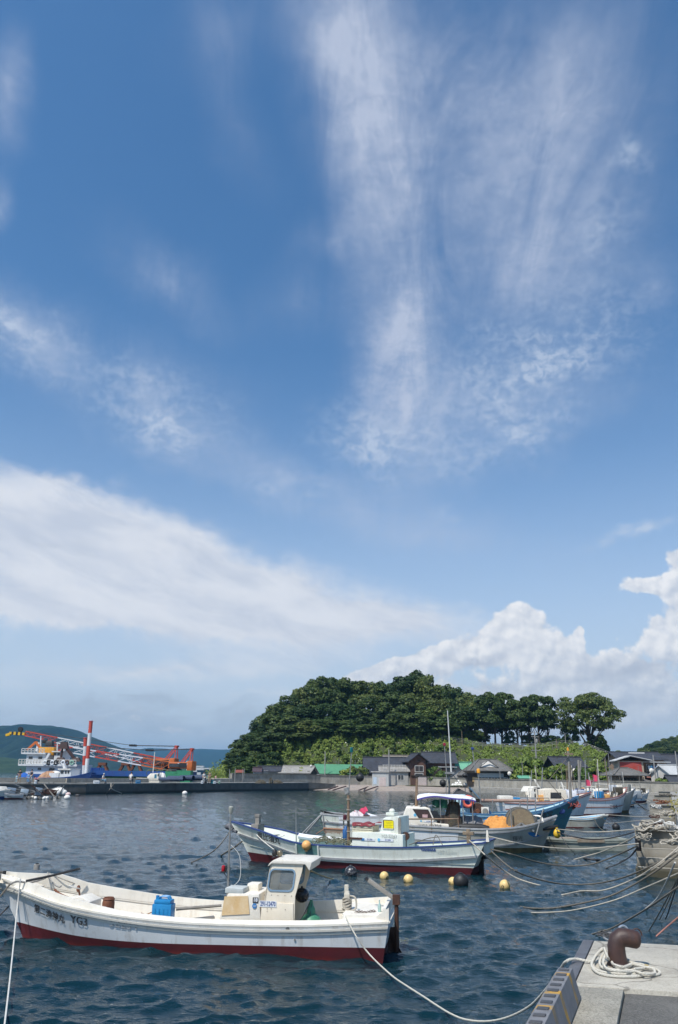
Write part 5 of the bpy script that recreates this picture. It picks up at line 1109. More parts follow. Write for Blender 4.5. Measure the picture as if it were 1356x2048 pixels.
    for k in range(5):m.tube([(7.02+.05*math.cos(a),-.34+.05*math.sin(a),1.13+k*.02) for a in [2*math.pi*i/10 for i in range(10)]],.012,5,closed=True)
    for k in range(5):m.tube([(7.46+.07*math.cos(a),.33+.07*math.sin(a),1.0+k*.022) for a in [2*math.pi*i/10 for i in range(10)]],.015,5,closed=True)
    b.part(m,'bow_rope',mat('grey_rope',(.22,.21,.20),(.34,.32,.29),30,.9),True)
    m=MB();m.tube(smooth_pts([P(109,1779,.15),P(120,1788,.2),P(137,1796,.3)],5),.022,7);b.part(m,'rusty_bar',RUSTLT,True)
    m=MB();q0,q1=P(157,1775,-.1),P(161,1800,-.1);m.cyl((q0.x,-.1,q0.z),(q1.x,-.1,q1.z),.018,n=7);m.ball((q0.x,-.1,q0.z-.02),.04,8,6,sz=1.6);b.part(m,'rusty_hook',RUSTLT,True)
    q=P(150,1772,-.1);m=MB();m.tube([(q.x+.11*math.cos(a),-.1+.1*math.sin(a),q.z-.02+.03*math.sin(a+1)) for a in [2*math.pi*i/16 for i in range(16)]],.012,6,closed=True);b.part(m,'small_coil',ROPEW,True)
    # --- loose gear lying in the boat: things of their own
    def W(p):return b.world(p)
    zd=.252
    y=.12;q=P(217,1806,y);t=thing('clay_pot','rust brown tapered pot standing in the bow half of the nearest boat','pot',W((q.x,y,zd)),b.rz)
    h=P(217,1794,y).z-zd;m=MB();m.lathe([(.09,0),(.115,h*.3),(.115,h*.8),(.10,h*.95),(.088,h),(.08,h-.02),(.08,h-.1)],(0,0,0),18);m.build('body',RUSTLT,t,True);m=MB();m.tube([(.10*math.cos(a),.10*math.sin(a),h*.93) for a in [2*math.pi*i/18 for i in range(18)]],.014,6,closed=True);m.build('rim',RUSTLT,t,True)
    y=.30;q0,q1=P(306,1822,y),P(348,1822,y);zt_=P(326,1793,y).z;wd=abs(q0.x-q1.x)
    t=thing('jerry_can','bright blue plastic jerry can standing amidships in the nearest boat','jerry can',W(((q0.x+q1.x)/2,y,zd)),b.rz)
    H=zt_-zd;m=MB();m.box((0,0,H*.40),(wd*.92,.24,H*.80));m.box((0,0,H*.86),(wd*.80,.22,H*.13));m.build('body',BLUEP,t,bev=.025)
    m=MB()
    for k in (-1,1):m.tube(smooth_pts([(-wd*.28,k*.05,H*.9),(-wd*.2,k*.05,H*1.0),(wd*.15,k*.05,H*1.0),(wd*.25,k*.05,H*.9)],4),.017,6)
    m.build('handle',BLUEP,t,True);m=MB();m.cyl((wd*.33,0,H*.9),(wd*.33,0,H*1.03),.032,n=12);m.build('cap',BLUEP,t,True)
    m=MB()
    for k in range(4):m.box((-wd*.3+wd*.2*k,.122,H*.42),(.02,.012,H*.5))
    m.build('rib',BLUEP,t)
    q=P(270,1810,.1);t=tag(MB().build('net',NETR),'heap of reddish brown fishing net in the nearest boat','net')
    bpy.data.objects.remove(t)
    m=MB();r2=random.Random(4)
    for k in range(26):
        c=Vector((r2.uniform(-.38,.38),r2.uniform(-.3,.3),.06+r2.uniform(0,.12)));rr=r2.uniform(.08,.18)
        m.tube([c+Vector((rr*math.cos(a),rr*.7*math.sin(a),.03*math.sin(a*2+k))) for a in [2*math.pi*i/9 for i in range(9)]],.012,4,closed=True)
    o=m.build('net',NETR,None,True,W((q.x,.1,zd)));o.rotation_euler.z=b.rz;tag(o,'heap of reddish brown net lying in the nearest boat','net')
    y=.1;a_,e_=P(370,1812,y),P(430,1805,y-.25);m=MB();m.beam((0,0,0),e_-a_,.16,.03);o=m.build('plank',WOODGR,None,loc=W((a_.x,y,zd+.14)));o.rotation_euler.z=b.rz;tag(o,'grey plank laid beside the engine casing in the nearest boat','plank')
    a_,e_=P(352,1818,.2),P(443,1811,-.1);m=MB();m.cyl((0,0,0),e_-a_,.03,.025,8);o=m.build('oar',WOODGR,None,True,W((a_.x,.2,a_.z)));o.rotation_euler.z=b.rz;tag(o,'brownish round pole lying along the nearest boat','pole')
    # green cone with a cord, black ball float behind it
    y=.05;q=P(622,1834,y);t=thing('green_cone','dull green funnel shaped buoy tied in the stern of the nearest boat','buoy',W((q.x,y,zd)),b.rz)
    zt_=P(620,1802,y).z-zd;m=MB();m.lathe([(.19,0),(.20,zt_*.35),(.17,zt_*.5),(.085,zt_*.62),(.075,zt_*.78),(.045,zt_*.86),(.03,zt_)],(0,0,0),18);m.build('body',GREENP,t,True)
    m=MB();m.box((0,0,zt_*.98),(.05,.03,.07));m.build('lug',GREENP,t,bev=.008)
    m=MB();m.tube(smooth_pts([(-.02,.02,zt_),(.0,.10,zt_*.6),(-.04,.205,zt_*.2),(-.05,.21,0)],5),.006,5);m.tube(smooth_pts([(.02,0,zt_),(.12,.10,zt_*.6),(.24,.16,zt_*.25)],5),.008,5);m.build('cord',ROPEK,t,True)
    y=-.50;q=P(604,1797,y);m=MB();m.ball((0,0,0),.135,18,11);m.lathe([(.04,.125),(.035,.16),(.015,.165)],(0,0,0),10);o=m.build('ball_float',BLACKG,None,True,W((q.x,y,q.z+.06)));tag(o,'glossy black ball float behind the cabin of the nearest boat','float')
    y=.35;q=P(759,1828,y);t=thing('glass_bottle','small clear green bottle standing on the stern locker of the nearest boat','bottle',W((q.x,y,.702)),b.rz);m=MB();m.lathe([(.03,0),(.032,.08),(.028,.11),(.012,.14),(.011,.19)],(0,0,0),12);m.build('body',mat('bottle_glass',(.35,.48,.44),(.3,.42,.4),3,.1),t,True);m=MB();m.cyl((0,0,.19),(0,0,.2),.012,n=10);m.build('cap',PLATE,t)
    return b
NB=near_boat()
# ------------------------------------------------------------------ the other moored boats
def window(b,par,x0,x1,z0,z1,y,fm,gm=None,shear=0.0,rim=.03,r=.04,name='window'):
    """framed pane standing 2 cm proud of a side wall at local y"""
    gm=gm or GLASS;sg=1 if y>0 else -1;c=((x0+x1)/2,(z0+z1)/2);w,h=abs(x1-x0),abs(z1-z0)
    a=rr_poly(c,w,h,r,4,shear);i=rr_poly(c,w-2*rim,h-2*rim,max(r-rim*.5,.01),4,shear)
    m=MB();ring_prism(m,a,i,y-sg*.02,y+sg*.022);f=b.part(m,name,fm,parent=par)
    m=MB();m.add([(x,y+sg*.010,z) for x,z in i],[tuple(range(len(i)))]);b.part(m,'pane',gm,parent=f if par is b.root else par);return f
def end_window(b,par,x,z0,z1,y0,y1,gm=None,dx=.012):
    m=MB();m.box((x,(y0+y1)/2,(z0+z1)/2),(dx*2,abs(y1-y0),z1-z0));return b.part(m,'window',gm or GLASS,parent=par,bev=0)
def lamp_pole(b,p,q,r,name,m=STEEL,lamp=None,lr=.08,lh=.22,lname='lamp'):
    o=b.mast(p,q,r,r*.8,m,name)
    if lamp:k=MB();k.lathe([(lr*.7,0),(lr,.03),(lr,lh*.8),(lr*.6,lh)],q,12);b.part(k,lname,lamp,True,parent=o)
    return o
def drum(b,c,r,w,name='net_drum',axis=None,m1=None,m2=None):
    m=MB();m.lathe([(r*.96,-w/2),(r,-w/2+.02),(r,-w/2+.05),(r*.9,-w/2+.05),(r*.9,w/2-.05),(r,w/2-.05),(r,w/2-.02),(r*.96,w/2)],c,22,axis=axis or 'Y');o=b.part(m,name,m1 or GREYDK,True)
    return o
def boat_two():
    b=Boat('fishing_boat','mint white fishing boat with navy gunwale and a yellow sign in its cabin window',on(938,1746),on(505,1721))
    rt=b.root;P=lambda px,py,y=.95:b.lp(px,py,y)
    sheer=((0,.99),(.12,.87),(.28,.75),(.47,.71),(.60,.71),(.70,.77),(.82,1.02),(.93,1.19),(1,1.28))
    b.hull(1.10,sheer,.95,.75,((0,.24),(.4,.2),(1,.28)),(MINT,REDB,GREYRAIL,mat('green_deck',(.22,.36,.33),(.18,.28,.26),4,.6)),inner=MINT,tm=.48,nose=.10,flare=.28,th=.08,stern=.86,cap=NAVY,capw=.03,rails=((.36,.06,.07),),bul=.36)
    # counter under the stern is cut back to the propeller: a dark skeg and shaft
    m=MB();m.box((-.42,0,.1),(.16,.10,.95));m.box((-.42,0,.52),(.5,.5,.1),top=.6);b.part(m,'rudder',BLACK)
    m=MB();m.box((-.36,0,.84),(.55,1.5,.16));b.part(m,'stern_platform',MINT,bev=.03)
    # chine line and knuckle on the lower hull
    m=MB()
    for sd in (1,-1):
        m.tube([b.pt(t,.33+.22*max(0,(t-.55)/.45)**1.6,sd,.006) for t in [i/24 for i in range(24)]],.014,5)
    b.part(m,'chine_strip',mat('chine_grey_green',(.30,.33,.30),(.25,.28,.25),5,.6))  # chine strip in a darker grey green than the hull
    # open gap in the bulwark with the green inside showing
    a,c=P(591,1690,1.09),P(636,1702,1.09);zz=b.zs(.6)
    hit=lambda x,z:(b.bvh.ray_cast(Vector((x,5,z)),Vector((0,-1,0)))[0] or Vector((x,1.0,z))).y
    m=MB();pts=[(a.x,.41),(c.x,.39),(c.x,b.zs(.60)-.02),(a.x,b.zs(.68)-.02)];m.add([(x,hit(x,z)+.022,z) for x,z in pts]+[(x,hit(x,z)-.1,z) for x,z in pts],[(0,1,2,3),(7,6,5,4),(0,4,5,1),(1,5,6,2),(2,6,7,3),(3,7,4,0)]);b.part(m,'bulwark_gate',mat('sea_green',(.13,.27,.26),(.10,.20,.19),6,.6),label='open bulwark section showing the sea green inside')
    for x_ in (a.x,c.x):m=MB();m.beam((x_,hit(x_,.45)+.03,.40),(x_,hit(x_,.68)+.03,.70),.05);b.part(m,'gate_post',MINT)
    q=P(612,1691,1.2);m=MB();m.ball((0,0,0),.16,16,10);m.lathe([(.04,-.15),(.05,-.19),(.02,-.2)],(0,0,0),8);o=m.build('ball_float',ORANGE,None,True,b.world((q.x,hit(q.x,.6)+.13,q.z)));tag(o,'pale orange ball float hanging in the bulwark gap of the mint white boat','float')
    # white rolled canvas along the far rail, coaming
    m=MB();m.tube(smooth_pts([P(598,1672,-.75),P(625,1676,-.78),P(660,1679,-.8),P(700,1683,-.8)],5),.10,8);b.part(m,'canvas_roll',TARPW,True)
    # cabin: low trunk and a wheelhouse
    y=.72;z0=.42
    A,Bq,C,D=P(703,1690,y),P(706,1664,y),P(757,1660,y),P(806,1692,y)
    m=MB();m.prism([(A.x,z0),(A.x-.02,Bq.z),(C.x+.05,Bq.z+.02),(D.x,Bq.z-.02),(D.x,z0)],-y,y);trunk=b.part(m,'trunk_cabin',MINT,bev=.03)
    q0,q1=P(761,1688,.6),P(768,1634,.6);r0,r1=P(800,1688,.6),P(798,1633,.6)
    m=MB();m.prism([(q0.x+.08,z0),(q0.x+.04,P(758,1668,.6).z),(q1.x+.04,q1.z-.05),(q1.x-.06,q1.z),(r1.x,r1.z),(r0.x,z0)],-.6,.6);wh=b.part(m,'wheelhouse',MINT,bev=.04)
    m=MB();m.box((r1.x-.02,.615,(r1.z+z0)/2+.2),(.10,.03,r1.z-z0-.5));b.part(m,'door_edge',GREYDK,parent=wh)
    w0,w1=P(765,1658,.62),P(787,1639,.62);window(b,wh,w0.x,w1.x,w0.z,w1.z,.605,MINT,GLASSB,.0,.02,.04)
    s0,s1=P(766,1658,.64),P(787,1640,.64);m=MB();m.box(((s0.x+s1.x)/2-.015,.628,(s0.z+s1.z)/2),(abs(s0.x-s1.x)-.04,.008,abs(s0.z-s1.z)-.05));sg=b.part(m,'yellow_notice',YELSIGN,parent=wh)
    for k in range(5):m=MB();m.box(((s0.x+s1.x)/2-.02,.6335,s0.z+.30-.05*k-.03),(.26-.05*(k%3),.003,.012));b.part(m,'notice_line',mat('olive_print',(.45,.38,.02),(.5,.42,.02),9,.7),parent=wh)
    q=P(784,1628,0);m=MB();m.box((q.x,0,r1.z+.05),(.30,.5,.1));m.lathe([(.10,0),(.11,.06),(.05,.12)],(q.x,0,r1.z+.1),12);b.part(m,'roof_light',MINT,parent=wh,bev=.02)
    # slatted crate and red cloth on the trunk cabin
    a,c=P(706,1668,.55),P(746,1660,.55);m=MB()
    for k in range(4):m.box(((a.x+c.x)/2,.62,Bq.z+.03+.065*k),(abs(a.x-c.x),.02,.045))
    for k in range(6):m.box((a.x+(c.x-a.x)*k/5,.60,Bq.z+.12),(.03,.03,.26))
    m.box(((a.x+c.x)/2,.2,Bq.z+.10),(abs(a.x-c.x)-.04,.7,.2));b.part(m,'slatted_box',mat('pale_cream_slats',(.62,.58,.44),(.5,.46,.34),6,.7))
    m=MB();x0,x1=c.x-.1,a.x+.0;rows=[]
    for i in range(15):u=i/14;x=x0+(x1-x0)*u;rows.append([(x,yy,Bq.z+.27+.03*math.sin(u*13+yy*3)) for yy in (-.3,.0,.4,.62)]+[(x,.66,Bq.z+.20+.02*math.sin(u*19))])
    m.loft(rows);b.part(m,'red_cloth',mat('maroon_cloth',(.24,.04,.05),(.16,.03,.035),8,.9))
    m=MB();q=P(716,1677,.74);m.box((q.x+.1,.735,q.z),(.5,.02,.06));b.part(m,'rubbing_strip',RUST)
    q=P(734,1679,.735);m=MB();m.box((q.x-.03,.735,q.z),(.50,.008,.075));b.part(m,'number_plate',PLATE);flat_text('291-25806',.075,Vector((q.x-.1,.741,q.z)),side_rot(1),INKB,rt,bold=.002,sx=.62);m=MB();m.box((q.x+.15,.740,q.z),(.12,.006,.07));b.part(m,'badge',BLUE)
    q=P(769,1680,.735);m=MB();m.box((q.x-.05,.735,q.z),(.52,.008,.08));b.part(m,'number_plate',PLATE);flat_text('291 25806',.075,Vector((q.x-.12,.741,q.z)),side_rot(1),INKB,rt,bold=.002,sx=.62);m=MB();m.cyl((q.x+.2,.73,q.z),(q.x+.2,.745,q.z),.05,n=14);b.part(m,'badge',BLUELT)
    q=P(778,1673,.735);flat_text('YG3-52263',.14,Vector((q.x,.737,q.z)),side_rot(1),mat('grey_ink',(.22,.24,.24),(.4,.42,.4),20,.7),rt,sx=.85)
    # hull lettering and marks
    q=P(515,1676,.55);b.text('恵比須丸',.27,q.x,q.z,INK,slope=-.12,bold=.004)
    q=P(499,1674,.5);b.text('宮',.17,q.x,q.z,INKF)
    q=P(841,1702,1.1);b.text('YANMAR',.105,q.x,q.z,INKB,slope=.02,bold=.006,sx=1.15)
    q=P(872,1708,1.1);b.text('187 Lohn',.17,q.x,q.z,mat('ghost_lettering',(.47,.50,.48),(.56,.60,.56),12,.6),slope=.01)
    for px,py in ((830,1720),(921,1718)):q=P(px,py,1.05);h=hit(q.x,q.z);m=MB();m.box((q.x,h,q.z),(.16,.03,.04));b.part(m,'scupper',BLACK)
    # mast (bamboo below, thin pipe above) with a green lamp, a sidelight box and a black ball
    p0,p1,p2=P(697,1692,0),P(697,1590,0),P(703,1504,0);o=b.mast(Vector((p0.x,0,.4)),p1,.062,.045,BAMBOO);
    m=MB();m.cyl(p1-Vector((0,0,.1)),p2,.022,.016,8);b.part(m,'mast_pipe',STEEL,True,parent=o)
    m=MB();m.lathe([(.05,-.01),(.055,.0),(.055,.09),(.06,.10),(.06,.15),(.03,.16)],p2,14);b.part(m,'green_lamp',mat('green_lamp_glass',(.02,.20,.20),(.015,.15,.15),5,.25),True,parent=o)
    for k in range(4):m=MB();q=Vector((p0.x,0,.9)).lerp(p1,.15+.25*k);m.tube([(q.x+.066*math.cos(a),.066*math.sin(a),q.z) for a in [2*math.pi*i/10 for i in range(10)]],.014,5,closed=True);b.part(m,'lashing',ROPE,True,parent=o)
    q=P(690,1635,.06);m=MB();m.box((q.x,.06,q.z-.09),(.34,.22,.03));m.box((q.x+.05,.06,q.z-.1),(.04,.04,.5));b.part(m,'lamp_bracket',WOODGR,parent=o);m=MB();m.lathe([(.06,-.08),(.07,-.05),(.07,.07),(.05,.09)],(q.x,.06,q.z),10);b.part(m,'red_lamp',mat('maroon_lamp',(.10,.02,.03),(.07,.015,.02),5,.3),True,parent=o)
    m=MB();m.beam(P(690,1583,0),P(697,1580,0),.14,.2);b.part(m,'lamp_box',STEEL,parent=o)
    q=P(720,1555,.0);m=MB();m.ball((0,0,0),.145,20,12);m.lathe([(.035,.135),(.03,.18),(.012,.185)],(0,0,0),8);bl=m.build('ball_float',BLACK,None,True,b.world(q));tag(bl,'dull black ball float hung high beside the green lamp mast of the mint white boat','float')
    m=MB();m.tube([b.world(p1.lerp(p2,.7))-b.world(q),(0,0,.17)],.006,4);m.build('cord',ROPEK,bl)
    # blue gas bottle and white post aft of the mast
    q=P(691,1671,-.5);m=MB();m.lathe([(.09,-.30),(.105,-.25),(.105,.18),(.06,.26),(.03,.32)],(0,0,0),14);o=m.build('gas_bottle',mat('gas_blue',(.02,.10,.28),(.015,.08,.22),5,.5),None,True,b.world(q));tag(o,'narrow blue gas bottle beside the mast of the mint white boat','gas bottle')
    # bow: bitt, bow post with blue band and lamp, black fenders
    q=P(516,1640,.1);m=MB();m.box((q.x,.1,q.z-.1),(.16,.16,.5));m.box((q.x,.1,q.z+.15),(.2,.2,.10));m.box((q.x,.1,1.05),(.3,.5,.4));b.part(m,'bow_bitt',WOODGR,bev=.015)
    q=P(460,1652,.0);m=MB();m.ball((q.x,0,q.z-.02),.11,10,7,sx=2.0,sz=1.1,sy=1.5);m.tube(smooth_pts([(q.x-.05,.18,q.z-.0),(q.x-.3,.4,q.z-.1),(q.x-.6,.55,q.z-.15)],5),.05,7);b.part(m,'stem_fender',mat('faded_fender',(.16,.16,.17),(.08,.08,.09),7,.9,.008,30),True)
    m=MB();pts=[P(545,1660,-.3),P(560,1658,-.2),P(580,1659,-.1),P(592,1664,0)]
    g=random.Random(2)
    for k in range(34):
        c=Vector((g.uniform(3.9,5.4),g.uniform(-.5,.5),.60+g.uniform(0,.14)));rr=g.uniform(.1,.25);m.tube([c+Vector((rr*math.cos(t_),rr*.8*math.sin(t_),.05*math.sin(2*t_+k))) for t_ in [2*math.pi*i/9 for i in range(9)]],.014,4,closed=True)
    n_=m.build('net',mat('olive_net',(.20,.20,.13),(.1,.1,.07),15,.95),None,True,b.world((0,0,.12)));n_.rotation_euler.z=b.rz;tag(n_,'heap of olive net behind the bow of the mint white boat','net')
    lamp_pole(b,P(593,1668,-.6)-Vector((0,0,.3)),P(592,1616,-.6),.02,'flag_staff',STEEL)
    # stern: bitt, ropes and a small post
    q=P(937,1672,.35);m=MB();m.box((q.x,.35,q.z-.1),(.12,.12,.62));m.box((q.x,.35,q.z+.08),(.36,.14,.1));b.part(m,'stern_bitt',WOOD,bev=.01)
    q=P(975,1672,.7);m=MB();m.box((q.x,.7,q.z),(.10,.10,.34),top=.5);b.part(m,'stern_post',WHITE)
    m=MB();q=P(812,1672,.3);m.cyl((q.x,.3,q.z),(q.x,.42,q.z),.13,n=16);m.cyl((q.x,.36,.5),(q.x,.36,q.z),.04,n=8);b.part(m,'line_hauler',RUST,True)
    m=MB();m.tube(smooth_pts([P(818,1690,.3),P(860,1676,.4),P(905,1673,.4),P(935,1678,.35)],6),.014,5);m.tube(smooth_pts([P(866,1690,.6),P(872,1670,.4),P(885,1690,.7)],5),.014,5);b.part(m,'deck_rope',ROPED,True)
    return b
B2=boat_two()

def boat_three():
    b=Boat('fishing_boat','fishing boat with white cabin and big net drum, its bow towards the quay',on(808,1698),on(1083,1704))
    rt=b.root;n_=b.near;P=lambda px,py,y=.95:b.lp(px,py,y*n_)
    sheer=((0,1.0),(.3,.93),(.55,.90),(.75,1.0),(.9,1.2),(1,1.42))
    b.hull(1.15,sheer,.75,.25,((0,.3),(.5,.22),(1,.18)),(GREYH,BROWNB,GREYRAIL,GREYDK),inner=GREYH,tm=.5,nose=.12,flare=.2,fine=(1.9,.7),stern=.9,cap=GREYRAIL,rails=((.10,.05,.05),(.62,.05,.06)),bul=.45)
    # white after half of the topsides
    m=MB();T=[i/20*.38 for i in range(21)]
    for sd in (1,-1):m.loft([[b.pt(t,b.zst(t)+(b.zs(t)-.17-b.zst(t))*f,sd,.012) for f in (.35,.6,.8,1)] for t in T])
    b.part(m,'white_topside',HULLW,True)
    y=.85;z0=.75;s_=n_*y
    A,A1,R1,R2,K=P(800,1660,y),P(812,1614,y),P(860,1617,y),P(873,1645,y),P(898,1649,y);K2=P(898,1666,y)
    m=MB();m.prism([(A.x,z0),(P(803,1640,y).x,P(803,1640,y).z),(A1.x,A1.z),(P(850,1613,y).x,A1.z+.02),(R1.x,R1.z),(P(872,1646,y).x,P(872,1646,y).z),(K.x,K.z),(K2.x+.02,z0)],-y,y);cab=b.part(m,'cabin',WHITE,bev=.06,seg=3)
    # raked window with brown glass
    w=[P(827,1619,y),P(855,1620,y),P(864,1636,y),P(838,1635,y)]
    m=MB();m.prism([(q.x,q.z) for q in w],s_-n_*.01,s_+n_*.012);b.part(m,'window',GLASSB,parent=cab)
    m=MB();c=[(q.x,q.z) for q in w];cx=sum(x for x,_ in c)/4;cz=sum(z for _,z in c)/4;ring_prism(m,[(cx+(x-cx)*1.1,cz+(z-cz)*1.13) for x,z in c],c,s_-n_*.01,s_+n_*.02);b.part(m,'window_frame',BLACK,parent=cab)
    w=[P(858,1621,y),P(874,1622,y),P(884,1639,y),P(868,1640,y)];m=MB();m.prism([(q.x,q.z) for q in w],s_-n_*.02,s_+n_*.004);b.part(m,'window',GLASS,parent=cab,label='dark open side of the steering place')  # dark glass panel stands for the shade in an open side
    q=P(866,1630,y);m=MB();m.beam(P(857,1617,y+.01),P(868,1641,y+.01),.05);b.part(m,'window_post',WHITE,parent=cab)
    q=P(850,1632,y+.02);m=MB();m.box((q.x,q.y+n_*.01,q.z),(.22,.008,.12));b.part(m,'pink_notice',mat('pink_paper',(.62,.42,.40),(.5,.3,.3),9,.8),parent=cab)
    q=P(860,1653,y);flat_text('YG3 53728',.21,Vector((q.x,q.y+n_*.012,q.z)),side_rot(n_),INK,cab,sx=1.0)
    q=P(855,1643,y);flat_text('MOROHISA',.09,Vector((q.x,q.y+n_*.012,q.z)),side_rot(n_),INKB,cab,bold=.003) if False else None
    m=MB();m.box((q.x+.05,q.y+n_*.006,q.z),(.40,.008,.075));b.part(m,'number_plate',PLATE,parent=cab);flat_text('291-34471',.075,Vector((q.x+.05,q.y+n_*.012,q.z)),side_rot(n_),INKB,cab,bold=.002,sx=.62)
    m=MB();q=P(842,1642,y);m.cyl((q.x,s_,q.z),(q.x,s_+n_*.01,q.z),.04,n=12);q=P(830,1630,y);m.cyl((q.x,s_,q.z),(q.x,s_+n_*.01,q.z),.06,n=12);b.part(m,'badge',BLUELT,parent=cab)
    q=P(815,1651,y);flat_text('Nakashima',.11,Vector((q.x,q.y+n_*.012,q.z)),side_rot(n_),INKB,cab,sx=.8) if False else flat_text('Nagisamaru',.10,Vector((q.x,q.y+n_*.012,q.z)),side_rot(n_),INKB,cab,sx=.85)
    for px,py in ((812,1608),(824,1610),(852,1616)):q=P(px,py,.2);m=MB();m.cyl((q.x,q.y,A1.z),(q.x,q.y,q.z+.05),.025,n=7);m.box((q.x,q.y,q.z+.05),(.16,.08,.06));b.part(m,'roof_fitting',STEEL,parent=cab)
    # handrail along the cabin side
    m=MB();q=P(806,1638,y+.25);q2=P(917,1638,y+.25);m.tube([q,q2],.03,7);m.tube([P(863,1638,y+.25),P(863,1665,y+.25)],.022,6);m.tube([P(916,1638,y+.25),P(918,1666,y+.25)],.03,6);b.part(m,'hand_rail',BAMBOO,True)
    # canopy on posts, green tarpaulin below
    q=P(834,1553,0);o=b.mast(Vector((P(832,1615,0).x,0,A1.z-.3)),Vector((q.x,0,q.z)),.07,.05,BAMBOO);m=MB();m.box((q.x,0,q.z+.05),(.16,.16,.14));b.part(m,'lamp_box',BLACK,parent=o)
    m=MB();c0,c1=P(834,1592,.7),P(951,1598,.7);rows=[]
    for i in range(15):
        u=i/14;x=c0.x+(c1.x-c0.x)*u;z=c0.z+(c1.z-c0.z)*u+.13*math.sin(u*math.pi)**.7;rows.append([(x,yy,z-(.10 if abs(yy)>.8 else 0)+.03*math.sin(u*9+yy)) for yy in (-.98,-.9,-.4,.1,.5,.9,.98)])
    m.loft(rows);can=b.part(m,'canopy',TARPW,True)
    m=MB();m.loft([[Vector((r[k][0],s,r[k][2]+.01)),Vector((r[k][0],s,r[k][2]-.05))] for r in rows for (k,s) in ((6 if n_>0 else 0,n_*.99),)]);b.part(m,'canopy_hem',mat('purple_hem',(.09,.06,.30),(.07,.05,.25),6,.8),parent=can)
    for px in (842,880,925,944):q=P(px,1596,.8);m=MB();m.cyl((q.x,q.y,.8),(q.x,q.y,q.z),.025,n=7);b.part(m,'canopy_post',STEEL,True)
    m=MB();m.beam(P(839,1614,.8),P(872,1597,.8),.03);m.beam(P(838,1597,.8),P(872,1614,.8),.03);b.part(m,'brace',STEEL)
    m=MB();g0,g1=P(864,1599,.75),P(895,1616,.75);rows=[]
    for i in range(12):
        u=i/11;x=g0.x+(g1.x-g0.x)*u;rows.append([(x,n_*.78+.03*math.sin(u*12),g0.z),(x,n_*.80+.05*math.sin(u*12+1),(g0.z+g1.z)/2),(x,n_*.76+.04*math.sin(u*12+2),g1.z)])
    m.loft(rows);b.part(m,'green_tarp',mat('green_tarpaulin',(.008,.10,.05),(.006,.075,.04),9,.7),True)
    # net heap and machinery behind the cabin
    m=MB();c=P(908,1650,.45);rows=[]
    for i in range(9):
        u=i/8;r_=.42*(1-.25*u)*(1 if u<.9 else .6);rows.append([(c.x+r_*.9*math.cos(a)*(1+.1*math.sin(3*a+i)),c.y+.6*r_*math.sin(a),.6+1.35*u) for a in [2*math.pi*k/12 for k in range(12)]])
    m.loft(rows,closed=True,caps=True);b.part(m,'hanging_net',NETD,True)
    for px in (899,904,911,918):m=MB();q0,q1=P(px,1660,.6),P(px,1599,.6);m.cyl(q0,q1,.03,n=6);b.part(m,'gallows_post',RUST,True)
    m=MB();m.box((P(905,1606,.4).x,P(905,1606,.4).y,P(905,1606,.4).z),(.16,.3,.5));b.part(m,'white_box',WHITE)
    q=P(872,1640,.3);m=MB();m.box((q.x+.3,q.y,q.z-.05),(.5,.6,.5));b.part(m,'engine_box',mat('dark_machine',(.03,.03,.035),(.08,.05,.03),6,.6))
    # upturned dark dinghy cover / rubber tubes on deck
    o=draped_pile(b.world(P(943,1660,.2)-Vector((0,0,.08))),.95,.55,.62,mat('grey_sheet',(.20,.20,.21),(.13,.13,.14),5,.8),'covered_gear','grey sheet over gear behind the white cabin boat wheel stand','cover',seed=3,rz=b.rz);o['label']='grey sheet draped over gear beside the hanging dark net'
    m=MB();q=P(943,1657,.75);m.tube([(q.x-.75,q.y,q.z-.05),(q.x-.5,q.y,q.z+.03),(q.x+.4,q.y,q.z+.03),(q.x+.7,q.y,q.z-.05)],.17,10);b.part(m,'rubber_fender',BLACK,True)
    o=draped_pile(b.world(P(1000,1665,.35)),1.0,.55,.62,NETO,'orange_net','bright orange yellow net heaped on the foredeck before the big drum','net',seed=5,rz=b.rz)
    m=MB();q,q2=P(977,1645,-.1),P(1012,1648,-.1);m.tube([q,q.lerp(q2,.5)+Vector((0,0,.05)),q2],.16,9);b.part(m,'rolled_net',NETR,True)
    q=P(972,1643,-.2);m=MB();m.box((q.x,q.y,q.z),(.55,.35,.18),ry=-.25);b.part(m,'blue_tray',BLUEP)
    # big net drum on a frame
    c=P(1040,1645,.25);rr=.62
    m=MB();m.lathe([(rr*.97,-.35),(rr,-.33),(rr,-.27),(rr*.93,-.27),(rr*.93,.27),(rr,.27),(rr,.33),(rr*.97,.35)],c,30,axis='Y');dr=b.part(m,'net_drum',mat('drum_rim',(.14,.13,.11),(.09,.085,.075),7,.8),True)
    m=MB();m.lathe([(rr*.90,0),(rr*.90,.012),(.07,.015),(.07,.05),(.02,.06)],(c.x,c.y+(n_*.352 if n_>0 else -.352-.0),c.z),26,axis='Y');
    if n_<0:
        for i,v in enumerate(m.v):m.v[i]=(v[0],2*(c.y-.352)-v[1],v[2])
    b.part(m,'drum_face',mat('drum_plate',(.27,.21,.13),(.19,.14,.09),9,.8,.004,40),True,parent=dr)
    for dx in (-.5,.5):m=MB();m.beam((c.x+dx,c.y-.45*n_*-1,.85),(c.x,c.y+.45*n_,c.z),.06);m.beam((c.x+dx,c.y-.45*n_,.85),(c.x,c.y-.45*n_,c.z),.06);b.part(m,'drum_stand',STEEL,parent=dr)
    for (px0,py0,px1,py1) in ((1024,1665,1021,1616),(1072,1672,1087,1617)):m=MB();m.cyl(P(px0,py0,.8),P(px1,py1,.8),.03,n=7);b.part(m,'gunwale_post',STEEL,True)
    q=P(1068,1645,.2);m=MB();m.lathe([(.16,-.3),(.18,-.1),(.14,.2),(.17,.28)],q,14);b.part(m,'capstan',STEEL,True)
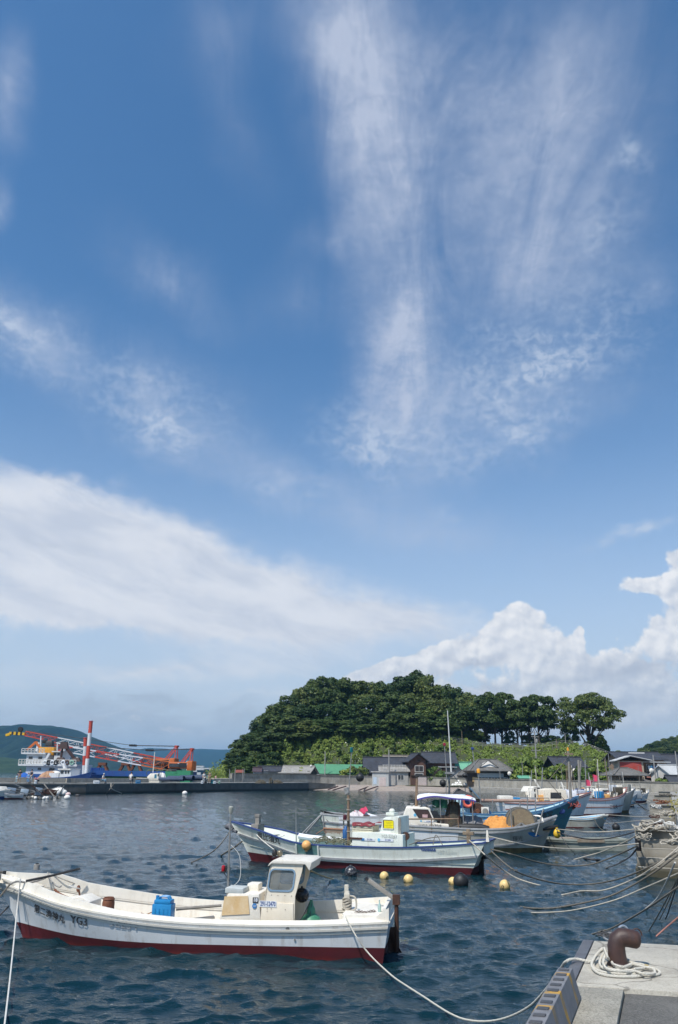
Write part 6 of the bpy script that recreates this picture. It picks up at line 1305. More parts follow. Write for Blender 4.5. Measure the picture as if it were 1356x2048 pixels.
    m=MB();m.tube(smooth_pts([P(1060,1637,.2),P(1068,1632,.3),P(1082,1634,.4),P(1086,1645,.5)],5),.04,7);b.part(m,'pipe_bend',WHITE,True)
    m=MB();m.beam(P(1046,1657,.3),P(1078,1657,.3),.18,.12);m.beam(P(1080,1660,.1),P(1112,1653,.0),.12,.12);b.part(m,'bow_timber',WOODGR,bev=.01)
    m=MB();m.tube(smooth_pts([P(1085,1658,.3),P(1100,1656,.2),P(1115,1653,0)],4),.07,8);b.part(m,'bow_fender',BLACK,True)
    q=P(1025,1681,1.0);b.text('輝光',.23,P(1024,1681,.7).x,P(1024,1681,.7).z,INK,slope=.03)
    q=P(1068,1669,.6);m=MB();rows=[]
    h=b.bvh.ray_cast(Vector((q.x,n_*5,q.z)),Vector((0,-n_,0)))[0]
    m.add([(q.x+dx,(b.bvh.ray_cast(Vector((q.x+dx,n_*5,q.z+dz)),Vector((0,-n_,0)))[0] or h).y+n_*.012,q.z+dz) for dx,dz in ((-.28,.08),(-.1,.10),(.15,.02),(.3,-.08),(.0,-.10),(-.2,-.02))],[(0,1,2,3,4,5)]);b.part(m,'bow_eye',BLUE,label='dark blue painted eye on the bow')
    q=P(1114,1667,.1);m=MB();m.ball((0,0,0),.16,12,8,sz=1.2);m.lathe([(.05,.17),(.06,.24)],(0,0,0),8);o=m.build('bow_float',mat('bright_yellow',(.78,.50,.04),(.65,.4,.03),4,.5),None,True,b.world(q));tag(o,'bright yellow float hanging from the bow with the big net drum','float')
    return b
B3=boat_three()

def boat_ropey():
    # pale boat behind the mint white one: only its littered stern and side show
    b=Boat('fishing_boat','pale green boat with a littered stern hung with old rope and a pink flag behind',on(664,1684),on(840,1688))
    n_=b.near;P=lambda px,py,y=.8:b.lp(px,py,y*n_)
    b.hull(1.05,((0,1.25),(.3,1.15),(.6,1.2),(1,1.7)),.8,.45,((0,.25),(1,.25)),(MINT,REDDK,GREYRAIL,GREYDK),tm=.5,nose=.1,flare=.3,cap=GREYRAIL,rails=((.28,.05,.06),),bul=.4)
    m=MB();T=[.16+i/20*.5 for i in range(21)]
    for sd in (1,-1):m.loft([[b.pt(t,z_,sd,.014) for z_ in (.62,.8,b.zs(t)-.02)] for t in T])
    b.part(m,'white_topside',HULLW,True)
    q=P(723,1655,1.0);b.text('Yamaha',.13,P(722,1657,1.0).x,P(722,1657,1.0).z,INKB,sx=.9,off=.025)
    m=MB();g=random.Random(11)
    for k in range(7):
        a,c=P(641+3*k,1621+2*k,.5-.16*k),P(690+5*k,1634+1.5*k,.6-.2*k);m.beam(a,c,.07,.05)
    b.part(m,'spare_timber',mat('pale_timber',(.46,.36,.25),(.34,.26,.17),7,.8),label='pale timber laid across the stern')
    m=MB()
    for k in range(46):
        u=g.random();c=P(652+u*48,1637+u*8+g.uniform(-4,6),g.uniform(-.6,.9));rr=g.uniform(.05,.16);m.tube([c+Vector((rr*math.cos(t),.4*rr*math.sin(t),-.9*rr*math.sin(t+k)-.02)) for t in [2*math.pi*i/8 for i in range(8)]],.018,4,closed=True)
    b.part(m,'hanging_rope',ROPED,True)
    m=MB()
    for k in range(30):
        u=k/29;c=P(648+u*48,1657+u*3,1.12);m.ball(c,.05,6,4);m.tube([c,c-Vector((0,0,.12+.1*g.random()))],.014,4)
    m.tube([P(632,1668,1.1),P(642,1662,1.12),P(650,1657,1.12),P(697,1660,1.12)],.02,5);b.part(m,'shell_covered_line',NETR,True)
    for (x0,y0,x1,y1,yy) in ((612,1666,648,1624,.9),(604,1668,640,1631,.3),(646,1625,648,1655,.9)):m=MB();m.cyl(P(x0,y0,yy),P(x1,y1,yy),.035,n=7);b.part(m,'stern_pole',STEEL,True)
    m=MB();m.cyl(P(690,1632,.7),P(690,1700,.7),.05,n=7);m.cyl(P(699,1643,.7),P(699,1690,.7),.03,n=6);b.part(m,'stern_post',RUST,True)
    o=draped_pile(b.world(P(717,1646,.1)-Vector((0,0,.1))),.75,.6,.62,mat('white_net',(.66,.62,.62),(.5,.44,.44),12,.9,.01,40),'white_net','pile of white net under the pink flag','net',seed=8,rz=b.rz)
    m=MB();s0,s1=P(708,1622,.2),P(752,1650,.2);m.cyl(s0,s1,.03,n=7);fl=m.build('flag',mat('flag_pole',(.6,.3,.3),(.5,.25,.25),5,.6),None,True,b.o);fl.rotation_euler.z=b.rz;tag(fl,'limp pink red flag on a slanting pole over the white net','flag')
    m=MB();rows=[]
    a,c=P(713,1624,.2),P(722,1631,.2);e0,e1=P(731,1612,.15),P(736,1622,.3)
    for i in range(9):
        u=i/8;rows.append([a.lerp(e0,u)+Vector((0,.06*math.sin(u*7),-.03*math.sin(u*9))),a.lerp(c,.5).lerp(e0.lerp(e1,.5),u)+Vector((0,.10*math.sin(u*7+1),.02*math.sin(u*8))),c.lerp(e1,u)+Vector((0,.07*math.sin(u*6+2),.04*math.sin(u*10)))])
    m.loft(rows);m.build('cloth',PINKF,fl,True)
    m=MB();m.cyl(P(727,1628,-.2),P(762,1637,-.2),.10,.06,8);b.part(m,'furled_sail',TARPW,True)
    for (px,py,w,h,mm,nm) in ((740,1640,.3,.32,BLUE,'blue_bin'),(750,1645,.3,.55,STEEL,'grey_bin'),(758,1650,.32,.4,NAVY,'striped_bin'),(733,1636,.3,.25,RUST,'rusty_winch')):q=P(px,py,.3);k=MB();k.box(q,(w,.3,h));b.part(k,nm,mm,bev=.02)
    m=MB();m.cyl(P(733,1665,.95),P(735,1640,.95),.05,n=8);m.ball(P(734,1652,1.0),.12,8,6);b.part(m,'black_davit',BLACK,True)
    return b
boat_ropey()

def boat_blue():
    b=Boat('fishing_boat','light blue fishing boat with a teal bow and a blue and white cabin',on(905,1664),on(1128,1668))
    n_=b.near;P=lambda px,py,y=.9:b.lp(px,py,y*n_)
    sheer=((0,1.05),(.35,1.0),(.6,1.12),(.8,1.45),(1,2.0))
    b.hull(1.25,sheer,1.0,.3,((0,.2),(1,.3)),(BLUEH,mat('teal_bottom',(.05,.14,.16),(.04,.1,.12),4,.6),mat('blue_rail',(.05,.13,.26),(.08,.2,.34),5,.5),GREYDK),inner=BLUEH,tm=.5,nose=.1,flare=.22,fine=(1.8,.8),cap=mat('blue_rail',(0,0,0)),rails=((.10,.05,.06),(.85,.04,.05)),bul=.45)
    m=MB();T=[.55+i/20*.445 for i in range(21)]
    for sd in (1,-1):m.loft([[b.pt(t,b.zst(t)+(b.zs(t)-.1-b.zst(t))*f,sd,.012) for f in (0,.3,.6,.8,1)] for t in T])
    b.part(m,'teal_bow_panel',TEALH,True)
    q=P(1078,1637,.9);b.text('漁宝',.36,P(1080,1634,.8).x,P(1080,1634,.8).z,INK,slope=.06,bold=.005,off=.03)
    q=P(1120,1622,.4);h=(b.bvh.ray_cast(Vector((q.x,n_*5,q.z)),Vector((0,-n_,0)))[0] or Vector((q.x,.5*n_,q.z)));m=MB();m.ball((q.x,h.y+n_*.02,q.z),.2,8,6,sx=1.2,sy=.15,sz=.8);b.part(m,'bow_eye',NAVY,True)
    y=.8;A,A1,C,D=P(908,1634,y),P(913,1588,y),P(944,1597,y),P(946,1634,y)
    m=MB();m.prism([(A.x,.7),(A1.x,A1.z),(P(930,1588,y).x,A1.z),(C.x,C.z),(D.x,.7)],-y,y);cab=b.part(m,'cabin',BLUEH,bev=.05)
    w=[P(922,1599,y),P(936,1599,y),P(944,1616,y),P(920,1616,y)];m=MB();m.prism([(k.x,k.z) for k in w],n_*y-.012,n_*y+.012);b.part(m,'window',mat('blue_screen',(.02,.08,.26),(.015,.06,.2),4,.3),parent=cab)
    q=P(925,1622,y);flat_text('YG3-52115',.26,Vector((q.x,q.y+n_*.012,q.z)),side_rot(n_),INKB,cab,sx=.85)
    t=MB();q=P(936,1603,.95);t.tube([(q.x+.26*math.cos(a),q.y,q.z+.26*math.sin(a)) for a in [2*math.pi*i/20 for i in range(20)]],.085,8,closed=True);o=t.build('lifebuoy',mat('red_orange',(.72,.13,.08),(.6,.1,.06),5,.5),None,True,b.world((0,0,0)));o.rotation_euler.z=b.rz;tag(o,'red orange lifebuoy hung on the light blue cabin','lifebuoy')
    a,c=P(946,1613,.5),P(985,1622,.5);m=MB();m.prism([(a.x,.9),(a.x,a.z),(c.x-.2,a.z-.1),(c.x,.9)],-.6,.6);b.part(m,'blue_sheet',mat('blue_cover',(.025,.09,.26),(.02,.07,.2),5,.7),bev=.05)
    c=P(955,1622,.8);m=MB();m.lathe([(.40,-.08),(.42,0),(.40,.08)],c,22,axis='Y');dr=b.part(m,'line_hauler',RUST,True);m=MB();m.lathe([(.12,-.14),(.13,.14)],c,12,axis='Y');b.part(m,'hub',RUSTLT,True,parent=dr)
    c=P(970,1622,.8);m=MB();m.box(c,(.42,.25,.42));b.part(m,'white_box',WHITE,bev=.03);m=MB();m.lathe([(.14,0),(.16,.02),(.08,.05)],(c.x,c.y+(.12 if n_>0 else -.17),c.z),14,axis='Y');b.part(m,'round_vent',GREYDK,True)
    m=MB();m.cyl(P(940,1601,0),P(1071,1602,0),.10,.08,9);bm_=b.part(m,'boom',mat('boom_wood',(.36,.24,.19),(.25,.16,.12),6,.7),True)
    for px,(y0,y1) in ((1055,(1590,1640)),(1071,(1600,1632)),(1040,(1605,1630)),(985,(1600,1625))):m=MB();m.cyl(P(px,y1,.3),P(px,y0,.3),.035,n=6);b.part(m,'stanchion',STEEL,True)
    # stern gantry: tall white aerial, lamp poles and spreader
    p,q=P(903,1552,0),P(895,1421,0);o=b.mast(p,q,.05,.025,mat('white_aerial',(.62,.62,.60),(.5,.5,.48),5,.5),'aerial')
    m=MB();m.cyl(Vector((P(898,1590,0).x,0,1.0)),P(898,1545,0),.06,n=8);m.cyl(P(892,1590,.4),P(893,1540,.4),.03,n=6);m.box(P(899,1546,0),(.5,.9,.12));m.beam(P(893,1560,.3),P(905,1545,0),.04);m.beam(P(905,1548,0),P(918,1566,.3),.03);b.part(m,'gantry',STEEL)
    lamp_pole(b,P(893,1545,.2),P(889,1492,.2),.03,'lamp_pole',STEEL,mat('crimson_glass',(.30,.01,.03),(.2,.008,.02),4,.3),.09,.17,'red_lamp')
    lamp_pole(b,Vector((P(962,1612,.5).x,.5*n_,1.0)),P(957,1547,.5),.035,'lamp_pole',STEEL,mat('orange_glass',(.75,.33,.02),(.6,.25,.02),4,.3),.10,.27,'orange_lamp')
    lamp_pole(b,P(951,1545,-.5),P(945,1500,-.5),.03,'lamp_pole',STEEL,NAVY,.09,.16,'blue_lamp')
    q=P(886,1566,.3);m=MB();m.ball((0,0,0),.20,20,12);m.lathe([(.04,-.19),(.03,-.24)],(0,0,0),8);bl=m.build('ball_float',BLACK,None,True,b.world(q));tag(bl,'round black ball float hung below the tall white aerial','float');m=MB();m.tube([(0,0,.19),(.1,.0,.8)],.008,4);m.build('cord',ROPEK,bl)
    q=P(930,1551,.3);m=MB();m.ball((0,0,0),.17,14,9,sz=.75);bl=m.build('ball_float',BLACK,None,True,b.world(q));tag(bl,'half deflated black ball float hung left of the orange lamp','float');m=MB();m.tube([(0,0,.11),(.3,.0,.8)],.008,4);m.build('cord',ROPEK,bl)
    # black A frame awning aft
    m=MB();a0,a1,a2=P(905,1592,.4),P(918,1577,.4),P(955,1595,.4);m.add([(a0.x,n_*.9,a0.z),(a1.x,n_*.5,a1.z),(a2.x,n_*.9,a2.z),(a0.x,-n_*.9,a0.z),(a1.x,-n_*.5,a1.z),(a2.x,-n_*.9,a2.z)],[(0,1,2),(3,4,5),(0,1,4,3),(1,2,5,4)]);b.part(m,'awning',mat('black_awning',(.02,.022,.025),(.04,.04,.045),6,.7))
    m=MB();m.beam(P(898,1590,.6),P(920,1573,.6),.14,.03);b.part(m,'board',WOODGR)
    for px,py in ((930,1570),(942,1580)):q=P(px,py,0);m=MB();m.cyl((q.x,0,q.z-.6),q,.03,n=6);m.ball(q,.13,8,6);b.part(m,'work_lamp',STEEL,True)
    m=MB();m.beam(P(939,1575,.2),P(962,1600,.2),.3,.06);b.part(m,'blue_gangplank',mat('steel_blue',(.12,.22,.32),(.1,.18,.26),5,.5))
    m=MB();m.tube(smooth_pts([P(1128,1606,.2),P(1138,1610,.1),P(1150,1614,0)],4),.10,8);b.part(m,'stem_fender',BLACK,True)
    m=MB();c=P(1143,1612,.1);g=random.Random(5)
    for k in range(12):r_=g.uniform(.1,.22);e=c+Vector((g.uniform(-.3,.3),g.uniform(-.3,.3),g.uniform(-.1,.2)));m.tube([e+Vector((r_*math.cos(t),r_*math.sin(t),.1*math.sin(t*2+k))) for t in [2*math.pi*i/8 for i in range(8)]],.03,4,closed=True)
    b.part(m,'red_bow_rope',mat('red_rope',(.36,.08,.07),(.25,.07,.06),20,.9),True)
    o=b.mast(Vector((P(1143,1614,0).x,0,1.7)),P(1136,1502,0),.085,.06,WOODGR,'wooden_mast');m=MB();m.beam(P(1129,1508,.2),P(1146,1508,.2),.10);b.part(m,'yard',WOOD,parent=o);m=MB();m.lathe([(.06,0),(.07,.08),(.04,.2)],P(1136,1502,0),10);b.part(m,'masthead_lamp',mat('orange_glass',(0,0,0)),True,parent=o)
    m=MB()
    for (x0,y0,x1,y1) in ((1136,1515,1098,1560),(1137,1515,1160,1600),(1068,1530,1136,1608)):m.tube([P(x0,y0,0),P(x1,y1,.2)],.018,4)
    b.part(m,'stay',ROPED)
    return b
BB=boat_blue()

def far_boat(name,label,s,w,B,sheer,hullm,cabs,railm,over=(.7,.2),extras=None,bottom=REDDK,rails=((.1,.05,.06),),bul=.4,mid=None):
    b=Boat(name,label,s,w);n_=b.near;P=lambda px,py,y=.8:b.lp(px,py,y*n_)
    b.hull(B,sheer,over[0],over[1],((0,.2),(1,.25)),(hullm,bottom,railm,GREYDK),inner=WHITE,tm=.5,nose=.1,flare=.12,fine=(2.1,.4),rails=rails,cap=railm,bul=bul,nst=20)
    for (poly,y,mt,wins,nm) in cabs:
        pts=[P(px,py,y) for px,py in poly];m=MB();m.prism([(q.x,max(q.z,.3)) for q in pts],-y,y);c=b.part(m,nm,mt,bev=.04)
        for wq in wins:m=MB();m.prism([(P(px,py,y).x,P(px,py,y).z) for px,py in wq],n_*y-.012,n_*y+.014);b.part(m,'window',GLASS,parent=c)
    g=random.Random(name+label);Lw=b.Lw
    for k in range(4):x=g.uniform(.1,.9)*Lw;m=MB();y=g.uniform(-.8,.8);zz=b.zs(x/Lw);m.cyl((x,y,zz-.5),(x+g.uniform(-.25,.25),y,zz+g.uniform(1.0,3.6)),.03,.022,6);b.part(m,'gear_pole',[STEEL,WHITE,BAMBOO,WOODGR][k])
    for k in range(7):x=g.uniform(.05,.95)*Lw;h=g.uniform(.25,.7);m=MB();m.box((x,g.uniform(-.7,.7),b.zs(x/Lw)-.2+h/2),(g.uniform(.3,.9),g.uniform(.3,.7),h),rz=g.uniform(-.4,.4));b.part(m,['deck_box','fish_box','net_bin','cover'][k%4],[WHITE,BLUEP,GREYDK,TARPW,PLATE,ORANGE,NETD][k],bev=.04)
    for k in range(2):x=g.uniform(.2,.8)*Lw;m=MB();zz=b.zs(x/Lw)+.05;m.tube([(x,-.9,zz-.3),(x,-.9,zz+.9),(x,.9,zz+.9),(x,.9,zz-.3)],.03,6);b.part(m,'deck_arch',[STEEL,WHITE][k],True)
    if extras:extras(b,P,n_)
    return b
def ex5(b,P,n_):
    q=P(1115,1603,.8);flat_text('YG3-48751',.26,Vector((q.x,q.y+n_*.012,q.z)),side_rot(n_),INK,b.root,sx=.85)
    m=MB();T=[i/18*.8 for i in range(19)]
    for sd in (1,-1):m.loft([[b.pt(t,z_,sd,.02) for z_ in (.62,.70)] for t in T])
    b.part(m,'faded_red_stripe',PINKRAIL)
    m=MB();q=P(1010,1598,.3);m.box((q.x,q.y,q.z),(1.1,.8,.5));b.part(m,'white_cover',WHITE,bev=.12)
    m=MB();q0=P(1060,1596,.95);q1=P(1098,1596,.95);m.tube([q0,q1],.03,5);m.tube([P(1060,1610,.95),q0],.025,5);m.tube([P(1079,1610,.95),P(1079,1596,.95)],.025,5);m.tube([P(1098,1612,.95),q1],.025,5);b.part(m,'deck_rail',STEEL)
B5=far_boat('fishing_boat','white boat with a faded red stripe and a cream wheelhouse marked YG3-48751',on(1008,1636),on(1165,1637),1.25,((0,1.25),(.3,1.2),(.6,1.3),(1,1.9)),HULLW,
    [([(1090,1620),(1086,1580),(1106,1577),(1132,1580),(1139,1620)],.85,CREAM,[[(1101,1585),(1122,1585),(1123,1597),(1101,1597)]],'wheelhouse'),([(1042,1618),(1042,1605),(1090,1602),(1090,1620)],.9,WHITE,[],'trunk_cabin')],PINKRAIL,(.9,.3),ex5)
def ex9(b,P,n_):
    m=MB();m.beam(P(1069,1559,.3),P(1090,1597,.3),.14);b.part(m,'white_derrick',WHITE,bev=.02)
    m=MB();m.cyl(P(1063,1580,-.4),P(1063,1540,-.4),.04,n=6);m.cyl(P(1083,1590,.2),P(1085,1535,.2),.05,n=6);b.part(m,'aerial',STEEL)
    m=MB();m.box(P(1050,1600,.3),(1.6,1.4,.1));b.part(m,'sun_deck',WHITE)
far_boat('fishing_boat','white flybridge boat with black wheelhouse windows behind the cream wheelhouse',on(1038,1622),on(1150,1622),1.3,((0,1.2),(.5,1.2),(1,1.8)),HULLW,
    [([(1062,1610),(1062,1582),(1067,1573),(1080,1573),(1092,1600),(1092,1610)],1.0,WHITE,[[(1069,1587),(1079,1587),(1084,1597),(1069,1597)],[(1068,1575),(1079,1575),(1084,1583),(1068,1583)]],'wheelhouse')],GREYRAIL,(.9,.3),ex9)
def ex10(b,P,n_):
    m=MB();m.beam(P(1122,1564,.3),P(1134,1592,.3),.2,.12);b.part(m,'white_derrick',WHITE)
    m=MB();m.box(P(1100,1579,.2),(3.0,1.6,.12));b.part(m,'awning',TARPW);m=MB()
    for px in (1085,1112,1130):m.cyl(P(px,1600,.7),P(px,1579,.7),.04,n=6)
    b.part(m,'awning_post',STEEL)
    m=MB();m.box(P(1092,1586,.8),(.8,.2,.5));b.part(m,'red_panel',mat('dull_red',(.35,.05,.05),(.3,.04,.04),6,.6))
far_boat('fishing_boat','white boat under a pale awning with a white derrick arm, behind the wooden mast',on(1085,1615),on(1185,1616),1.3,((0,1.2),(.5,1.2),(1,1.9)),HULLW,
    [([(1136,1610),(1136,1588),(1142,1580),(1158,1580),(1168,1600),(1168,1610)],1.0,WHITE,[[(1140,1586),(1157,1586),(1161,1594),(1140,1594)]],'wheelhouse')],GREYRAIL,(.9,.3),ex10)
def ex6(b,P,n_):
    b.text('三宝丸',.36,P(1211,1617,.9).x,P(1211,1617,.9).z,INK,slope=.02,bold=.004)
    m=MB();T=[i/18 for i in range(19)]
    for sd in (1,-1):m.loft([[b.pt(t,z_+.35*max(0,t-.5),sd,.02) for z_ in (.66,.74)] for t in T])
    b.part(m,'faded_red_stripe',PINKRAIL)
    m=MB();m.beam(P(1162,1584,.2),P(1204,1607,.2),.45,.2);b.part(m,'black_boom_cover',BLACK,bev=.05)
    m=MB();m.box(P(1166,1609,.9),(.9,.3,.2));b.part(m,'blue_crate',BLUEP)
    m=MB();m.ball(P(1155,1624,1.2),.22,10,7);b.part(m,'side_fender',FOAM,True)
    c=P(1235,1595,.2);m=MB();m.lathe([(.55,-.3),(.60,-.26),(.60,-.2),(.5,-.2),(.5,.2),(.6,.2),(.6,.26),(.55,.3)],c,20,axis='Y');b.part(m,'net_drum',mat('drum_rim',(0,0,0)),True)
    m=MB();m.beam(P(1229,1606,.4),P(1232,1585,.4),.3,.12);b.part(m,'drum_stand',WHITE)
    o=b.mast(Vector((P(1162,1612,0).x,0,1.5)),P(1157,1520,0),.12,.10,WOODGR,'wooden_mast');o=b.mast(Vector((P(1166,1612,.2).x,.2,1.5)),P(1162,1522,.2),.08,.06,WOODGR,'wooden_mast')
    m=MB();m.box(P(1146,1586,.0),(1.6,1.4,.5));b.part(m,'piled_covers',mat('pale_covers',(.62,.63,.66),(.4,.42,.5),5,.8),bev=.15)
far_boat('fishing_boat','grey white boat with faded red rail, black bow lettering and a black boom cover',on(1140,1632),on(1243,1630),1.4,((0,1.4),(.4,1.35),(.7,1.6),(1,2.2)),HULLW,
    [([(1149,1612),(1148,1595),(1152,1591),(1174,1591),(1182,1612)],.9,CREAM,[[(1156,1596),(1168,1596),(1169,1603),(1156,1603)]],'wheelhouse')],PINKRAIL,(1.0,.3),ex6)
def ex7(b,P,n_):
    m=MB();m.box(P(1215,1601,.2),(2.2,1.7,.5));b.part(m,'grey_cover',mat('grey_cover',(.32,.35,.38),(.25,.28,.3),5,.7),bev=.15)
    for px,y0,y1 in ((1180,1600,1545),(1173,1600,1520),(1190,1600,1555)):m=MB();m.cyl(P(px,y0,.3),P(px-3,y1,.3),.05,n=6);b.part(m,'rod_pole',STEEL)
    for px,py,mm in ((1186,1556,PINKF),(1172,1566,PINKF)):
        q=P(px,py,.4);m=MB();m.loft([[(q.x+u*.1,q.y+.1*math.sin(u*.9),q.z+.35-.03*u),(q.x+u*.1,q.y+.1*math.sin(u*.9+1),q.z-.35+.02*u)] for u in range(7)]);b.part(m,'red_flag',mm,True)
    m=MB();m.box(P(1160,1584,.3),(.8,.4,.6));b.part(m,'navy_cloth',NAVY,bev=.1)
far_boat('fishing_boat','boat with a dark bottom and a white car-like wheelhouse beyond the black boom cover',on(1160,1626),on(1258,1625),1.4,((0,1.5),(.5,1.5),(1,2.1)),GREYH,
    [([(1196,1604),(1197,1580),(1203,1577),(1217,1577),(1228,1592),(1230,1604)],1.0,WHITE,[[(1205,1580),(1216,1580),(1223,1589),(1205,1589)]],'wheelhouse')],GREYRAIL,(1.0,.3),ex7,BROWNB)
def ex8(b,P,n_):
    m=MB();m.box(P(1032,1566,.2),(2.6,1.6,.12));b.part(m,'canopy',NAVY);m=MB()
    for px in (1021,1043):m.cyl(P(px,1577,.6),P(px,1566,.6),.05,n=6)
    b.part(m,'canopy_post',STEEL)
    m=MB();m.ball(P(1024,1569,.9),.35,10,7);b.part(m,'blue_ball',NAVY,True)
far_boat('small_boat','small white boat with a navy canopy lying off the sea wall',on(1055,1586),on(1018,1585),1.0,((0,1.0),(.5,1.0),(1,1.3)),HULLW,[],GREYRAIL,(.4,.2),ex8)
def ex11(b,P,n_):
    m=MB();m.box(P(1262,1590,.2),(1.8,1.4,.8));b.part(m,'grey_cabin',mat('grey_cover',(0,0,0)),bev=.1)
    for px in (1248,1270,1283):m=MB();m.cyl(P(px,1600,.3),P(px,1583,.3),.05,n=6);m.ball(P(px,1583,.3),.15,8,6);b.part(m,'post',STEEL)
far_boat('fishing_boat','small pale boat with grey covered gear, farthest along the quay before the sea wall',on(1215,1612),on(1268,1612),1.2,((0,1.0),(.5,1.0),(1,1.6)),mat('pale_blue_hull',(.5,.6,.66),(.4,.5,.56),4,.5),[],GREYRAIL,(.9,.2),ex11)
far_boat('fishing_boat','low white boat with its bow rope to the far quay blocks',on(1240,1605),on(1292,1604),1.2,((0,.9),(.5,.9),(1,1.5)),HULLW,[([(1250,1600),(1252,1592),(1268,1592),(1270,1600)],.8,PLATE,[],'trunk_cabin')],GREYRAIL,(.9,.2))

def skiff(name,label,s,w,B,sheer,hm,dm,railm,over=(.3,.1),bottom=None):
    b=Boat(name,label,s,w,'small open skiffs');b.hull(B,sheer,over[0],over[1],((0,.05),(1,.06)),(hm,bottom or hm,railm,dm),inner=dm,tm=.55,nose=.35,flare=.2,fine=(2.2,1.2),rails=((.06,.03,.04),),bul=.25,nst=18);return b
k=skiff('skiff','grey white skiff with bright blue inside between the bows',on(1112,1654),on(1206,1655),.75,((0,.62),(.5,.55),(1,.75)),GREYH,BLUELT,WHITE,bottom=REDDK)
m=MB();T=[i/10*.75 for i in range(11)]
for sd in (1,-1):m.loft([[k.pt(t,.50+.02*0,sd,.015),k.pt(t,.60,sd,.015)] for t in T])
k.part(m,'blue_panel',BLUELT)
k=skiff('skiff','weathered grey punt with a brown patched board on its rim, low in the water',on(1243,1699),on(1090,1698),.62,((0,.42),(.5,.38),(1,.45)),mat('weathered_grey_green',(.36,.38,.33),(.26,.27,.22),3,.8,streak=(.2,.15,.1),st=.5,stsc=(4,4,1)),GREYDK,mat('weathered_grey_green',(0,0,0)))
m=MB();m.box((1.6,.62*k.near,.40),(1.2,.10,.14));m.box((2.4,.0,.44),(1.0,.9,.05));k.part(m,'patch_board',mat('rusty_board',(.22,.16,.11),(.3,.26,.2),6,.8))
# ------------------------------------------------------------------ beyond the breakwater: crane barge, work ship, tug; people on the quay
CR_O=mat('crane_orange',(.52,.13,.025),(.42,.10,.02),.8,.6,streak=(.2,.07,.03),st=.4);CR_R=mat('boom_red',(.50,.07,.045),(.42,.055,.035),1,.6);CR_W=mat('boom_white',(.66,.66,.66),(.56,.56,.56),1,.6)
SHIPB=mat('ship_blue',(.015,.07,.27),(.02,.08,.24),.5,.5,streak=(.12,.07,.05),st=.3,stsc=(.6,.6,.2));SHIPW=mat('ship_white',(.62,.63,.64),(.52,.53,.54),.5,.55,streak=(.3,.22,.16),st=.35,stsc=(1,1,.2));BARGEG=mat('barge_green',(.05,.12,.06),(.03,.08,.04),.5,.8)
def lattice(p,q,w0,w1,par,secs,name='boom'):
    """four chord lattice boom from p to q; secs: list of (end fraction, material)"""
    p,q=Vector(p),Vector(q);d=(q-p);L_=d.length;d.normalize();sidev=d.cross(Vector((0,0,1))).normalized();upv=sidev.cross(d)
    a=0.0
    for (e,mt) in secs:
        m=MB();m2=MB();n=max(2,int((e-a)*L_/1.5));prev=None
        for i in range(n+1):
            u=a+(e-a)*i/n;w=w0+(w1-w0)*u;c=p.lerp(q,u);R_=[c+sidev*(sx*w/2)+upv*(sy*w/2) for sx,sy in ((-1,-1),(1,-1),(1,1),(-1,1))]
            if prev:
                for k in range(4):m.beam(prev[k],R_[k],.18)
                for k in range(4):m2.beam(prev[k],R_[(k+1)%4],.085);m2.beam(prev[(k+1)%4],R_[k],.085) if k in (0,2) else None
            for k in range(4):m2.beam(R_[k],R_[(k+1)%4],.085)
            prev=R_
        o=m.build('boom_chords',mt,par,fix=False);tag(o,kind='stuff');o2=m2.build('boom_lacing',mt,o,fix=False);tag(o2,kind='stuff');a=e
def crane(label,Y,tip,foot,body,apex,l1,l2,pend,secs,tracks):
    A=lambda px,py:at(px,py,Y)
    t=thing('crawler_crane',label,'crane',(0,0,0))
    lattice(A(*foot),A(*tip),1.5,.8,t,secs)
    (x0,y0,x1,y1)=body;a,c=A(x0,y1),A(x1,y0);m=MB();m.box(((a.x+c.x)/2,Y,(a.z+c.z)/2),(c.x-a.x,4.2,c.z-a.z),top=.97);m.build('machine_house',CR_O,t,bev=.15)
    m=MB();m.box((c.x-.3,Y,a.z+.5),(1.0,4.4,1.7));m.build('counterweight',CR_O,t,bev=.2);m=MB();m.box((a.x+1.2,Y-2.2,(a.z+c.z)/2),(1.9,.12,(c.z-a.z)*.5));m.build('cab_window',DARKGL,t);m=MB();m.box(((a.x+c.x)/2+.6,Y-2.13,(a.z+c.z)/2+.2),(1.9,.06,.35));m.build('name_plate',PLATE,t);m=MB();m.box((c.x-1.5,Y-2.14,(a.z+c.z)/2),(1.4,.06,.8));m.build('grille',BLACK,t)
    for s in (-1,1):m=MB();m.beam(A(*apex)+Vector((0,s*.9,0)),A(*l1)+Vector((0,s*1.2,0)),.20);m.build('gantry_strut',CR_R,t);m=MB();m.beam(A(*apex)+Vector((0,s*.9,0)),A(*l2)+Vector((0,s*1.2,0)),.15);m.build('gantry_leg',CR_R,t)
    m=MB();m.box(A(*apex),(.5,2.0,.25));m.build('gantry_head',CR_R,t)
    for s in (-.8,.8):m=MB();m.tube([A(*apex)+Vector((0,s,0)),A(*pend)+Vector((0,s,0))],.06,5);m.build('pendant',ROPEK,t);m=MB();m.tube([A(*pend)+Vector((0,s,0)),A(*tip)+Vector((0,s*.5,.5))],.05,4);m.build('pendant_wire',ROPEK,t)
    m=MB();m.box(A(*pend),(1.1,1.8,.35));m.build('equaliser',BLACK,t)
    (x0,y0,x1,y1)=tracks;a,c=A(x0,y1),A(x1,y0)
    for s in (-2,2):m=MB();m.box(((a.x+c.x)/2,Y+s,(a.z+c.z)/2),(c.x-a.x,.9,c.z-a.z));m.build('crawler_track',BLACK,t,bev=.3)
    m=MB();m.box(((a.x+c.x)/2,Y,(a.z+c.z)/2+.2),((c.x-a.x)*.6,3.2,(c.z-a.z)*.8));m.build('turntable',BLACK,t);return t
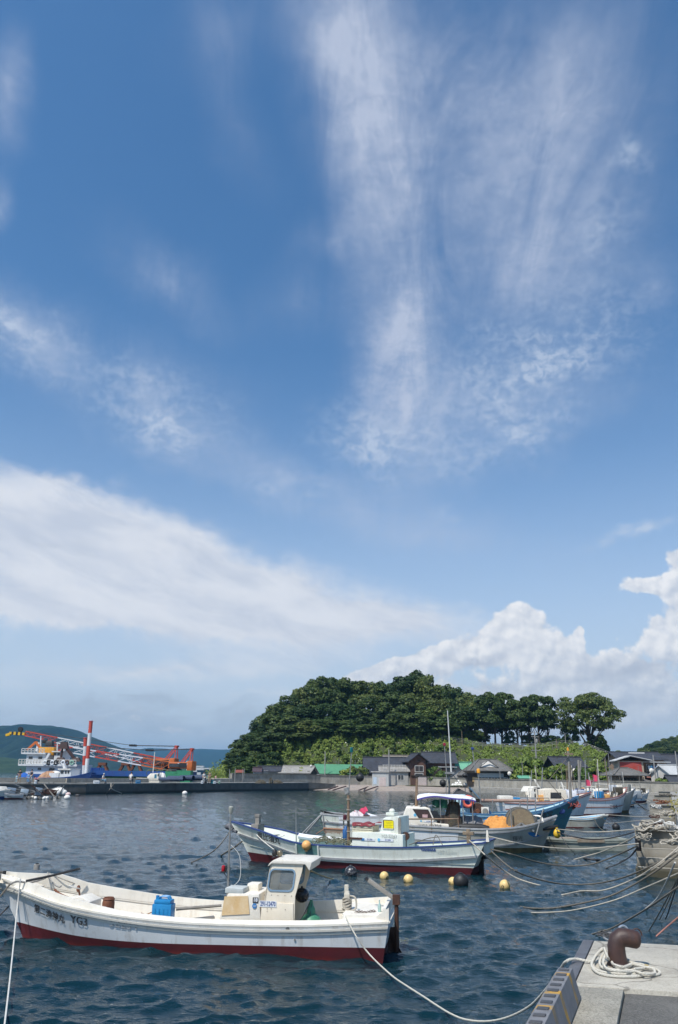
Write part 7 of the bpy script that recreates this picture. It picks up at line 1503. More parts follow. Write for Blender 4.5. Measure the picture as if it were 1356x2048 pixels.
crane('crawler crane whose long red and white boom lies highest, orange house on the left',152,(52,1467),(332,1527),(312,1518,352,1531),(354,1492.5),(333,1518),(352,1518),(266,1491),[(.23,CR_R),(.42,CR_W),(.56,CR_R),(.77,CR_W),(1,CR_R)],(314,1532,336,1543))
crane('crawler crane with the lower shorter looking boom, orange house farthest right',146,(100,1493),(345,1533),(340,1524.5,387,1537),(384.5,1498),(365,1524),(382,1525),(299,1500.5),[(.24,CR_O),(.43,CR_W),(.62,CR_R),(.81,CR_W),(1,CR_R)],(341,1538,360,1545))
c=at(36,1466.5,152);t=thing('hook_block','yellow and black striped boom head at the end of the upper crane boom','boom head',c)
for k in range(7):m=MB();m.box((-1.3+.42*k,0,-.02*k),(.42,.9,.62-.05*abs(3-k)));m.build('stripe_band',mat('stripe_yellow',(.72,.42,.02),(.6,.35,.02),3,.6) if k%2==0 else BLACK,t)
m=MB();m.lathe([(.45,-.3),(.5,-.2),(.5,.2),(.45,.3)],(.4,0,.75),14,axis='Y');m.build('sheave',BLACK,t,True)
m=MB();m.prism([(-1.5,.1),(-2.3,-.2),(-2.2,-.6),(-1.3,-.4)],-.3,.3);m.build('jib_nose',mat('stripe_yellow',(0,0,0)),t)
# barge under the cranes
Y=160;a,c=at(180,1556,Y),at(392,1541,Y);t=thing('crane_barge','long blue barge with green sides carrying the two crawler cranes','barge',((a.x+c.x)/2,150,0));Wd=c.x-a.x
zd=at(250,1543,Y).z;m=MB();m.box((0,0,(zd-1)/2+.0),(Wd*.98,22,zd+1.0-.6));m.build('hull',BARGEG,t);m=MB();m.box((0,0,zd-.35),(Wd,22.3,.9));m.build('deck_edge',SHIPB,t)
zr=at(250,1537,Y).z;
for k in range(22):m=MB();m.box((-Wd*.49+.98*Wd*.40*k/21,-10.6,(zd+zr)/2),(.14,.14,zr-zd));m.build('bulwark_post',SHIPB,t)
m=MB();m.box((-Wd*.29,-10.5,(zd+zr)/2),(Wd*.40,.10,(zr-zd)*.95));m.build('bulwark',SHIPB,t)
for px in (204,250,272):
    q=at(px,1541,150);m=MB()
    for s in (-1,1):m.beam((q.x-t.location.x+s*1.1,-.0+s*.5,zd),(q.x-t.location.x+s*.35,s*.3,at(px,1528,150).z),.35);m.beam((q.x-t.location.x+s*1.1,-s*.5,zd),(q.x-t.location.x+s*.35,-s*.3,at(px,1528,150).z),.35)
    m.box((q.x-t.location.x,0,at(px,1528,150).z),(1.4,1.2,.5));m.build('boom_rest',RUSTLT,t)
for k,(px0,px1,y0,y1) in enumerate(((355,384,1541,1549),(333,356,1543,1549))):a,c=at(px0,y1,138),at(px1,y0,138);m=MB();m.box(((a.x+c.x)/2,0,(c.z-0)/2),(c.x-a.x,2.4,c.z));o=m.build('container',mat('container_green',(.03,.22,.11),(.025,.18,.09),1,.6),None,loc=(0,138,0));tag(o,['green deck container at the right end of the crane barge','shorter green container beside the crawler tracks'][k],'container')
for k in range(5):
    px=298+k*10;c=at(px,1546-1.5*(k%2),139);m=MB();m.tube([((.42*math.cos(x)),.3*(k%2),.42*math.sin(x)) for x in [2*math.pi*i/16 for i in range(16)]],.17,7,closed=True);o=m.build('tyre_fender',mat('weedy_tyre',(.05,.06,.035),(.10,.12,.08),4,.9),None,True,c);tag(o,'weed grown tyre fender on the barge end by the cranes','tyre','tyre fenders on the barge')
for k,(px,py,r_,L_) in enumerate(((352,1556.5,.38,3.2),(374,1556,.42,2.6),(393,1555.5,.42,3.2),(343,1558.5,.28,5))):c=at(px,py,128);m=MB();m.lathe([(r_*.8,-L_/2+.4),(r_*.8,-L_/2),(r_,-L_/2),(r_,L_/2),(r_*.8,L_/2),(r_*.8,L_/2-.4)],(0,0,0),18,axis='X');o=m.build('steel_pipe',mat('pipe_blue',(.04,.06,.11),(.03,.045,.08),1,.6),None,True,(c.x,128,c.z));o.rotation_euler.z=-.5;tag(o,'large dark blue pipe float lying %s' % ['second from the left of the row','third in the row','at the right end of the row','low at the left of the row'][k],'pipe','dark blue pipes behind the breakwater')

# white work ship
Y=134;A=lambda px,py,y=Y:at(px,py,y);t=thing('work_ship','white three deck work ship with a blue hull behind the breakwater','ship',(A(115,1555).x,Y,0));ox=t.location.x
def deckbox(name,px0,py0,px1,py1,d,mt,yo=0):a,c=A(px0,py1),A(px1,py0);m=MB();m.box(((a.x+c.x)/2-ox,yo,(a.z+c.z)/2),(c.x-a.x,d,c.z-a.z));return m.build(name,mt,t)
deckbox('hull',53,1549,190,1575,9,SHIPB);deckbox('lower_house',68,1532,168,1549,7.5,SHIPW);deckbox('boat_deck',56,1529.5,170,1532,8.4,SHIPW);deckbox('upper_house',66,1509,105,1529.5,6.5,SHIPW);deckbox('bridge_deck',59,1506.5,106,1509,7.2,SHIPW);deckbox('pilot_house',117,1505,132,1528,5,SHIPW);deckbox('pilot_roof',115,1503,138,1505,5.6,TRIM)
for (px0,py0,px1,py1,nm) in ((72,1514,80,1519,'window'),(91,1514,99,1519,'window'),(92,1536,99,1540,'window'),(114,1536,120,1541,'window'),(119,1537,125,1547,'door'),(146,1537,153,1541,'window'),(118.5,1506.5,123,1511,'window'),(125,1506.5,130,1511,'window')):
    d={1514:6.5,1506.5:5}.get(py0,7.5);a,c=A(px0,py1),A(px1,py0);m=MB();m.box(((a.x+c.x)/2-ox,-d/2-.02,(a.z+c.z)/2),(c.x-a.x,.08,c.z-a.z));m.build(nm,DARKGL,t)
for (px0,px1,py0,py1,d) in ((56,104,1520,1530,8.2),(59,104,1499,1507,7.0),(104,168,1521,1530,8.2)):
    a,c=A(px0,py1),A(px1,py0);n=int((px1-px0)/6)
    for k in range(n+1):m=MB();m.beam((a.x-ox+(c.x-a.x)*k/n,-d/2,a.z),(a.x-ox+(c.x-a.x)*k/n,-d/2,c.z),.10);m.build('rail_post',TRIM,t)
    for f in (.5,1.0):m=MB();m.beam((a.x-ox,-d/2,a.z+(c.z-a.z)*f),(c.x-ox,-d/2,a.z+(c.z-a.z)*f),.10);m.build('deck_rail',TRIM,t)
for k,px in enumerate((108,115,122,129,143,151,160)):c=A(px,1526);m=MB();m.tube([(c.x-ox+.28*math.cos(x),-4.2,c.z+.3*math.sin(x)) for x in [2*math.pi*i/12 for i in range(12)]],.12,6,closed=True);o=m.build('life_ring',[PLATE,BLACK,PLATE,BLACK,PLATE,RUST,mat('pale_green_gear',(.25,.42,.33),(.2,.35,.28),3,.7)][k],None,True,t.location.copy());tag(o,'ring fender hung on the work ship rail, %s from the left' % ['first','second','third','fourth','fifth','sixth','last'][k],'ring','ring fenders on the work ship rail')
for (px,yb,yt,r_) in ((81,1507,1472,.16),(114,1506,1484,.14),(126,1503,1484,.4),(62,1500,1490,.08)):m=MB();m.cyl(A(px,yb)-Vector((ox,Y,0)),A(px+1,yt)-Vector((ox,Y,0)),r_,r_*.7,8);m.build('ship_mast',SHIPW,t,True)
m=MB();m.beam(A(73,1503)-Vector((ox,Y,0)),A(78,1485)-Vector((ox,Y,0)),.35);m.build('white_strut',SHIPW,t);m=MB();m.beam(A(103,1527)-Vector((ox,Y+3.5,0)),A(114,1508)-Vector((ox,Y+3.5,0)),.35);m.build('ladder',SHIPW,t);m=MB();m.beam(A(156,1523)-Vector((ox,Y+2,0)),A(163,1515)-Vector((ox,Y+2,0)),.3);m.build('ladder',SHIPW,t)
c=A(97,1499);tt=thing('deck_crane','orange yellow folding crane with a black grab on the work ship roof','crane',(c.x,Y,c.z-1.0));m=MB();m.box((0,0,.7),(2.6,2,1.3));m.build('base',mat('crane_yellow',(.60,.28,.02),(.5,.22,.02),2,.6),tt,bev=.15);m=MB();m.beam((-1.2,0,1.0),(-2.3,0,2.2),.4);m.beam((-2.3,0,2.2),(-3.6,0,.9),.35);m.build('arm',CR_O,tt);m=MB();m.box((.1,0,2.0),(1.4,1.2,.9),top=.7);m.box((-.8,0,2.3),(.7,.8,.6));m.build('grab',BLACK,tt,bev=.1)
c=A(141,1486);tt=thing('grab_bucket','dark brown A shaped grab frame standing on the work ship deck','grab',(c.x,131,0));zz0,zz1=at(141,1522,131).z,at(141,1487,131).z;xl,xr=at(121,1522,131).x-c.x,at(152,1522,131).x-c.x
GB=mat('grab_brown',(.05,.022,.02),(.035,.018,.016),2,.7)
m=MB();m.beam((xl,0,zz0),(-.2,0,zz1-.6),.28);m.build('frame_leg',GB,tt);m=MB();m.beam((xr,0,zz0),(.4,0,zz1-.6),.7,.4);m.build('frame_leg',GB,tt);m=MB();m.box((0,0,zz1-.3),(1.6,.9,1.1),top=.6);m.build('head',GB,tt);
for x in (xl,xr):m=MB();m.box((x,0,zz0+.25),(1.7,1.2,.6),top=.5);m.build('foot',GB,tt)
for k,(p0,p1,bands) in enumerate((((167,1562),(171,1476),(0,.34,.60,.66,.9)),((171,1560),(182,1443),(0,.38,.62,.83,1)))):
    a,c=at(*p0,130-3*k),at(*p1,130-3*k);tt=thing('spud_post',['shorter red and white banded spud post','taller red and white banded spud post'][k],'post',a);d=c-a;F_=[(0,.36,SHIPW),(.36,.58,CR_R),(.58,.80,SHIPW),(.80,1.0,CR_R)]
    for (u0,u1,mt) in F_:m=MB();m.cyl(d*u0,d*u1,.30,n=14);m.build('band',mt,tt,True)
    m=MB();m.cyl(d,d*1.012,.36,n=14);m.build('cap',mat('pink_cap',(.55,.14,.2),(.5,.12,.18),3,.6),tt,True)
# blue and white tug in front of it
Y=127;b=Boat('tug_boat','small blue and white tug with a flat wheelhouse roof in front of the work ship',(at(92,1560,Y).x,Y),(at(172,1560,Y-2).x,Y-2),None)
b.root['group']='boats beyond the breakwater'
b.hull(1.8,((0,at(92,1556,Y).z),(.5,at(130,1555,Y).z),(.8,at(155,1551,Y).z),(1,at(178,1544,Y).z)),.9,.2,((0,.3),(1,.4)),(SHIPB,REDDK,SHIPB,SHIPW),inner=SHIPW,nst=18,cap=SHIPB)
for (nm,px0,py0,px1,py1,d,mt) in (('wheelhouse',133,1540,160,1555,2.4,SHIPW),('flat_roof',131,1537.5,160,1540,2.8,TRIM),('cargo_box',110,1546,133,1555,2.6,SHIPW)):a,c=at(px0,py1,Y),at(px1,py0,Y);m=MB();m.box((a.x-b.o.x+(c.x-a.x)/2,0,(a.z+c.z)/2),(c.x-a.x,d,c.z-a.z));b.part(m,nm,mt)
for px0,px1 in ((136,143),(146,150),(152,156)):a,c=at(px0,1547,Y),at(px1,1541.5,Y);m=MB();m.box((a.x-b.o.x+(c.x-a.x)/2,-1.23,(a.z+c.z)/2),(c.x-a.x,.06,c.z-a.z));b.part(m,'window',DARKGL)
c=at(121,1546,Y);m=MB()
m.ball((c.x-b.o.x-.7,0,c.z),.55,10,7,sz=.6,sx=1.8);b.part(m,'white_raft',FOAM,True);m=MB();m.beam((at(132,1527,Y).x-b.o.x,0,at(132,1527,Y).z),(at(136,1538,Y).x-b.o.x,0,at(136,1538,Y).z),.4);b.part(m,'funnel',SHIPW)
draped_pile(at(98,1556,126),1.6,.8,1.0,mat('tan_gear',(.45,.26,.16),(.3,.17,.1),3,.8),'gear_heap','tan heap of gear on the stern of the blue and white tug','gear',seed=51)
# white motor boat
Y=131;b=Boat('motor_boat','small white motor boat with a blue door moored beyond the breakwater',(at(320,1560,Y).x,Y),(at(276,1560,Y).x,Y),None);b.root['group']='boats beyond the breakwater'
b.hull(1.1,((0,at(300,1557,Y).z),(.5,at(290,1557,Y).z),(1,at(275,1556,Y).z)),.3,.1,((0,.3),(1,.35)),(WHITE,REDDK,WHITE,WHITE),nst=16)
pts=[(300,1559),(296,1554),(303,1547),(319,1546),(319.5,1559)];n_=b.near;m=MB();m.prism([(b.lp(px,py,0).x,b.lp(px,py,0).z) for px,py in pts],-.9,.9);b.part(m,'cabin',WHITE,bev=.08);q0,q1=b.lp(308.5,1558,.9*n_),b.lp(313.5,1548.5,.9*n_);m=MB();m.box(((q0.x+q1.x)/2,.91*n_,(q0.z+q1.z)/2),(abs(q0.x-q1.x),.05,abs(q1.z-q0.z)));b.part(m,'door',mat('teal_door',(.02,.16,.26),(.02,.13,.2),3,.4));q0,q1=b.lp(315,1552,.9*n_),b.lp(318,1548,.9*n_);m=MB();m.box(((q0.x+q1.x)/2,.91*n_,(q0.z+q1.z)/2),(abs(q0.x-q1.x),.05,abs(q1.z-q0.z)));b.part(m,'window',DARKGL)
q=b.lp(306,1545,0);m=MB();m.cyl((q.x,0,q.z),(q.x,0,q.z+3.2),.06,n=6);b.part(m,'aerial',WHITE)
q=at(323,1551,132);draped_pile(q-Vector((0,0,.6)),.9,.7,1.0,FOAM,'white_bundle','white bundle beside the cabin of the small motor boat','bundle',seed=52)

# ---- people on the quay
SKIN=mat('skin',(.50,.30,.21),(.44,.26,.18),6,.6)
def skin_mesh(name,verts,edges,radii,m,par):
    me=bpy.data.meshes.new(name);me.from_pydata([tuple(v) for v in verts],edges,[]);o=bpy.data.objects.new(name,me);COL.objects.link(o);o.parent=par
    md=o.modifiers.new('skin','SKIN');md.use_smooth_shade=True
    for v,r in zip(me.skin_vertices[0].data,radii):v.radius=(r,r)
    me.skin_vertices[0].data[0].use_root=True;o.modifiers.new('sub','SUBSURF').render_levels=1;me.materials.append(m);return o
POSES={
 'stand':dict(pelvis=(0,0,.93),chest=(0,0,1.32),neck=(0,0,1.47),head=(0,0,1.62),kneeL=(.10,-.02,.50),footL=(.11,0,.06),toeL=(.12,-.16,.03),kneeR=(-.10,-.02,.50),footR=(-.12,0,.06),toeR=(-.13,-.16,.03),elbL=(.27,.02,1.12),hanL=(.24,-.16,.93),elbR=(-.27,.02,1.12),hanR=(-.24,-.14,.92)),
 'arms':dict(pelvis=(0,0,.93),chest=(0,0,1.32),neck=(0,-.02,1.47),head=(0,-.05,1.62),kneeL=(.12,-.03,.50),footL=(.16,0,.06),toeL=(.17,-.16,.03),kneeR=(-.12,-.03,.50),footR=(-.14,0,.06),toeR=(-.15,-.16,.03),elbL=(.27,-.05,1.10),hanL=(.02,-.24,1.14),elbR=(-.27,-.05,1.10),hanR=(-.02,-.26,1.10)),
 'sit':dict(pelvis=(0,0,.50),chest=(0,-.06,.90),neck=(0,-.10,1.05),head=(0,-.15,1.19),kneeL=(.13,-.44,.52),footL=(.13,-.42,.08),toeL=(.13,-.58,.04),kneeR=(-.13,-.44,.52),footR=(-.13,-.42,.08),toeR=(-.13,-.58,.04),elbL=(.26,-.15,.70),hanL=(.12,-.38,.62),elbR=(-.26,-.15,.70),hanR=(-.12,-.40,.62)),
 'crouch':dict(pelvis=(0,.05,.42),chest=(0,-.28,.66),neck=(0,-.40,.72),head=(0,-.52,.78),kneeL=(.15,-.28,.48),footL=(.14,.05,.06),toeL=(.14,-.12,.03),kneeR=(-.15,-.28,.48),footR=(-.14,.05,.06),toeR=(-.14,-.12,.03),elbL=(.24,-.42,.46),hanL=(.12,-.55,.30),elbR=(-.24,-.42,.46),hanR=(-.10,-.56,.28)),
}
def person(label,loc,rz,pose,shirt,legs,hair,s=1.0,hat=None,skirt=False):
    p=POSES[pose];t=thing('person',label,'person',loc,rz,'people on the breakwater');t.scale=(s,s,s)
    V=lambda k:Vector(p[k]);sh={1:V('chest').lerp(V('neck'),.55)+Vector((.17,0,-.02)),-1:V('chest').lerp(V('neck'),.55)+Vector((-.17,0,-.02))};hp={1:V('pelvis')+Vector((.09,0,-.04)),-1:V('pelvis')+Vector((-.09,0,-.04))}
    vs=[V('pelvis'),V('pelvis').lerp(V('chest'),.5),V('chest'),V('neck'),V('head')-Vector((0,0,.04)),V('head')+Vector((0,0,.07))];ed=[(0,1),(1,2),(2,3),(3,4),(4,5)];rd=[.125,.115,.125,.052,.085,.07]
    for sgn,sx in ((1,'L'),(-1,'R')):
        i=len(vs);h=V('han'+sx);e=V('elb'+sx);fwd=(h-e).normalized();vs+=[sh[sgn],e,h-fwd*.02,h+fwd*.07,h+fwd*.02+Vector((-sgn*.04,0,.02))];ed+=[(2,i),(i,i+1),(i+1,i+2),(i+2,i+3),(i+2,i+4)];rd+=[.062,.045,.032,.022,.014]
        i=len(vs);vs+=[hp[sgn],V('knee'+sx),V('foot'+sx),V('toe'+sx)];ed+=[(0,i),(i,i+1),(i+1,i+2),(i+2,i+3)];rd+=[.088,.060,.040,.036]
    skin_mesh('body',vs,ed,rd,SKIN,t)
    vs=[V('pelvis')+Vector((0,0,.02)),V('pelvis').lerp(V('chest'),.5),V('chest'),V('neck')-Vector((0,0,.05))];ed=[(0,1),(1,2),(2,3)];rd=[.142,.135,.145,.075]
    for sgn,sx in ((1,'L'),(-1,'R')):i=len(vs);vs+=[sh[sgn],sh[sgn].lerp(V('elb'+sx),.75)];ed+=[(2,i),(i,i+1)];rd+=[.078,.064]
    skin_mesh('shirt',vs,ed,rd,shirt,t)
    vs=[V('pelvis')+Vector((0,0,.03))];ed=[];rd=[.14]
    for sgn,sx in ((1,'L'),(-1,'R')):i=len(vs);vs+=[hp[sgn],V('knee'+sx),V('knee'+sx).lerp(V('foot'+sx),.8)];ed+=[(0,i),(i,i+1),(i+1,i+2)];rd+=[.103,.078,.058]
    skin_mesh('trousers',vs,ed,rd,legs,t)
    for sx in 'LR':m=MB();f,q=V('foot'+sx),V('toe'+sx);m.ball(f.lerp(q,.45)-Vector((0,0,.005)),.07,8,6,sz=.65,sy=1.9,sx=.8);m.build('shoe',BLACK,t,True)
    h=V('head');m=MB();m.ball(h+Vector((0,.015,.075)),.105,12,8,sz=1.0);m.build('hair' if not hat else 'cap',hat or hair,t,True)
    m=MB();m.ball(h+Vector((0,-.088,.01)),.016,6,4);m.build('nose',SKIN,t,True)
    for sx in (-1,1):m=MB();m.ball(h+Vector((sx*.032,-.078,.04)),.012,6,4);m.build('eye',BLACK,t,True);m=MB();m.ball(h+Vector((sx*.088,0,.02)),.022,6,4,sx=.5);m.build('ear',SKIN,t,True)
    m=MB();m.box(h+Vector((0,-.08,-.045)),(.045,.012,.010));m.build('mouth',mat('lip',(.3,.1,.09),(.25,.08,.07),6,.6),t);return t
cl=lambda n,c:mat('cloth_'+n,c,tuple(x*.75 for x in c),12,.9)
HAIR=mat('black_hair',(.012,.010,.010),(.02,.018,.016),20,.6)
def spot(px,py,z=QZ):return on(px,py,z)
person('man in a black shirt and beige trousers with folded arms against the parapet',spot(37.5,1565.5),.2,'arms',cl('black',(.02,.02,.025)),cl('beige',(.38,.28,.18)),HAIR,1.02)
person('small child in pale blue beside the man in black',spot(32,1566),.4,'stand',cl('pale_blue',(.35,.55,.62)),cl('pale_blue',(.35,.55,.62)),HAIR,.62)
person('woman in a dark top and white skirt standing by the blue sheet',spot(60.5,1566.5),-.5,'stand',cl('navy',(.03,.035,.06)),cl('white',(.68,.66,.62)),HAIR,1.0)
person('child in a light blue outfit left of the woman in the dark top',spot(55,1566.5),.3,'stand',cl('sky_blue',(.20,.42,.68)),cl('sky_blue',(.20,.42,.68)),HAIR,.75)
person('woman in a pink top behind the crouching figure',spot(78,1561.5),.3,'stand',cl('rose',(.45,.10,.17)),cl('navy',(.03,.035,.06)),HAIR,.92)
person('crouching figure in a bright pink shirt bending over a white bag',spot(75,1567),-1.2,'crouch',cl('pink',(.70,.25,.28)),cl('black',(.02,.02,.025)),HAIR,1.0)
person('man in a white shirt and cap sitting on a cool box, fishing',spot(204.5,1566.5),1.3,'sit',cl('white',(.68,.66,.62)),cl('blue_jeans',(.2,.35,.48)),HAIR,1.02,hat=cl('white_cap',(.65,.65,.62)))
t=person('man in a white shirt sitting on the parapet with his back turned',spot(261,1561,2.04),3.1,'sit',cl('white',(.68,.66,.62)),cl('grey',(.2,.2,.21)),HAIR,1.0);t.location.z -= .36
person('man in a white shirt standing by a white bucket near the quay end',spot(407,1567),.6,'stand',cl('white',(.68,.66,.62)),cl('white',(.68,.66,.62)),HAIR,.98)
person('tall man in khaki standing at the teal bag near the quay end',spot(418.5,1567),-.2,'arms',cl('khaki',(.22,.17,.10)),cl('sand',(.42,.30,.18)),HAIR,1.06)
person('small child in pink farther along the quay',spot(431,1562.5),.0,'stand',cl('pale_pink',(.68,.38,.38)),cl('pale_pink',(.68,.38,.38)),HAIR,.68)
def small_box(name,label,px,py,w,d,h,m1,m2,z=QZ):
    t=thing(name,label,'box',on(px,py,z),.1);m=MB();m.box((0,0,h*.42),(w,d,h*.84));m.build('body',m1,t,bev=.03);m=MB();m.box((0,0,h*.93),(w*1.04,d*1.04,h*.14));m.build('lid',m2,t,bev=.02);m=MB();m.tube([(-w*.35,-d*.53,h*.7),(-w*.3,-d*.62,h*.6),(w*.3,-d*.62,h*.6),(w*.35,-d*.53,h*.7)],.02,5);m.build('handle',BLACK,t);return t
small_box('cool_box','blue cool box standing on the quay edge right of the sitting men',276,1567,.7,.5,.45,cl('cooler_blue',(.06,.22,.42)),cl('cooler_blue',(.06,.22,.42)));small_box('cool_box','white cool box beside the man fishing in a cap',193,1567.3,.8,.5,.42,PLATE,PLATE);small_box('tackle_bag','teal bag on the quay by the man in khaki',424,1567,.55,.4,.6,cl('teal',(.04,.25,.30)),BLACK);small_box('bucket_box','white bucket by the man in white near the quay end',404,1567.3,.35,.35,.45,PLATE,PLATE);small_box('tackle_bag','black bag between the two men near the quay end',410.5,1567,.45,.35,.5,BLACK,BLACK);small_box('cool_box','small white box right of the teal bag',429,1567.3,.4,.35,.35,PLATE,PLATE);small_box('bottle_crate','small pale green box near the end of the parapet',438.5,1567,.3,.3,.4,cl('pale_green',(.3,.5,.38)),PLATE);small_box('shopping_bag','white bag in front of the crouching figure',71,1567.4,.3,.3,.45,PLATE,PLATE);small_box('fish_crate','faded red crate lying against the parapet',372,1563,1.6,.5,.3,RUSTLT,RUST)
c=spot(49,1563);m=MB();rows=[]
for i in range(9):u=i/8;rows.append([(-.9+1.9*u,.1*math.sin(u*8),1.35-.7*abs(u-.35)),(-.8+1.7*u,-.3+.1*math.sin(u*9),.7-.2*u),(-.7+1.5*u,-.5,.05)])
m.loft(rows);o=m.build('blue_sheet',cl('royal_blue',(.02,.12,.45)),None,True,c);tag(o,'royal blue sheet propped against the parapet between two groups','sheet')
# fishing rods
for k,(a,c) in enumerate((((182,1552),(199,1559)),((184,1556),(200,1561)))):p=on(*c,1.42+.7);m=MB();m.cyl((0,0,0),at(*a,p.y-1.5)-p,.03,.012,5);o=m.build('fishing_rod',mat('rod_dark',(.1,.1,.1),(.06,.06,.06),5,.5),None,loc=p);tag(o,['upper','lower'][k]+' fishing rod held out by the man in the cap','fishing rod')

# ---- work raft and boats lying off the breakwater on the left
p0=on(58,1597);t=thing('work_raft','cluttered oyster work raft with grey frames off the breakwater','raft',p0,.45)
for k in range(7):m=MB();m.cyl((-3.4+1.1*k,-1.4,.12),(-3.4+1.1*k,1.6,.12),.14,n=7);m.build('raft_log',WOODGR,t)
g=random.Random(17)
for k in range(16):m=MB();m.beam((g.uniform(-3.5,3.5),g.uniform(-1.4,1.4),.2),(g.uniform(-3.5,3.5),g.uniform(-1.4,1.4),g.uniform(.6,1.6)),.09);m.build('pole',[STEEL,WOODGR,RUST][k%3],t)
for (x,z,w,h,mm,nm) in ((-2.0,.8,.9,.7,mat('grey_blue_panel',(.25,.32,.4),(.2,.25,.32),3,.6),'grey_blue_box'),(.9,.75,.7,.8,mat('grey_blue_panel',(0,0,0)),'tilted_panel'),(-.6,.7,.8,.6,mat('pale_blue_box',(.4,.48,.55),(.33,.4,.46),3,.6),'pale_blue_box'),(2.2,.7,1.4,.6,RUST,'rusty_winch'),(-3.0,.8,.8,.6,BLACK,'engine')):m=MB();m.box((x,0,z),(w,.9,h),ry=.12);m.build(nm,mm,t,bev=.05)
m=MB();m.tube([(-.9+.9*math.cos(a_),-.2,1.7+.55*math.sin(a_)) for a_ in [math.pi*i/10 for i in range(11)]],.05,5);m.build('hoop',STEEL,t)
for k in range(9):
    m=MB();m.ball((0,0,.06),.19,10,7);o=m.build('float',FOAM,None,True,on(58+g.uniform(-4,38),1597+g.uniform(-1.5,1.0),.05));tag(o,'white float jumbled along the edge of the work raft','float','white floats round the work raft')
b=Boat('small_boat','grey white open boat lying against the work raft',on(44,1598),on(8,1598),'small open skiffs');b.hull(.9,((0,.5),(.5,.48),(1,.65)),.3,.1,((0,.12),(1,.14)),(HULLW,REDDK,GREYRAIL,GREYDK),nst=16)
b=Boat('speed_boat','white motor boat with blue flash at the left edge of the water',on(-30,1597),on(9,1598),'small open skiffs');b.hull(1.0,((0,.75),(.6,.75),(1,1.0)),.6,.1,((0,.15),(1,.3)),(HULLW,NAVY,WHITE,WHITE),nst=16);m=MB();n_=b.near;m.prism([(b.Lw*.45,.7),(b.Lw*.55,1.3),(b.Lw*.8,1.3),(b.Lw*.95,.8)],-.7,.7);b.part(m,'cabin',WHITE,bev=.08);m=MB();m.prism([(b.Lw*.6,.9),(b.Lw*.62,1.2),(b.Lw*.78,1.2),(b.Lw*.85,.9)],n_*.7-.02,n_*.7+.02);b.part(m,'window',GLASS)
p=on(115,1591);m=MB()
t=thing('foam_bundle','large white bundle of foam floats tied together off the breakwater','float',p)
for k,(x,y,z,r_) in enumerate(((-.75,0,.35,.5),(-.25,.1,.55,.52),(.3,0,.5,.55),(.75,.1,.32,.45),(0,-.3,.3,.5))):m=MB();m.ball((x,y,z),r_,12,8,sz=.9);m.build('foam_block',FOAM,t,True)
for k,(px,py,r_,mm,lb) in enumerate(((136,1591,.32,mat('pink_white_foam',(.68,.52,.48),(.6,.42,.4),4,.7),'pinkish white ball buoy stacked above the low white one'),(134,1597.5,.34,FOAM,'low white buoy nearest the pinkish one'),(100,1596,.36,FOAM,'white egg shaped buoy right of the work raft'),(369.5,1588,.36,FOAM,'lone white buoy in open water before the breakwater'))):
    m=MB();m.ball((0,0,.12),r_,12,8,sz=.85,sx=1.1);o=m.build('buoy',mm,None,True,on(px,py,.05));tag(o,lb,'buoy')
m=MB();m.ball((0,0,.02),.25,8,5,sx=1.6);o=m.build('buoy',BLACK,None,True,on(155,1592,.0));tag(o,'low black buoy between the pinkish buoy and the breakwater','buoy')
for k,(px,) in enumerate(((101,),)):
    p=on(px,1588,0);m=MB()
    for dx in (-.3,.3):m.tube([(dx,0,1.45),(dx*1.3,-.15,1.0),(dx,-.15,0)],.09,6)
    o=m.build('hanging_fender',BLACK,None,True,p+Vector((0,-.2,0)));tag(o,'pair of dark rubber fender straps on the breakwater face','fender')
for k,(a,c,e) in enumerate((((222,1567),(226,1578),(248,1586)),((228,1567),(220,1580),(218,1586)))):
    m=MB();P_=[on(a[0],a[1],1.45),on(c[0],c[1],.8)-Vector((0,.4,0)),on(e[0],e[1],.05)-Vector((0,1.2,0))];m.tube(smooth_pts(P_,5),.05,5);o=m.build('mooring_rope',ROPE if k==0 else ROPED,None,True);tag(o,['pale rope slanting right down the breakwater face','dark rope hanging down the breakwater face'][k],'rope')
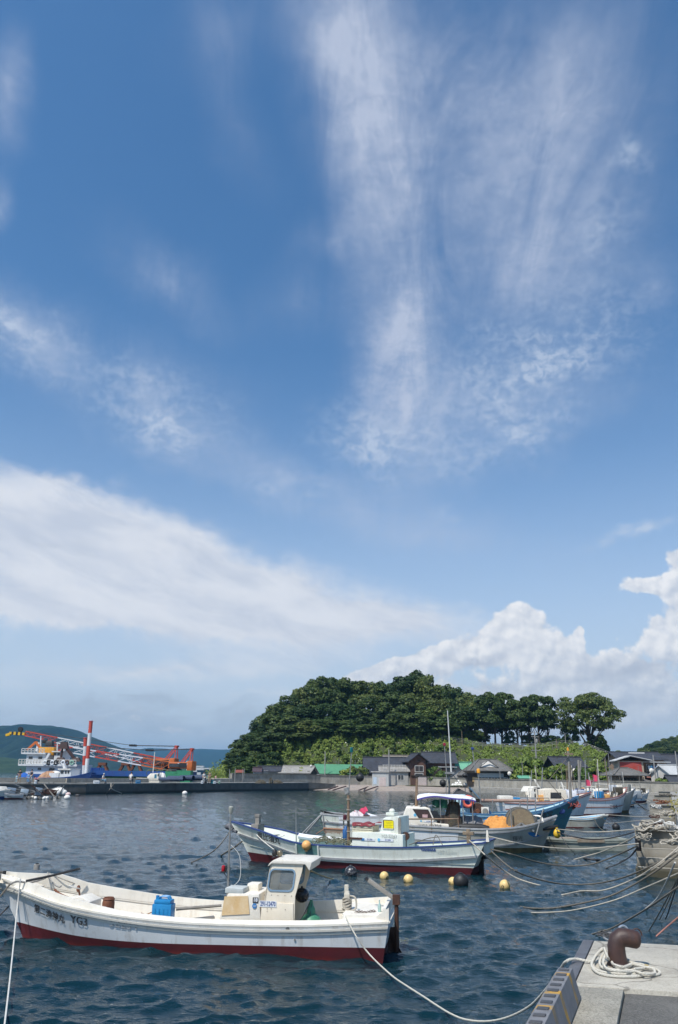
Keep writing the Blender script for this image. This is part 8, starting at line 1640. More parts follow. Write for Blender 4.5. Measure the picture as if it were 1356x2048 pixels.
# ------------------------------------------------------------------ the near quay with bollard, the stepped piers, ropes and buoys
QT=1.40
def quay_mat(name,c1,c2,sc1,agg,dark):
    """concrete with visible aggregate, stains and pitting"""
    q=bpy.data.materials.new(name);q.use_nodes=True;nt=q.node_tree;b=nt.nodes['Principled BSDF'];N=nt.nodes.new;L=nt.links.new;b.inputs['Roughness'].default_value=.85
    tc=N('ShaderNodeTexCoord');n1=N('ShaderNodeTexNoise');L(tc.outputs['Object'],n1.inputs[0]);n1.inputs['Scale'].default_value=sc1;n1.inputs['Detail'].default_value=7;n1.inputs['Roughness'].default_value=.65
    r1=N('ShaderNodeMapRange');L(n1.outputs[0],r1.inputs[0]);r1.inputs[1].default_value=.35;r1.inputs[2].default_value=.65
    mx=N('ShaderNodeMix');mx.data_type='RGBA';L(r1.outputs[0],mx.inputs[0]);mx.inputs[6].default_value=(*c1,1);mx.inputs[7].default_value=(*c2,1)
    v=N('ShaderNodeTexVoronoi');L(tc.outputs['Object'],v.inputs[0]);v.inputs['Scale'].default_value=85;r2=N('ShaderNodeMapRange');L(v.outputs['Color'],r2.inputs[0]);r2.inputs[1].default_value=.30;r2.inputs[2].default_value=.85;r2.inputs[3].default_value=0;r2.inputs[4].default_value=agg
    m2=N('ShaderNodeMix');m2.data_type='RGBA';m2.blend_type='MIX';L(r2.outputs[0],m2.inputs[0]);L(mx.outputs[2],m2.inputs[6]);m2.inputs[7].default_value=(*dark,1)
    n3=N('ShaderNodeTexNoise');L(tc.outputs['Object'],n3.inputs[0]);n3.inputs['Scale'].default_value=140;n3.inputs['Detail'].default_value=2;r3=N('ShaderNodeMapRange');L(n3.outputs[0],r3.inputs[0]);r3.inputs[1].default_value=.60;r3.inputs[2].default_value=.70;r3.inputs[4].default_value=.55
    m3=N('ShaderNodeMix');m3.data_type='RGBA';L(r3.outputs[0],m3.inputs[0]);L(m2.outputs[2],m3.inputs[6]);m3.inputs[7].default_value=(*[x*.35 for x in dark],1);
    nz=N('ShaderNodeTexNoise');L(tc.outputs['Object'],nz.inputs[0]);nz.inputs['Scale'].default_value=3;nz.inputs['Detail'].default_value=5;vm=N('ShaderNodeMix');vm.data_type='VECTOR';vm.inputs[0].default_value=.22;L(tc.outputs['Object'],vm.inputs[4]);L(nz.outputs['Color'],vm.inputs[5]);ve=N('ShaderNodeTexVoronoi');ve.feature='DISTANCE_TO_EDGE';ve.inputs['Scale'].default_value=1.1;L(vm.outputs[1],ve.inputs[0])
    r4=N('ShaderNodeMapRange');L(ve.outputs[0],r4.inputs[0]);r4.inputs[1].default_value=.003;r4.inputs[2].default_value=.009;r4.inputs[3].default_value=.65;r4.inputs[4].default_value=0;m4=N('ShaderNodeMix');m4.data_type='RGBA';L(r4.outputs[0],m4.inputs[0]);L(m3.outputs[2],m4.inputs[6]);m4.inputs[7].default_value=(*[x*.4 for x in dark],1)
    n5=N('ShaderNodeTexNoise');L(tc.outputs['Object'],n5.inputs[0]);n5.inputs['Scale'].default_value=1.1;n5.inputs['Detail'].default_value=8;n5.inputs['Roughness'].default_value=.7;r5=N('ShaderNodeMapRange');L(n5.outputs[0],r5.inputs[0]);r5.inputs[1].default_value=.52;r5.inputs[2].default_value=.66;r5.inputs[4].default_value=.5;m5=N('ShaderNodeMix');m5.data_type='RGBA';L(r5.outputs[0],m5.inputs[0]);L(m4.outputs[2],m5.inputs[6]);m5.inputs[7].default_value=(*[x*.9 for x in dark],1);L(m5.outputs[2],b.inputs['Base Color'])
    ad=N('ShaderNodeMath');ad.operation='ADD';L(n3.outputs[0],ad.inputs[0]);L(v.outputs['Distance'],ad.inputs[1]);bp=N('ShaderNodeBump');bp.inputs['Distance'].default_value=.004;bp.inputs['Strength'].default_value=.8;L(ad.outputs[0],bp.inputs['Height']);L(bp.outputs[0],b.inputs['Normal']);return q
QC1=quay_mat('quay_concrete_pale',(.51,.475,.40),(.37,.34,.285),2.2,.35,(.22,.20,.165));QC2=quay_mat('quay_concrete_rough',(.42,.39,.325),(.29,.27,.22),3.0,.6,(.14,.13,.105));QAS=quay_mat('quay_asphalt',(.105,.10,.09),(.075,.072,.066),3.0,.5,(.20,.19,.17))
EDGE=mat('edge_strip_grey',(.115,.12,.135),(.085,.088,.10),5,.75,.003,40,streak=(.2,.2,.2),st=.3)
C0=on(1170,1880,QT);C1=on(1085,2048,QT);u_=(C1-C0).normalized();v_=Vector((-u_.y,u_.x,0))       # u_ towards the camera along the edge, v_ inland
if v_.x<0:v_=-v_
far=on(1356,1890,QT)-C0;far.z=0;far.normalize()
def Q(a,b,z=QT):return Vector((C0.x+u_.x*a+v_.x*b,C0.y+u_.y*a+v_.y*b,z))     # a m from the corner along the edge, b m inland
def Fq(a,b,z=QT):                                                                     # along the far edge b, then a m towards the camera
    return Vector((C0.x+far.x*b+u_.x*a,C0.y+far.y*b+u_.y*a,z))
qy=bpy.data.objects.new('quay',None);COL.objects.link(qy);tag(qy,kind='structure')
def slab(name,pts,z0,z1,m,bev=.012):
    mb=MB();n=len(pts);mb.add([(p.x,p.y,z0) for p in pts]+[(p.x,p.y,z1) for p in pts],[tuple(range(n-1,-1,-1)),tuple(range(n,2*n))]+[(i,(i+1)%n,n+(i+1)%n,n+i) for i in range(n)]);return mb.build(name,m,qy,bev=bev)
B1=on(1169,1971,QT);B2_=on(1246,1975,QT);
def ab(p):
    d=p-C0;M_=Matrix(((u_.x,far.x),(u_.y,far.y)));return M_.inverted() @ Vector((d.x,d.y))
jA=ab(on(1180,1972,QT)).x;jB=ab(on(1247,1980,QT)).y
slab('corner_slab',[Fq(0,.09),Fq(0,7),Fq(jA,7),Fq(jA,.09)],-2.5,QT,QC1);slab('edge_slab',[Fq(jA+.006,.09),Fq(jA+.006,jB),Fq(9,jB),Fq(9,.09)],-2.5,QT-.006,QC2);slab('roadway',[Fq(jA+.006,jB+.008),Fq(jA+.006,7),Fq(9,7),Fq(9,jB+.008)],-2.5,QT-.035,QAS,0)
slab('edge_strip',[Fq(.0,-.02),Fq(.0,.084),Fq(9,.084),Fq(9,-.02)],-2.5,QT+.004,EDGE,.01)
slab('lower_step',[Fq(-.42,.16),Fq(-.36,7),Fq(-.004,7),Fq(-.004,.10)],-2.5,QT-.11,mat('step_concrete',(.30,.27,.22),(.2,.18,.145),4,.9,.006,40,streak=(.36,.2,.14),st=.5,stsc=(5,5,5)),.03)
# wheel stop of black and yellow blocks along the edge
KT,KW=.20,.165
aT=ab(on(1148,1937,QT+KT)).x
YEL=mat('worn_yellow_paint',(.46,.26,.045),(.20,.17,.13),9,.75,.002,60,streak=(.12,.11,.10),st=.85,stsc=(14,14,14),lo=.45,hi=.62);KBL=mat('wheel_stop_grey',(.19,.19,.20),(.135,.138,.15),7,.7,.003,60,streak=(.24,.24,.25),st=.5,stsc=(10,10,10))
ks=thing('wheel_stop','dark grey kerb block with worn yellow stripes along the quay edge','kerb',Fq(0,0,0));ks.location=(0,0,0)
Lk=6.5;sec=lambda a,dz=0:[Fq(a,.01,QT+.006),Fq(a,.005,QT+KT-.035),Fq(a,.035,QT+KT),Fq(a,.035+KW*.62,QT+KT),Fq(a,.01+KW*.85,QT+KT-.05),Fq(a,.02+KW,QT+.006)]
a=aT;k=0;widths=[.16,.085,.40,.10]
while a<aT+Lk:
    w_=[.30,.09,.46,.09][k%4] if k else .16;m=MB();m.loft([sec(a),sec(a+w_)],closed=True,caps=True);m.build('stripe_band' if k%2 else 'kerb_block',YEL if (k%2==1) else KBL,ks);a+=w_;k+=1
for k in range(22):
    a=aT+.055+k*.158;m=MB();zt=QT+KT
    P_=[Fq(a,.045,zt+.001),Fq(a,.045+.075,zt+.001),Fq(a+.055,.045+.075,zt+.001),Fq(a+.055,.045,zt+.001)];m.hexa([p-Vector((0,0,.02)) for p in P_]+[p+Vector((0,0,.007)) for p in P_]);m.build('grip_pad',mat('grip_pad',(.055,.06,.07),(.08,.08,.085),9,.8,.002,60),ks,bev=.003)
# mooring bollard
bo=on(1237,1931,QT);t=thing('bollard','rusty brown bent iron bollard on the quay corner','bollard',bo,.0)
r0=.078;dirv=Vector((.985,-.17,0));pts=[Vector((0,0,-.02)),Vector((0,0,.02)),Vector((-.004,0,.09)),Vector((-.004,0,.15)),Vector((.012,0,.20)),Vector((.055,-.008,.228)),Vector((.10,-.015,.226)),Vector((.15,-.022,.218)),Vector((.185,-.028,.210)),Vector((.205,-.031,.205)),Vector((.214,-.033,.203))]
rs=[.088,.084,.078,.077,.079,.080,.076,.076,.072,.055,.025]
m=MB();m.tube(pts,rs,20);m.build('iron_horn',mat('bollard_rust',(.060,.030,.024),(.036,.021,.019),9,.52,.003,70,streak=(.13,.055,.03),st=.55,stsc=(9,9,3)),t,True)
m=MB();m.lathe([(.10,0),(.10,.012),(.086,.03)],(0,0,0),20);m.build('base_collar',mat('bollard_rust',(0,0,0)),t,True)
# twisted white rope: strands wound round the centre line
def twisted(mb,pts,r,n=3,pitch=.075,k=5):
    P=smooth_pts(pts,14);L_=0;cum=[0]
    for a,c in zip(P,P[1:]):L_+=(c-a).length;cum.append(L_)
    N_=max(8,int(L_/.011));Q_=[];j=0
    for i in range(N_+1):
        s=L_*i/N_
        while j<len(cum)-2 and cum[j+1]<s:j+=1
        u=(s-cum[j])/max(cum[j+1]-cum[j],1e-9);Q_.append(P[j].lerp(P[j+1],min(max(u,0),1)))
    for w in range(n):
        S=[];prev=None
        for i,p in enumerate(Q_):
            t=(Q_[min(i+1,N_)]-Q_[max(i-1,0)]).normalized();uu=t.cross(Vector((0,0,1)));uu=Vector((1,0,0)) if uu.length<1e-3 else uu.normalized();vv=uu.cross(t);a=2*math.pi*(L_*i/N_/pitch+w/n);S.append(p+uu*(math.cos(a)*r*.52)+vv*(math.sin(a)*r*.52))
        mb.tube(S,r*.56,k)
RW=mat('mooring_rope_white',(.60,.57,.50),(.46,.43,.36),60,.9,.001,400)
def qz(px,py,dz=.015):return on(px,py,QT+dz)
t2=thing('rope_coil','coil of thick white twisted rope lying round the bollard','rope',bo);t2.location=(0,0,0)
loops=[
 [(1224,1925,.02),(1232,1935,.015),(1246,1935,.02),(1262,1930,.02),(1258,1921,.015),(1240,1917,.02),(1226,1920,.02),(1226,1928,.045),(1245,1934,.05),(1262,1928,.05)],
 [(1210,1898,.10),(1196,1908,.05),(1187,1925,.02),(1190,1938,.015),(1210,1945,.015),(1240,1948,.015),(1275,1949,.015),(1305,1950,.015),(1319,1946,.015),(1310,1938,.02),(1290,1936,.02),(1270,1938,.04)],
 [(1213,1900,.10),(1204,1912,.05),(1199,1926,.03),(1206,1936,.02),(1230,1940,.02),(1262,1941,.03),(1285,1947,.04),(1308,1946,.03),(1305,1938,.03),(1285,1933,.03),(1262,1927,.03)],
 [(1206,1896,.10),(1192,1910,.06),(1183,1930,.03),(1196,1946,.015),(1225,1952,.015),(1260,1953,.015),(1285,1950,.02),(1270,1944,.03),(1240,1942,.05),(1215,1938,.05),(1206,1925,.06),(1211,1908,.08)],
 [(1208,1896,.11),(1214,1912,.09),(1220,1920,.04),(1231,1921,.02)],
 [(1258,1923,.03),(1272,1927,.03),(1285,1929,.03),(1290,1934,.02)],
]
for l in loops:m=MB();twisted(m,[qz(*q) for q in l],.0115);m.build('rope_loop',RW,t2,True)
m=MB();e=qz(1289,1931,.03);m.cyl(e,e+Vector((.03,-.01,-.005)),.014,n=8);m.build('whipped_end',mat('frayed_end',(.40,.33,.18),(.3,.22,.1),30,.9),t2,True)
# black ring and shackle lying on the edge behind the bollard
t3=thing('mooring_ring','grey steel ring lying on the quay edge behind the bollard','ring',on(1229,1878,QT));m=MB();m.tube([(.11*math.cos(a)-.0,.13*math.sin(a),.012+.02*math.sin(a)) for a in [2*math.pi*i/22 for i in range(22)]],.011,8,closed=True);m.build('ring',STEEL,t3,True)
m=MB();c=on(1247,1868,QT)-t3.location;m.tube([(c.x+.05*math.cos(a),c.y,.03+.05*math.sin(a)) for a in [2*math.pi*i/16 for i in range(16)]],.012,8,closed=True);m.build('shackle',mat('bright_steel',(.7,.7,.7),(.5,.5,.5),6,.3,metal=.8),t3,True)
m=MB();g=random.Random(8)
for k in range(8):r_=g.uniform(.03,.07);c=Vector((g.uniform(-.08,.12),g.uniform(.02,.16),.02+.01*k*.3));m.tube([c+Vector((r_*1.6*math.cos(a),r_*math.sin(a),.01*math.sin(2*a+k))) for a in [2*math.pi*i/12 for i in range(12)]],.006,5,closed=True)
o=m.build('dark_cord',ROPEK,None,True,t3.location.copy());tag(o,'tangle of thin dark cord beside the steel ring on the quay edge','cord')
m=MB();c=on(1274,1872,QT);m.tube([(.055*math.cos(a),0,.07*math.sin(a)) for a in [math.pi*i/10 for i in range(11)]],.007,6);o=m.build('iron_staple',RUST,None,True,c);tag(o,'thin rusty iron staple standing behind the bollard head','staple')

# stepped piers beyond the slip on the right
STEP=mat('step_pier_concrete',(.27,.25,.21),(.185,.17,.14),1.2,.9,.006,25,streak=(.10,.09,.075),st=.6,stsc=(3,3,.8),band=(.30,.25,(.05,.046,.028)))
STEPT=mat('step_tread_concrete',(.37,.345,.295),(.27,.25,.21),1.6,.9,.006,25)
def pier(p,ux,w,n,rise,run,length,label,z1):
    t=thing('step_pier',label,'pier',(p.x,p.y,0),math.atan2(ux.y,ux.x),'stepped mooring piers along the right');g=random.Random(int(p.y))
    for k in range(n):
        zt=z1-rise*(n-1-k);m=MB();y0=run*k;m.box((w/2,(y0+length)/2,(zt-2)/2-.0),(w+.02*(n-k),length-y0,zt+2)) if k==0 else m.box((w/2+g.uniform(-.015,.015),(y0+length)/2,zt-rise/2),(w,length-y0,rise));m.build('step',STEP,t,bev=.02)
        m=MB();m.box((w/2,y0+run/2-.015,zt+.006),(w-.05,run-.02 if k<n-1 else .5,.012));m.build('tread',STEPT,t)
    return t
ux=Vector((v_.x,v_.y,0)).normalized()
pp=on(1276,1752,0);pier(pp,ux,1.55,5,.265,.26,4.0,'stepped concrete pier nearest the near quay, heaped with rope',1.32)
pp=on(1303,1654,0);pier(pp,ux,1.62,4,.33,.3,5.0,'second stepped concrete pier along the right, with rusty chain before it',1.32);pp=on(1311,1618,0);pier(pp,ux,2.3,4,.33,.3,6.0,'third stepped concrete pier along the right',1.32);pp=on(1319,1604,0);pier(pp,ux,2.3,3,.4,.3,6.0,'farthest stepped concrete pier, close to the sea wall',1.32)
# quay the piers belong to
rows=[Vector((on(1276,1752).x+1.6+(.416*(y-26.9)),y,0)) for y in (10,26.9,60,110)]
m=MB();m.loft([[p+Vector((0,0,-2)),p+Vector((0,0,1.3)),p+Vector((30,-10,1.3))] for p in rows]);o=m.build('inner_quay',CONC);tag(o,kind='structure')
# heaps of rope and chain on the piers
def rope_heap(label,c,sx,sy,n,m_,r=.018,seed=1,cat='rope',name='rope_heap'):
    g=random.Random(seed);m=MB()
    for k in range(n):
        d=Vector((g.gauss(0,sx*.4),g.gauss(0,sy*.4),.03+abs(g.gauss(0,.10))));rr=g.uniform(.08,.22);ph=g.uniform(0,6);m.tube([d+Vector((rr*math.cos(a),rr*.8*math.sin(a),.04*math.sin(2*a+ph))) for a in [2*math.pi*i/11 for i in range(11)]],r,5,closed=True)
    o=m.build(name,m_,None,True,c);tag(o,label,cat);return o
rope_heap('heap of pale rope on top of the nearest stepped pier',on(1298,1661,1.34),.5,.3,22,ROPE,.02,1);rope_heap('dark chain and rope heap right of the pale rope on the nearest pier',on(1316,1658,1.34),.5,.3,14,RUST,.022,2);rope_heap('pale rope bundle at the right top of the nearest pier',on(1344,1660,1.34),.5,.3,20,ROPEW,.022,3)
rope_heap('tangle of rope and rings on the second step of the nearest pier',on(1291,1682,1.08),.25,.1,9,ROPE,.012,4);rope_heap('rope hung over the right side of the nearest pier',on(1352,1690,1.2),.2,.2,22,ROPE,.02,5);rope_heap('rope heap on the second pier',on(1338,1632,1.34),.6,.4,16,ROPE,.025,6);rope_heap('rusty chain heap on the third pier',on(1326,1608,1.34),.8,.4,14,RUSTLT,.03,7);rope_heap('rope and floats on the farthest pier',on(1335,1592,1.34),1.2,.5,22,ROPED,.03,8);rope_heap('rope heap at the left edge of the second pier',on(1312,1618,1.34),.3,.2,10,ROPEW,.025,9)
t=thing('mooring_ring','rusty ring lying on the lowest step of the nearest pier','ring',on(1292,1728,.29));m=MB();m.tube([(.16*math.cos(a),.07*math.sin(a),.02+.05*math.sin(a)) for a in [2*math.pi*i/20 for i in range(20)]],.018,7,closed=True);m.build('ring',RUST,t,True)
m=MB();m.tube([(0,0,.05),(0,0,-.35)],.09,9);o=m.build('pier_fender',BLACKG,None,True,on(1278,1678,1.1)-Vector((.08,.1,0)));tag(o,'dark rubber fender at the left corner of the nearest pier','fender')
t=thing('moss_tuft','yellow green weed tuft at the right edge beyond the second pier','weed',on(1356,1628,1.3));g=np.random.RandomState(3);C_=g.randn(160,3)*np.array((.25,.2,.25))+np.array((0,0,.35));o=bpy.data.objects.new('leaf_tuft',quads_mesh('leaf_tuft',C_,g.randn(160,3)/1.7,g.randn(160,3),.07*np.ones(160),.5,mat('dry_weed',(.30,.26,.07),(.22,.2,.06),4,.9)));COL.objects.link(o);o.parent=t

# ---- mooring ropes
def rope(label,pts,r,m_,k=8,twist=False,sag=0):
    P=[on(px,py,z) if not isinstance(px,Vector) else px for px,py,z in pts];mb=MB()
    if twist:twisted(mb,P,r)
    else:mb.tube(smooth_pts(P,k),r,6)
    o=mb.build('mooring_rope',m_,None,True);return tag(o,label,'rope','mooring ropes')
W_=NB.world
rope('thick pale line from the nearest boat stern, dipping in the water, to the bollard',[(W_(NB.lp(691,1833,.74)),0,0),(712,1872,.42),(740,1910,.16),(782,1950,.09),(815,1973,.08),(845,1992,.06),(872,2010,.05),(900,2027,.07),(930,2039,.1),(972,2043,.18),(1015,2035,.36),(1060,2012,.66),(1095,1975,1.0),(1118,1943,1.28),(1132,1923,1.43),(1150,1918,1.43),(1172,1922,1.42),(1188,1925,1.42)],.0125,RW,twist=True)
rope('white line from the nearest boat bow straight down into the water at the left',[(W_(NB.lp(41,1757,.36)),0,0),(33,1830,.45),(26,1900,.2),(18,1975,.13),(9,2052,.06)],.012,ROPEW)
rope('grey line from the bow fender out of the frame at the left',[(W_(NB.lp(22,1766,.3)),0,0),(0,1793,.75),(-30,1830,.6)],.018,ROPED);rope('dark line below the bow of the nearest boat at the left edge',[(W_(NB.lp(32,1797,.05)),0,0),(15,1815,.35),(0,1830,.25),(-25,1855,.1)],.018,ROPEK)
w2=B2.world
st=w2(B2.lp(938,1680,.35));sp_=w2(B2.lp(976,1672,.7));sq=w2(B2.lp(982,1702,.6))
rope('pale line from the mint boat stern bitt curving down into the water',[(st,0,0),(965,1705,.95),(1000,1735,.45),(1035,1757,.15),(1085,1772,.0),(1115,1776,-.2)],.020,ROPE)
rope('second pale line from the mint boat stern sagging across to the nearest pier',[(sq,0,0),(1020,1735,.75),(1055,1752,.45),(1105,1765,.2),(1150,1769,.1),(1200,1766,.2),(1250,1754,.55),(1300,1733,.95),(1352,1705,1.3)],.020,ROPED)
rope('long nearly straight line from the mint boat stern post to the nearest pier',[(sp_,0,0),(1020,1683,1.15),(1055,1690,1.0),(1110,1696,.9),(1160,1698,.85),(1215,1694,.95),(1277,1687,1.15)],.018,ROPE)
rope('brown line drooping low between the mint boat stern and the nearest pier',[(sq+Vector((0,0,.05)),0,0),(1020,1708,.75),(1070,1723,.4),(1110,1730,.25),(1145,1732,.2),(1185,1728,.3),(1225,1714,.6),(1276,1691,1.1)],.022,ROPED)
rope('pale line climbing from the water to the top of the nearest pier',[(1120,1727,-.2),(1170,1713,.12),(1205,1703,.35),(1250,1684,.85),(1281,1666,1.33)],.022,ROPE)
b3=w2  # line ends on the drum boat
b3w=B3.world;n3=B3.near;tip3=b3w(B3.lp(1112,1658,0))
rope('pale line from the drum boat bow to the pier top',[(tip3,0,0),(1140,1661,1.15),(1170,1664,1.08),(1220,1663,1.12),(1283,1657,1.33)],.02,ROPE)
rope('dark sagging line from the drum boat bow to the pier top',[(tip3-Vector((0,0,.1)),0,0),(1140,1672,.85),(1175,1678,.65),(1205,1678,.6),(1240,1672,.8),(1281,1660,1.3)],.025,ROPEK)
rope('dark line hanging from the drum boat bow into the water, left one',[(b3w(B3.lp(1098,1674,.5*n3)),0,0),(1106,1690,.3),(1118,1706,-.02)],.018,ROPEK);rope('dark line hanging from the drum boat bow into the water, right one',[(b3w(B3.lp(1118,1664,0)),0,0),(1132,1688,.4),(1152,1710,-.02)],.018,ROPEK)
rope('pale line under the faded red rail boat bow to the second pier',[(1215,1629.5,.15),(1250,1632,.3),(1285,1634,.7),(1311,1634,1.2)],.03,ROPE);rope('pale tight line from behind the blue skiff to the second pier',[(1205,1648,.1),(1240,1645,.35),(1290,1640,.9),(1342,1636,1.33)],.022,ROPE)
rope('pale line from the blue skiff to the black buoy',[(1202,1635,.72),(1215,1645,.4),(1230,1655,.06)],.02,ROPE);rope('dark line from the blue skiff down into the water',[(1188,1637,.7),(1196,1652,.3),(1208,1662,.05),(1225,1668,-.02)],.02,ROPED)
for k,pts in enumerate(([(1266,1602,1.2),(1280,1612,.6),(1296,1624,.05)],[(1275,1607,.9),(1290,1618,.35),(1302,1621,.25),(1312,1615,1.1)],[(1282,1594,1.0),(1300,1603,.6),(1318,1603,1.2)],[(1250,1612,.6),(1283,1608,.5),(1322,1598,1.2)])):rope(['pale slanting line from the far bows into the water','drooping grey line between the far bows and the third pier','short line from the farthest bow to the far pier','low line from the far bows to the farthest pier'][k],pts,.03,ROPE if k != 1 else ROPED)
far_r=lambda px,py,z=1.35:(px,py,z)
rope('pale line rising from mid water to the right edge, uppermost of the near fan',[(1060,1792,-.25),(1115,1791,-.03),(1163,1782,.06),(1198,1782,.06),(1237,1771,.3),(1300,1742,.85),(1362,1696,1.4)],.018,ROPE)
rope('second pale line of the near fan, just below the uppermost',[(1105,1793,-.2),(1160,1783,.03),(1210,1780,.12),(1260,1762,.5),(1312,1731,1.0),(1362,1690,1.45)],.016,ROPE)
rope('brown line of the near fan sagging long and low from the left',[(1005,1806,-.25),(1050,1815,-.0),(1090,1817,.02),(1130,1813,.06),(1208,1796,.2),(1257,1775,.5),(1312,1742,.95),(1362,1705,1.4)],.021,ROPED)
rope('long pale line sagging lowest of the near fan toward the right edge',[(985,1816,-.25),(1045,1824,-.02),(1090,1825,.03),(1149,1820,.09),(1227,1801,.28),(1286,1777,.6),(1362,1744,1.1)],.016,ROPE)
rope('white line dropping steeply from the right edge',[(1288,1820,.0),(1300,1811,.15),(1316,1795,.42),(1331,1768,.85),(1350,1725,1.4)],.018,ROPEW)
rope('dark line ending in the water left of the bollard',[(1160,1875,-.2),(1200,1864,.08),(1231,1853,.25),(1286,1822,.7),(1335,1789,1.1),(1362,1770,1.3)],.016,ROPED)
rope('thin dark line above the bollard head, left of the knotted ones',[(1297,1863,.0),(1318,1827,.45),(1338,1790,.9),(1362,1742,1.4)],.011,ROPED);rope('thin dark knotted line at the right edge above the quay',[(1331,1838,.1),(1336,1826,.3),(1346,1795,.7),(1362,1745,1.3)],.013,ROPEK);rope('pink rope slanting up at the right edge behind the bollard',[(1312,1873,.9),(1330,1857,1.0),(1362,1830,1.2)],.010,mat('pink_rope',(.42,.19,.15),(.32,.14,.11),40,.9));rope('grey thin line crossing near the right edge',[(1319,1840,.05),(1336,1805,.5),(1350,1770,.95),(1362,1735,1.4)],.010,ROPED)
# lines on the boats' far side
bw2=w2(B2.lp(466,1655,.2));rope('grey line from the mint boat bow slanting left into the water',[(bw2,0,0),(435,1695,.9),(405,1715,.3),(380,1726,-.03)],.02,ROPED);rope('pair of lines under the mint boat bow going left',[(w2(B2.lp(484,1683,.1)),0,0),(465,1697,.5),(440,1712,-.02)],.03,ROPED);rope('white line crossing the mint boat bow down toward the gap in its bulwark',[(w2(B2.lp(499,1655,.3)),0,0),(w2(B2.lp(525,1681,.75)),0,0),(w2(B2.lp(560,1708,1.15)),0,0),(w2(B2.lp(578,1719,1.4)),0,0)],.018,ROPEW)
rope('yellowish line from behind the near cabin roof into the water',[(W_(NB.lp(621,1741,.0)),0,0),(640,1750,.45),(664,1758,.02),(680,1761,-.03)],.016,mat('yellow_rope',(.40,.30,.14),(.3,.22,.1),30,.9))
q=on(541,1712,.9);
# ---- buoys on the water
def buoy(label,px,py,r,m_,sz=1.0,cap=None,z=.0,knob=True):
    t=thing('buoy',label,'buoy',on(px,py,0)+Vector((0,0,r*.42)),rnd.uniform(0,6),'buoys floating in the harbour');m=MB();m.ball((0,0,0),r,20,12,sz=sz);m.build('float_body',m_,t,True)
    if knob:m=MB();a=2.6 if cap else 0.9;m.lathe([(r*.28,0),(r*.30,r*.10),(r*.15,r*.14),(.01,r*.15)],(0,0,r*.93 if not cap else r*.9),12);m.build('eye_boss',cap or m_,t,True)
    return t
BLS=mat('barnacled_black',(.014,.016,.022),(.03,.03,.035),4,.35,streak=(.55,.55,.55),st=.8,stsc=(16,16,16))
t=buoy('black buoy spotted with white droppings below the mint boat midships',701.5,1751,.20,BLS)
for k,(px,py,r_,lb) in enumerate(((768.5,1757,.14,'yellow buoy right of the spotted black one'),(817,1764,.148,'second yellow buoy, lower and nearer the camera'),(906,1768,.135,'yellow buoy touching the big plain black buoy'),(1010,1776,.155,'yellow buoy alone at the right in open water'))):
    t=buoy(lb,px,py,r_,YELLOWB,1.0,None,knob=False);t.rotation_euler=(0,0,0);m=MB();m.lathe([(r_*.16,-.02),(r_*.30,r_*.0),(r_*.24,r_*.06),(r_*.05,r_*.03)],(0,0,0),12);o=m.build('dark_eye',BLACK,t,True);a=[-.9,-2.6,-2.6,-2.2][k];dv=Vector((math.cos(a)*.92,math.sin(a)*.92,-.15)).normalized();o.location=dv*r_*.93;o.rotation_euler=dv.to_track_quat('Z','Y').to_euler()
buoy('big plain black buoy beside a yellow one',922,1770,.225,BLACK);buoy('round black buoy at the end of the line from the blue skiff',1232.5,1658,.24,BLACK)
rope('thin dark line trailing from the drum boat into mid water',[(1168,1716,.03),(1185,1719,.05),(1200,1720,-.02)],.04,ROPEK)
rope('dark forked line in the water left of the nearest pier',[(1210,1737,-.02),(1235,1728,.15),(1258,1715,.45),(1276,1693,1.0)],.02,ROPEK);rope('second dark forked line in the water left of the nearest pier',[(1238,1725,-.02),(1262,1712,.35),(1277,1692,1.0)],.018,ROPEK)
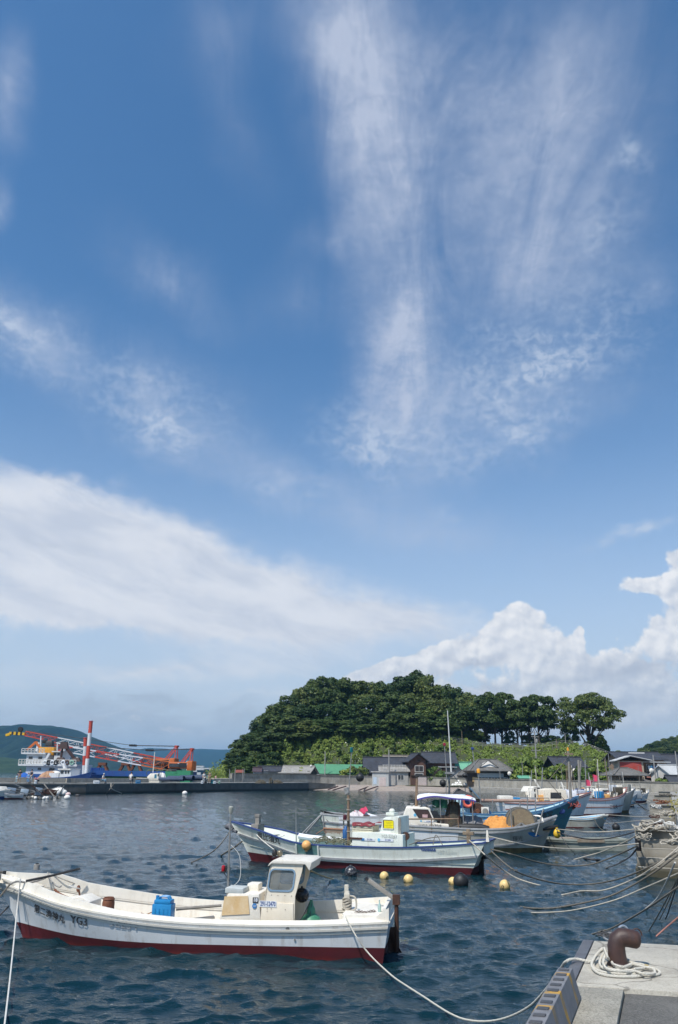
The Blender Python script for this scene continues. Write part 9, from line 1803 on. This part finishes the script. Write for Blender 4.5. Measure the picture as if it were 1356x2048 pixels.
# ------------------------------------------------------------------ tidy up: meshes of a few loose pieces become one object per piece
def split_loose():
    SKIP=('net','rope','lettering','sea','hull','bottom_paint','crown','scrub','blossom','chain','cord','crane','trunk','notice','haze','screws','boom_','rub_rail','gunwale','lining','shell','scrap','stem','small_coil','cloth','tarp','roof','gable','drum','body','iron','trim')
    for o in list(COL.objects):
        if o.type != 'MESH' or o.get('kind') or o.modifiers or o.parent is None or any(k in o.name for k in SKIP):continue
        me=o.data;n=len(me.vertices)
        if n>6000 or me.users>1:continue
        par=list(range(n))
        def f(i):
            while par[i] != i:par[i]=par[par[i]];i=par[i]
            return i
        for e in me.edges:a,b=f(e.vertices[0]),f(e.vertices[1]);par[a]=b
        isl={}
        for i in range(n):isl.setdefault(f(i),[]).append(i)
        if not 2<=len(isl)<=14:continue
        # boxes that touch belong together (a gatepost and its cap): join islands whose bounds overlap
        bb=[]
        for k,vs in isl.items():
            c=[me.vertices[i].co for i in vs];bb.append([set(vs),[min(v[a] for v in c)-.004 for a in range(3)],[max(v[a] for v in c)+.004 for a in range(3)]])
        ch=True
        while ch:
            ch=False
            for i in range(len(bb)):
                for j in range(i+1,len(bb)):
                    if all(bb[i][1][a]<=bb[j][2][a] and bb[j][1][a]<=bb[i][2][a] for a in range(3)):
                        bb[i][0] |= bb[j][0];bb[i][1]=[min(x,y) for x,y in zip(bb[i][1],bb[j][1])];bb[i][2]=[max(x,y) for x,y in zip(bb[i][2],bb[j][2])];bb.pop(j);ch=True;break
                if ch:break
        if len(bb)<2:continue
        base=o.name.split('.')[0]
        for vs,_,_ in bb[1:]:
            m2=me.copy();bm=bmesh.new();bm.from_mesh(m2);bm.verts.ensure_lookup_table();bmesh.ops.delete(bm,geom=[bm.verts[i] for i in range(n) if i not in vs],context='VERTS');bm.to_mesh(m2);bm.free()
            k=bpy.data.objects.new(base,m2);COL.objects.link(k);k.parent=o.parent;k.location=o.location;k.rotation_euler=o.rotation_euler
            if o.get('label'):k['label']=o['label']
        vs=bb[0][0];bm=bmesh.new();bm.from_mesh(me);bm.verts.ensure_lookup_table();bmesh.ops.delete(bm,geom=[bm.verts[i] for i in range(n) if i not in vs],context='VERTS');bm.to_mesh(me);bm.free()
split_loose()
for o in COL.objects:      # heaps of loose loops cannot be counted
    if o.type=='MESH' and o.parent is not None and any(o.name.startswith(k) for k in ('hanging_rope','shell_covered_line','bow_rope','bitt_rope','red_bow_rope','chain','screws','deck_rope','leaf_tuft')):o['kind']='stuff'
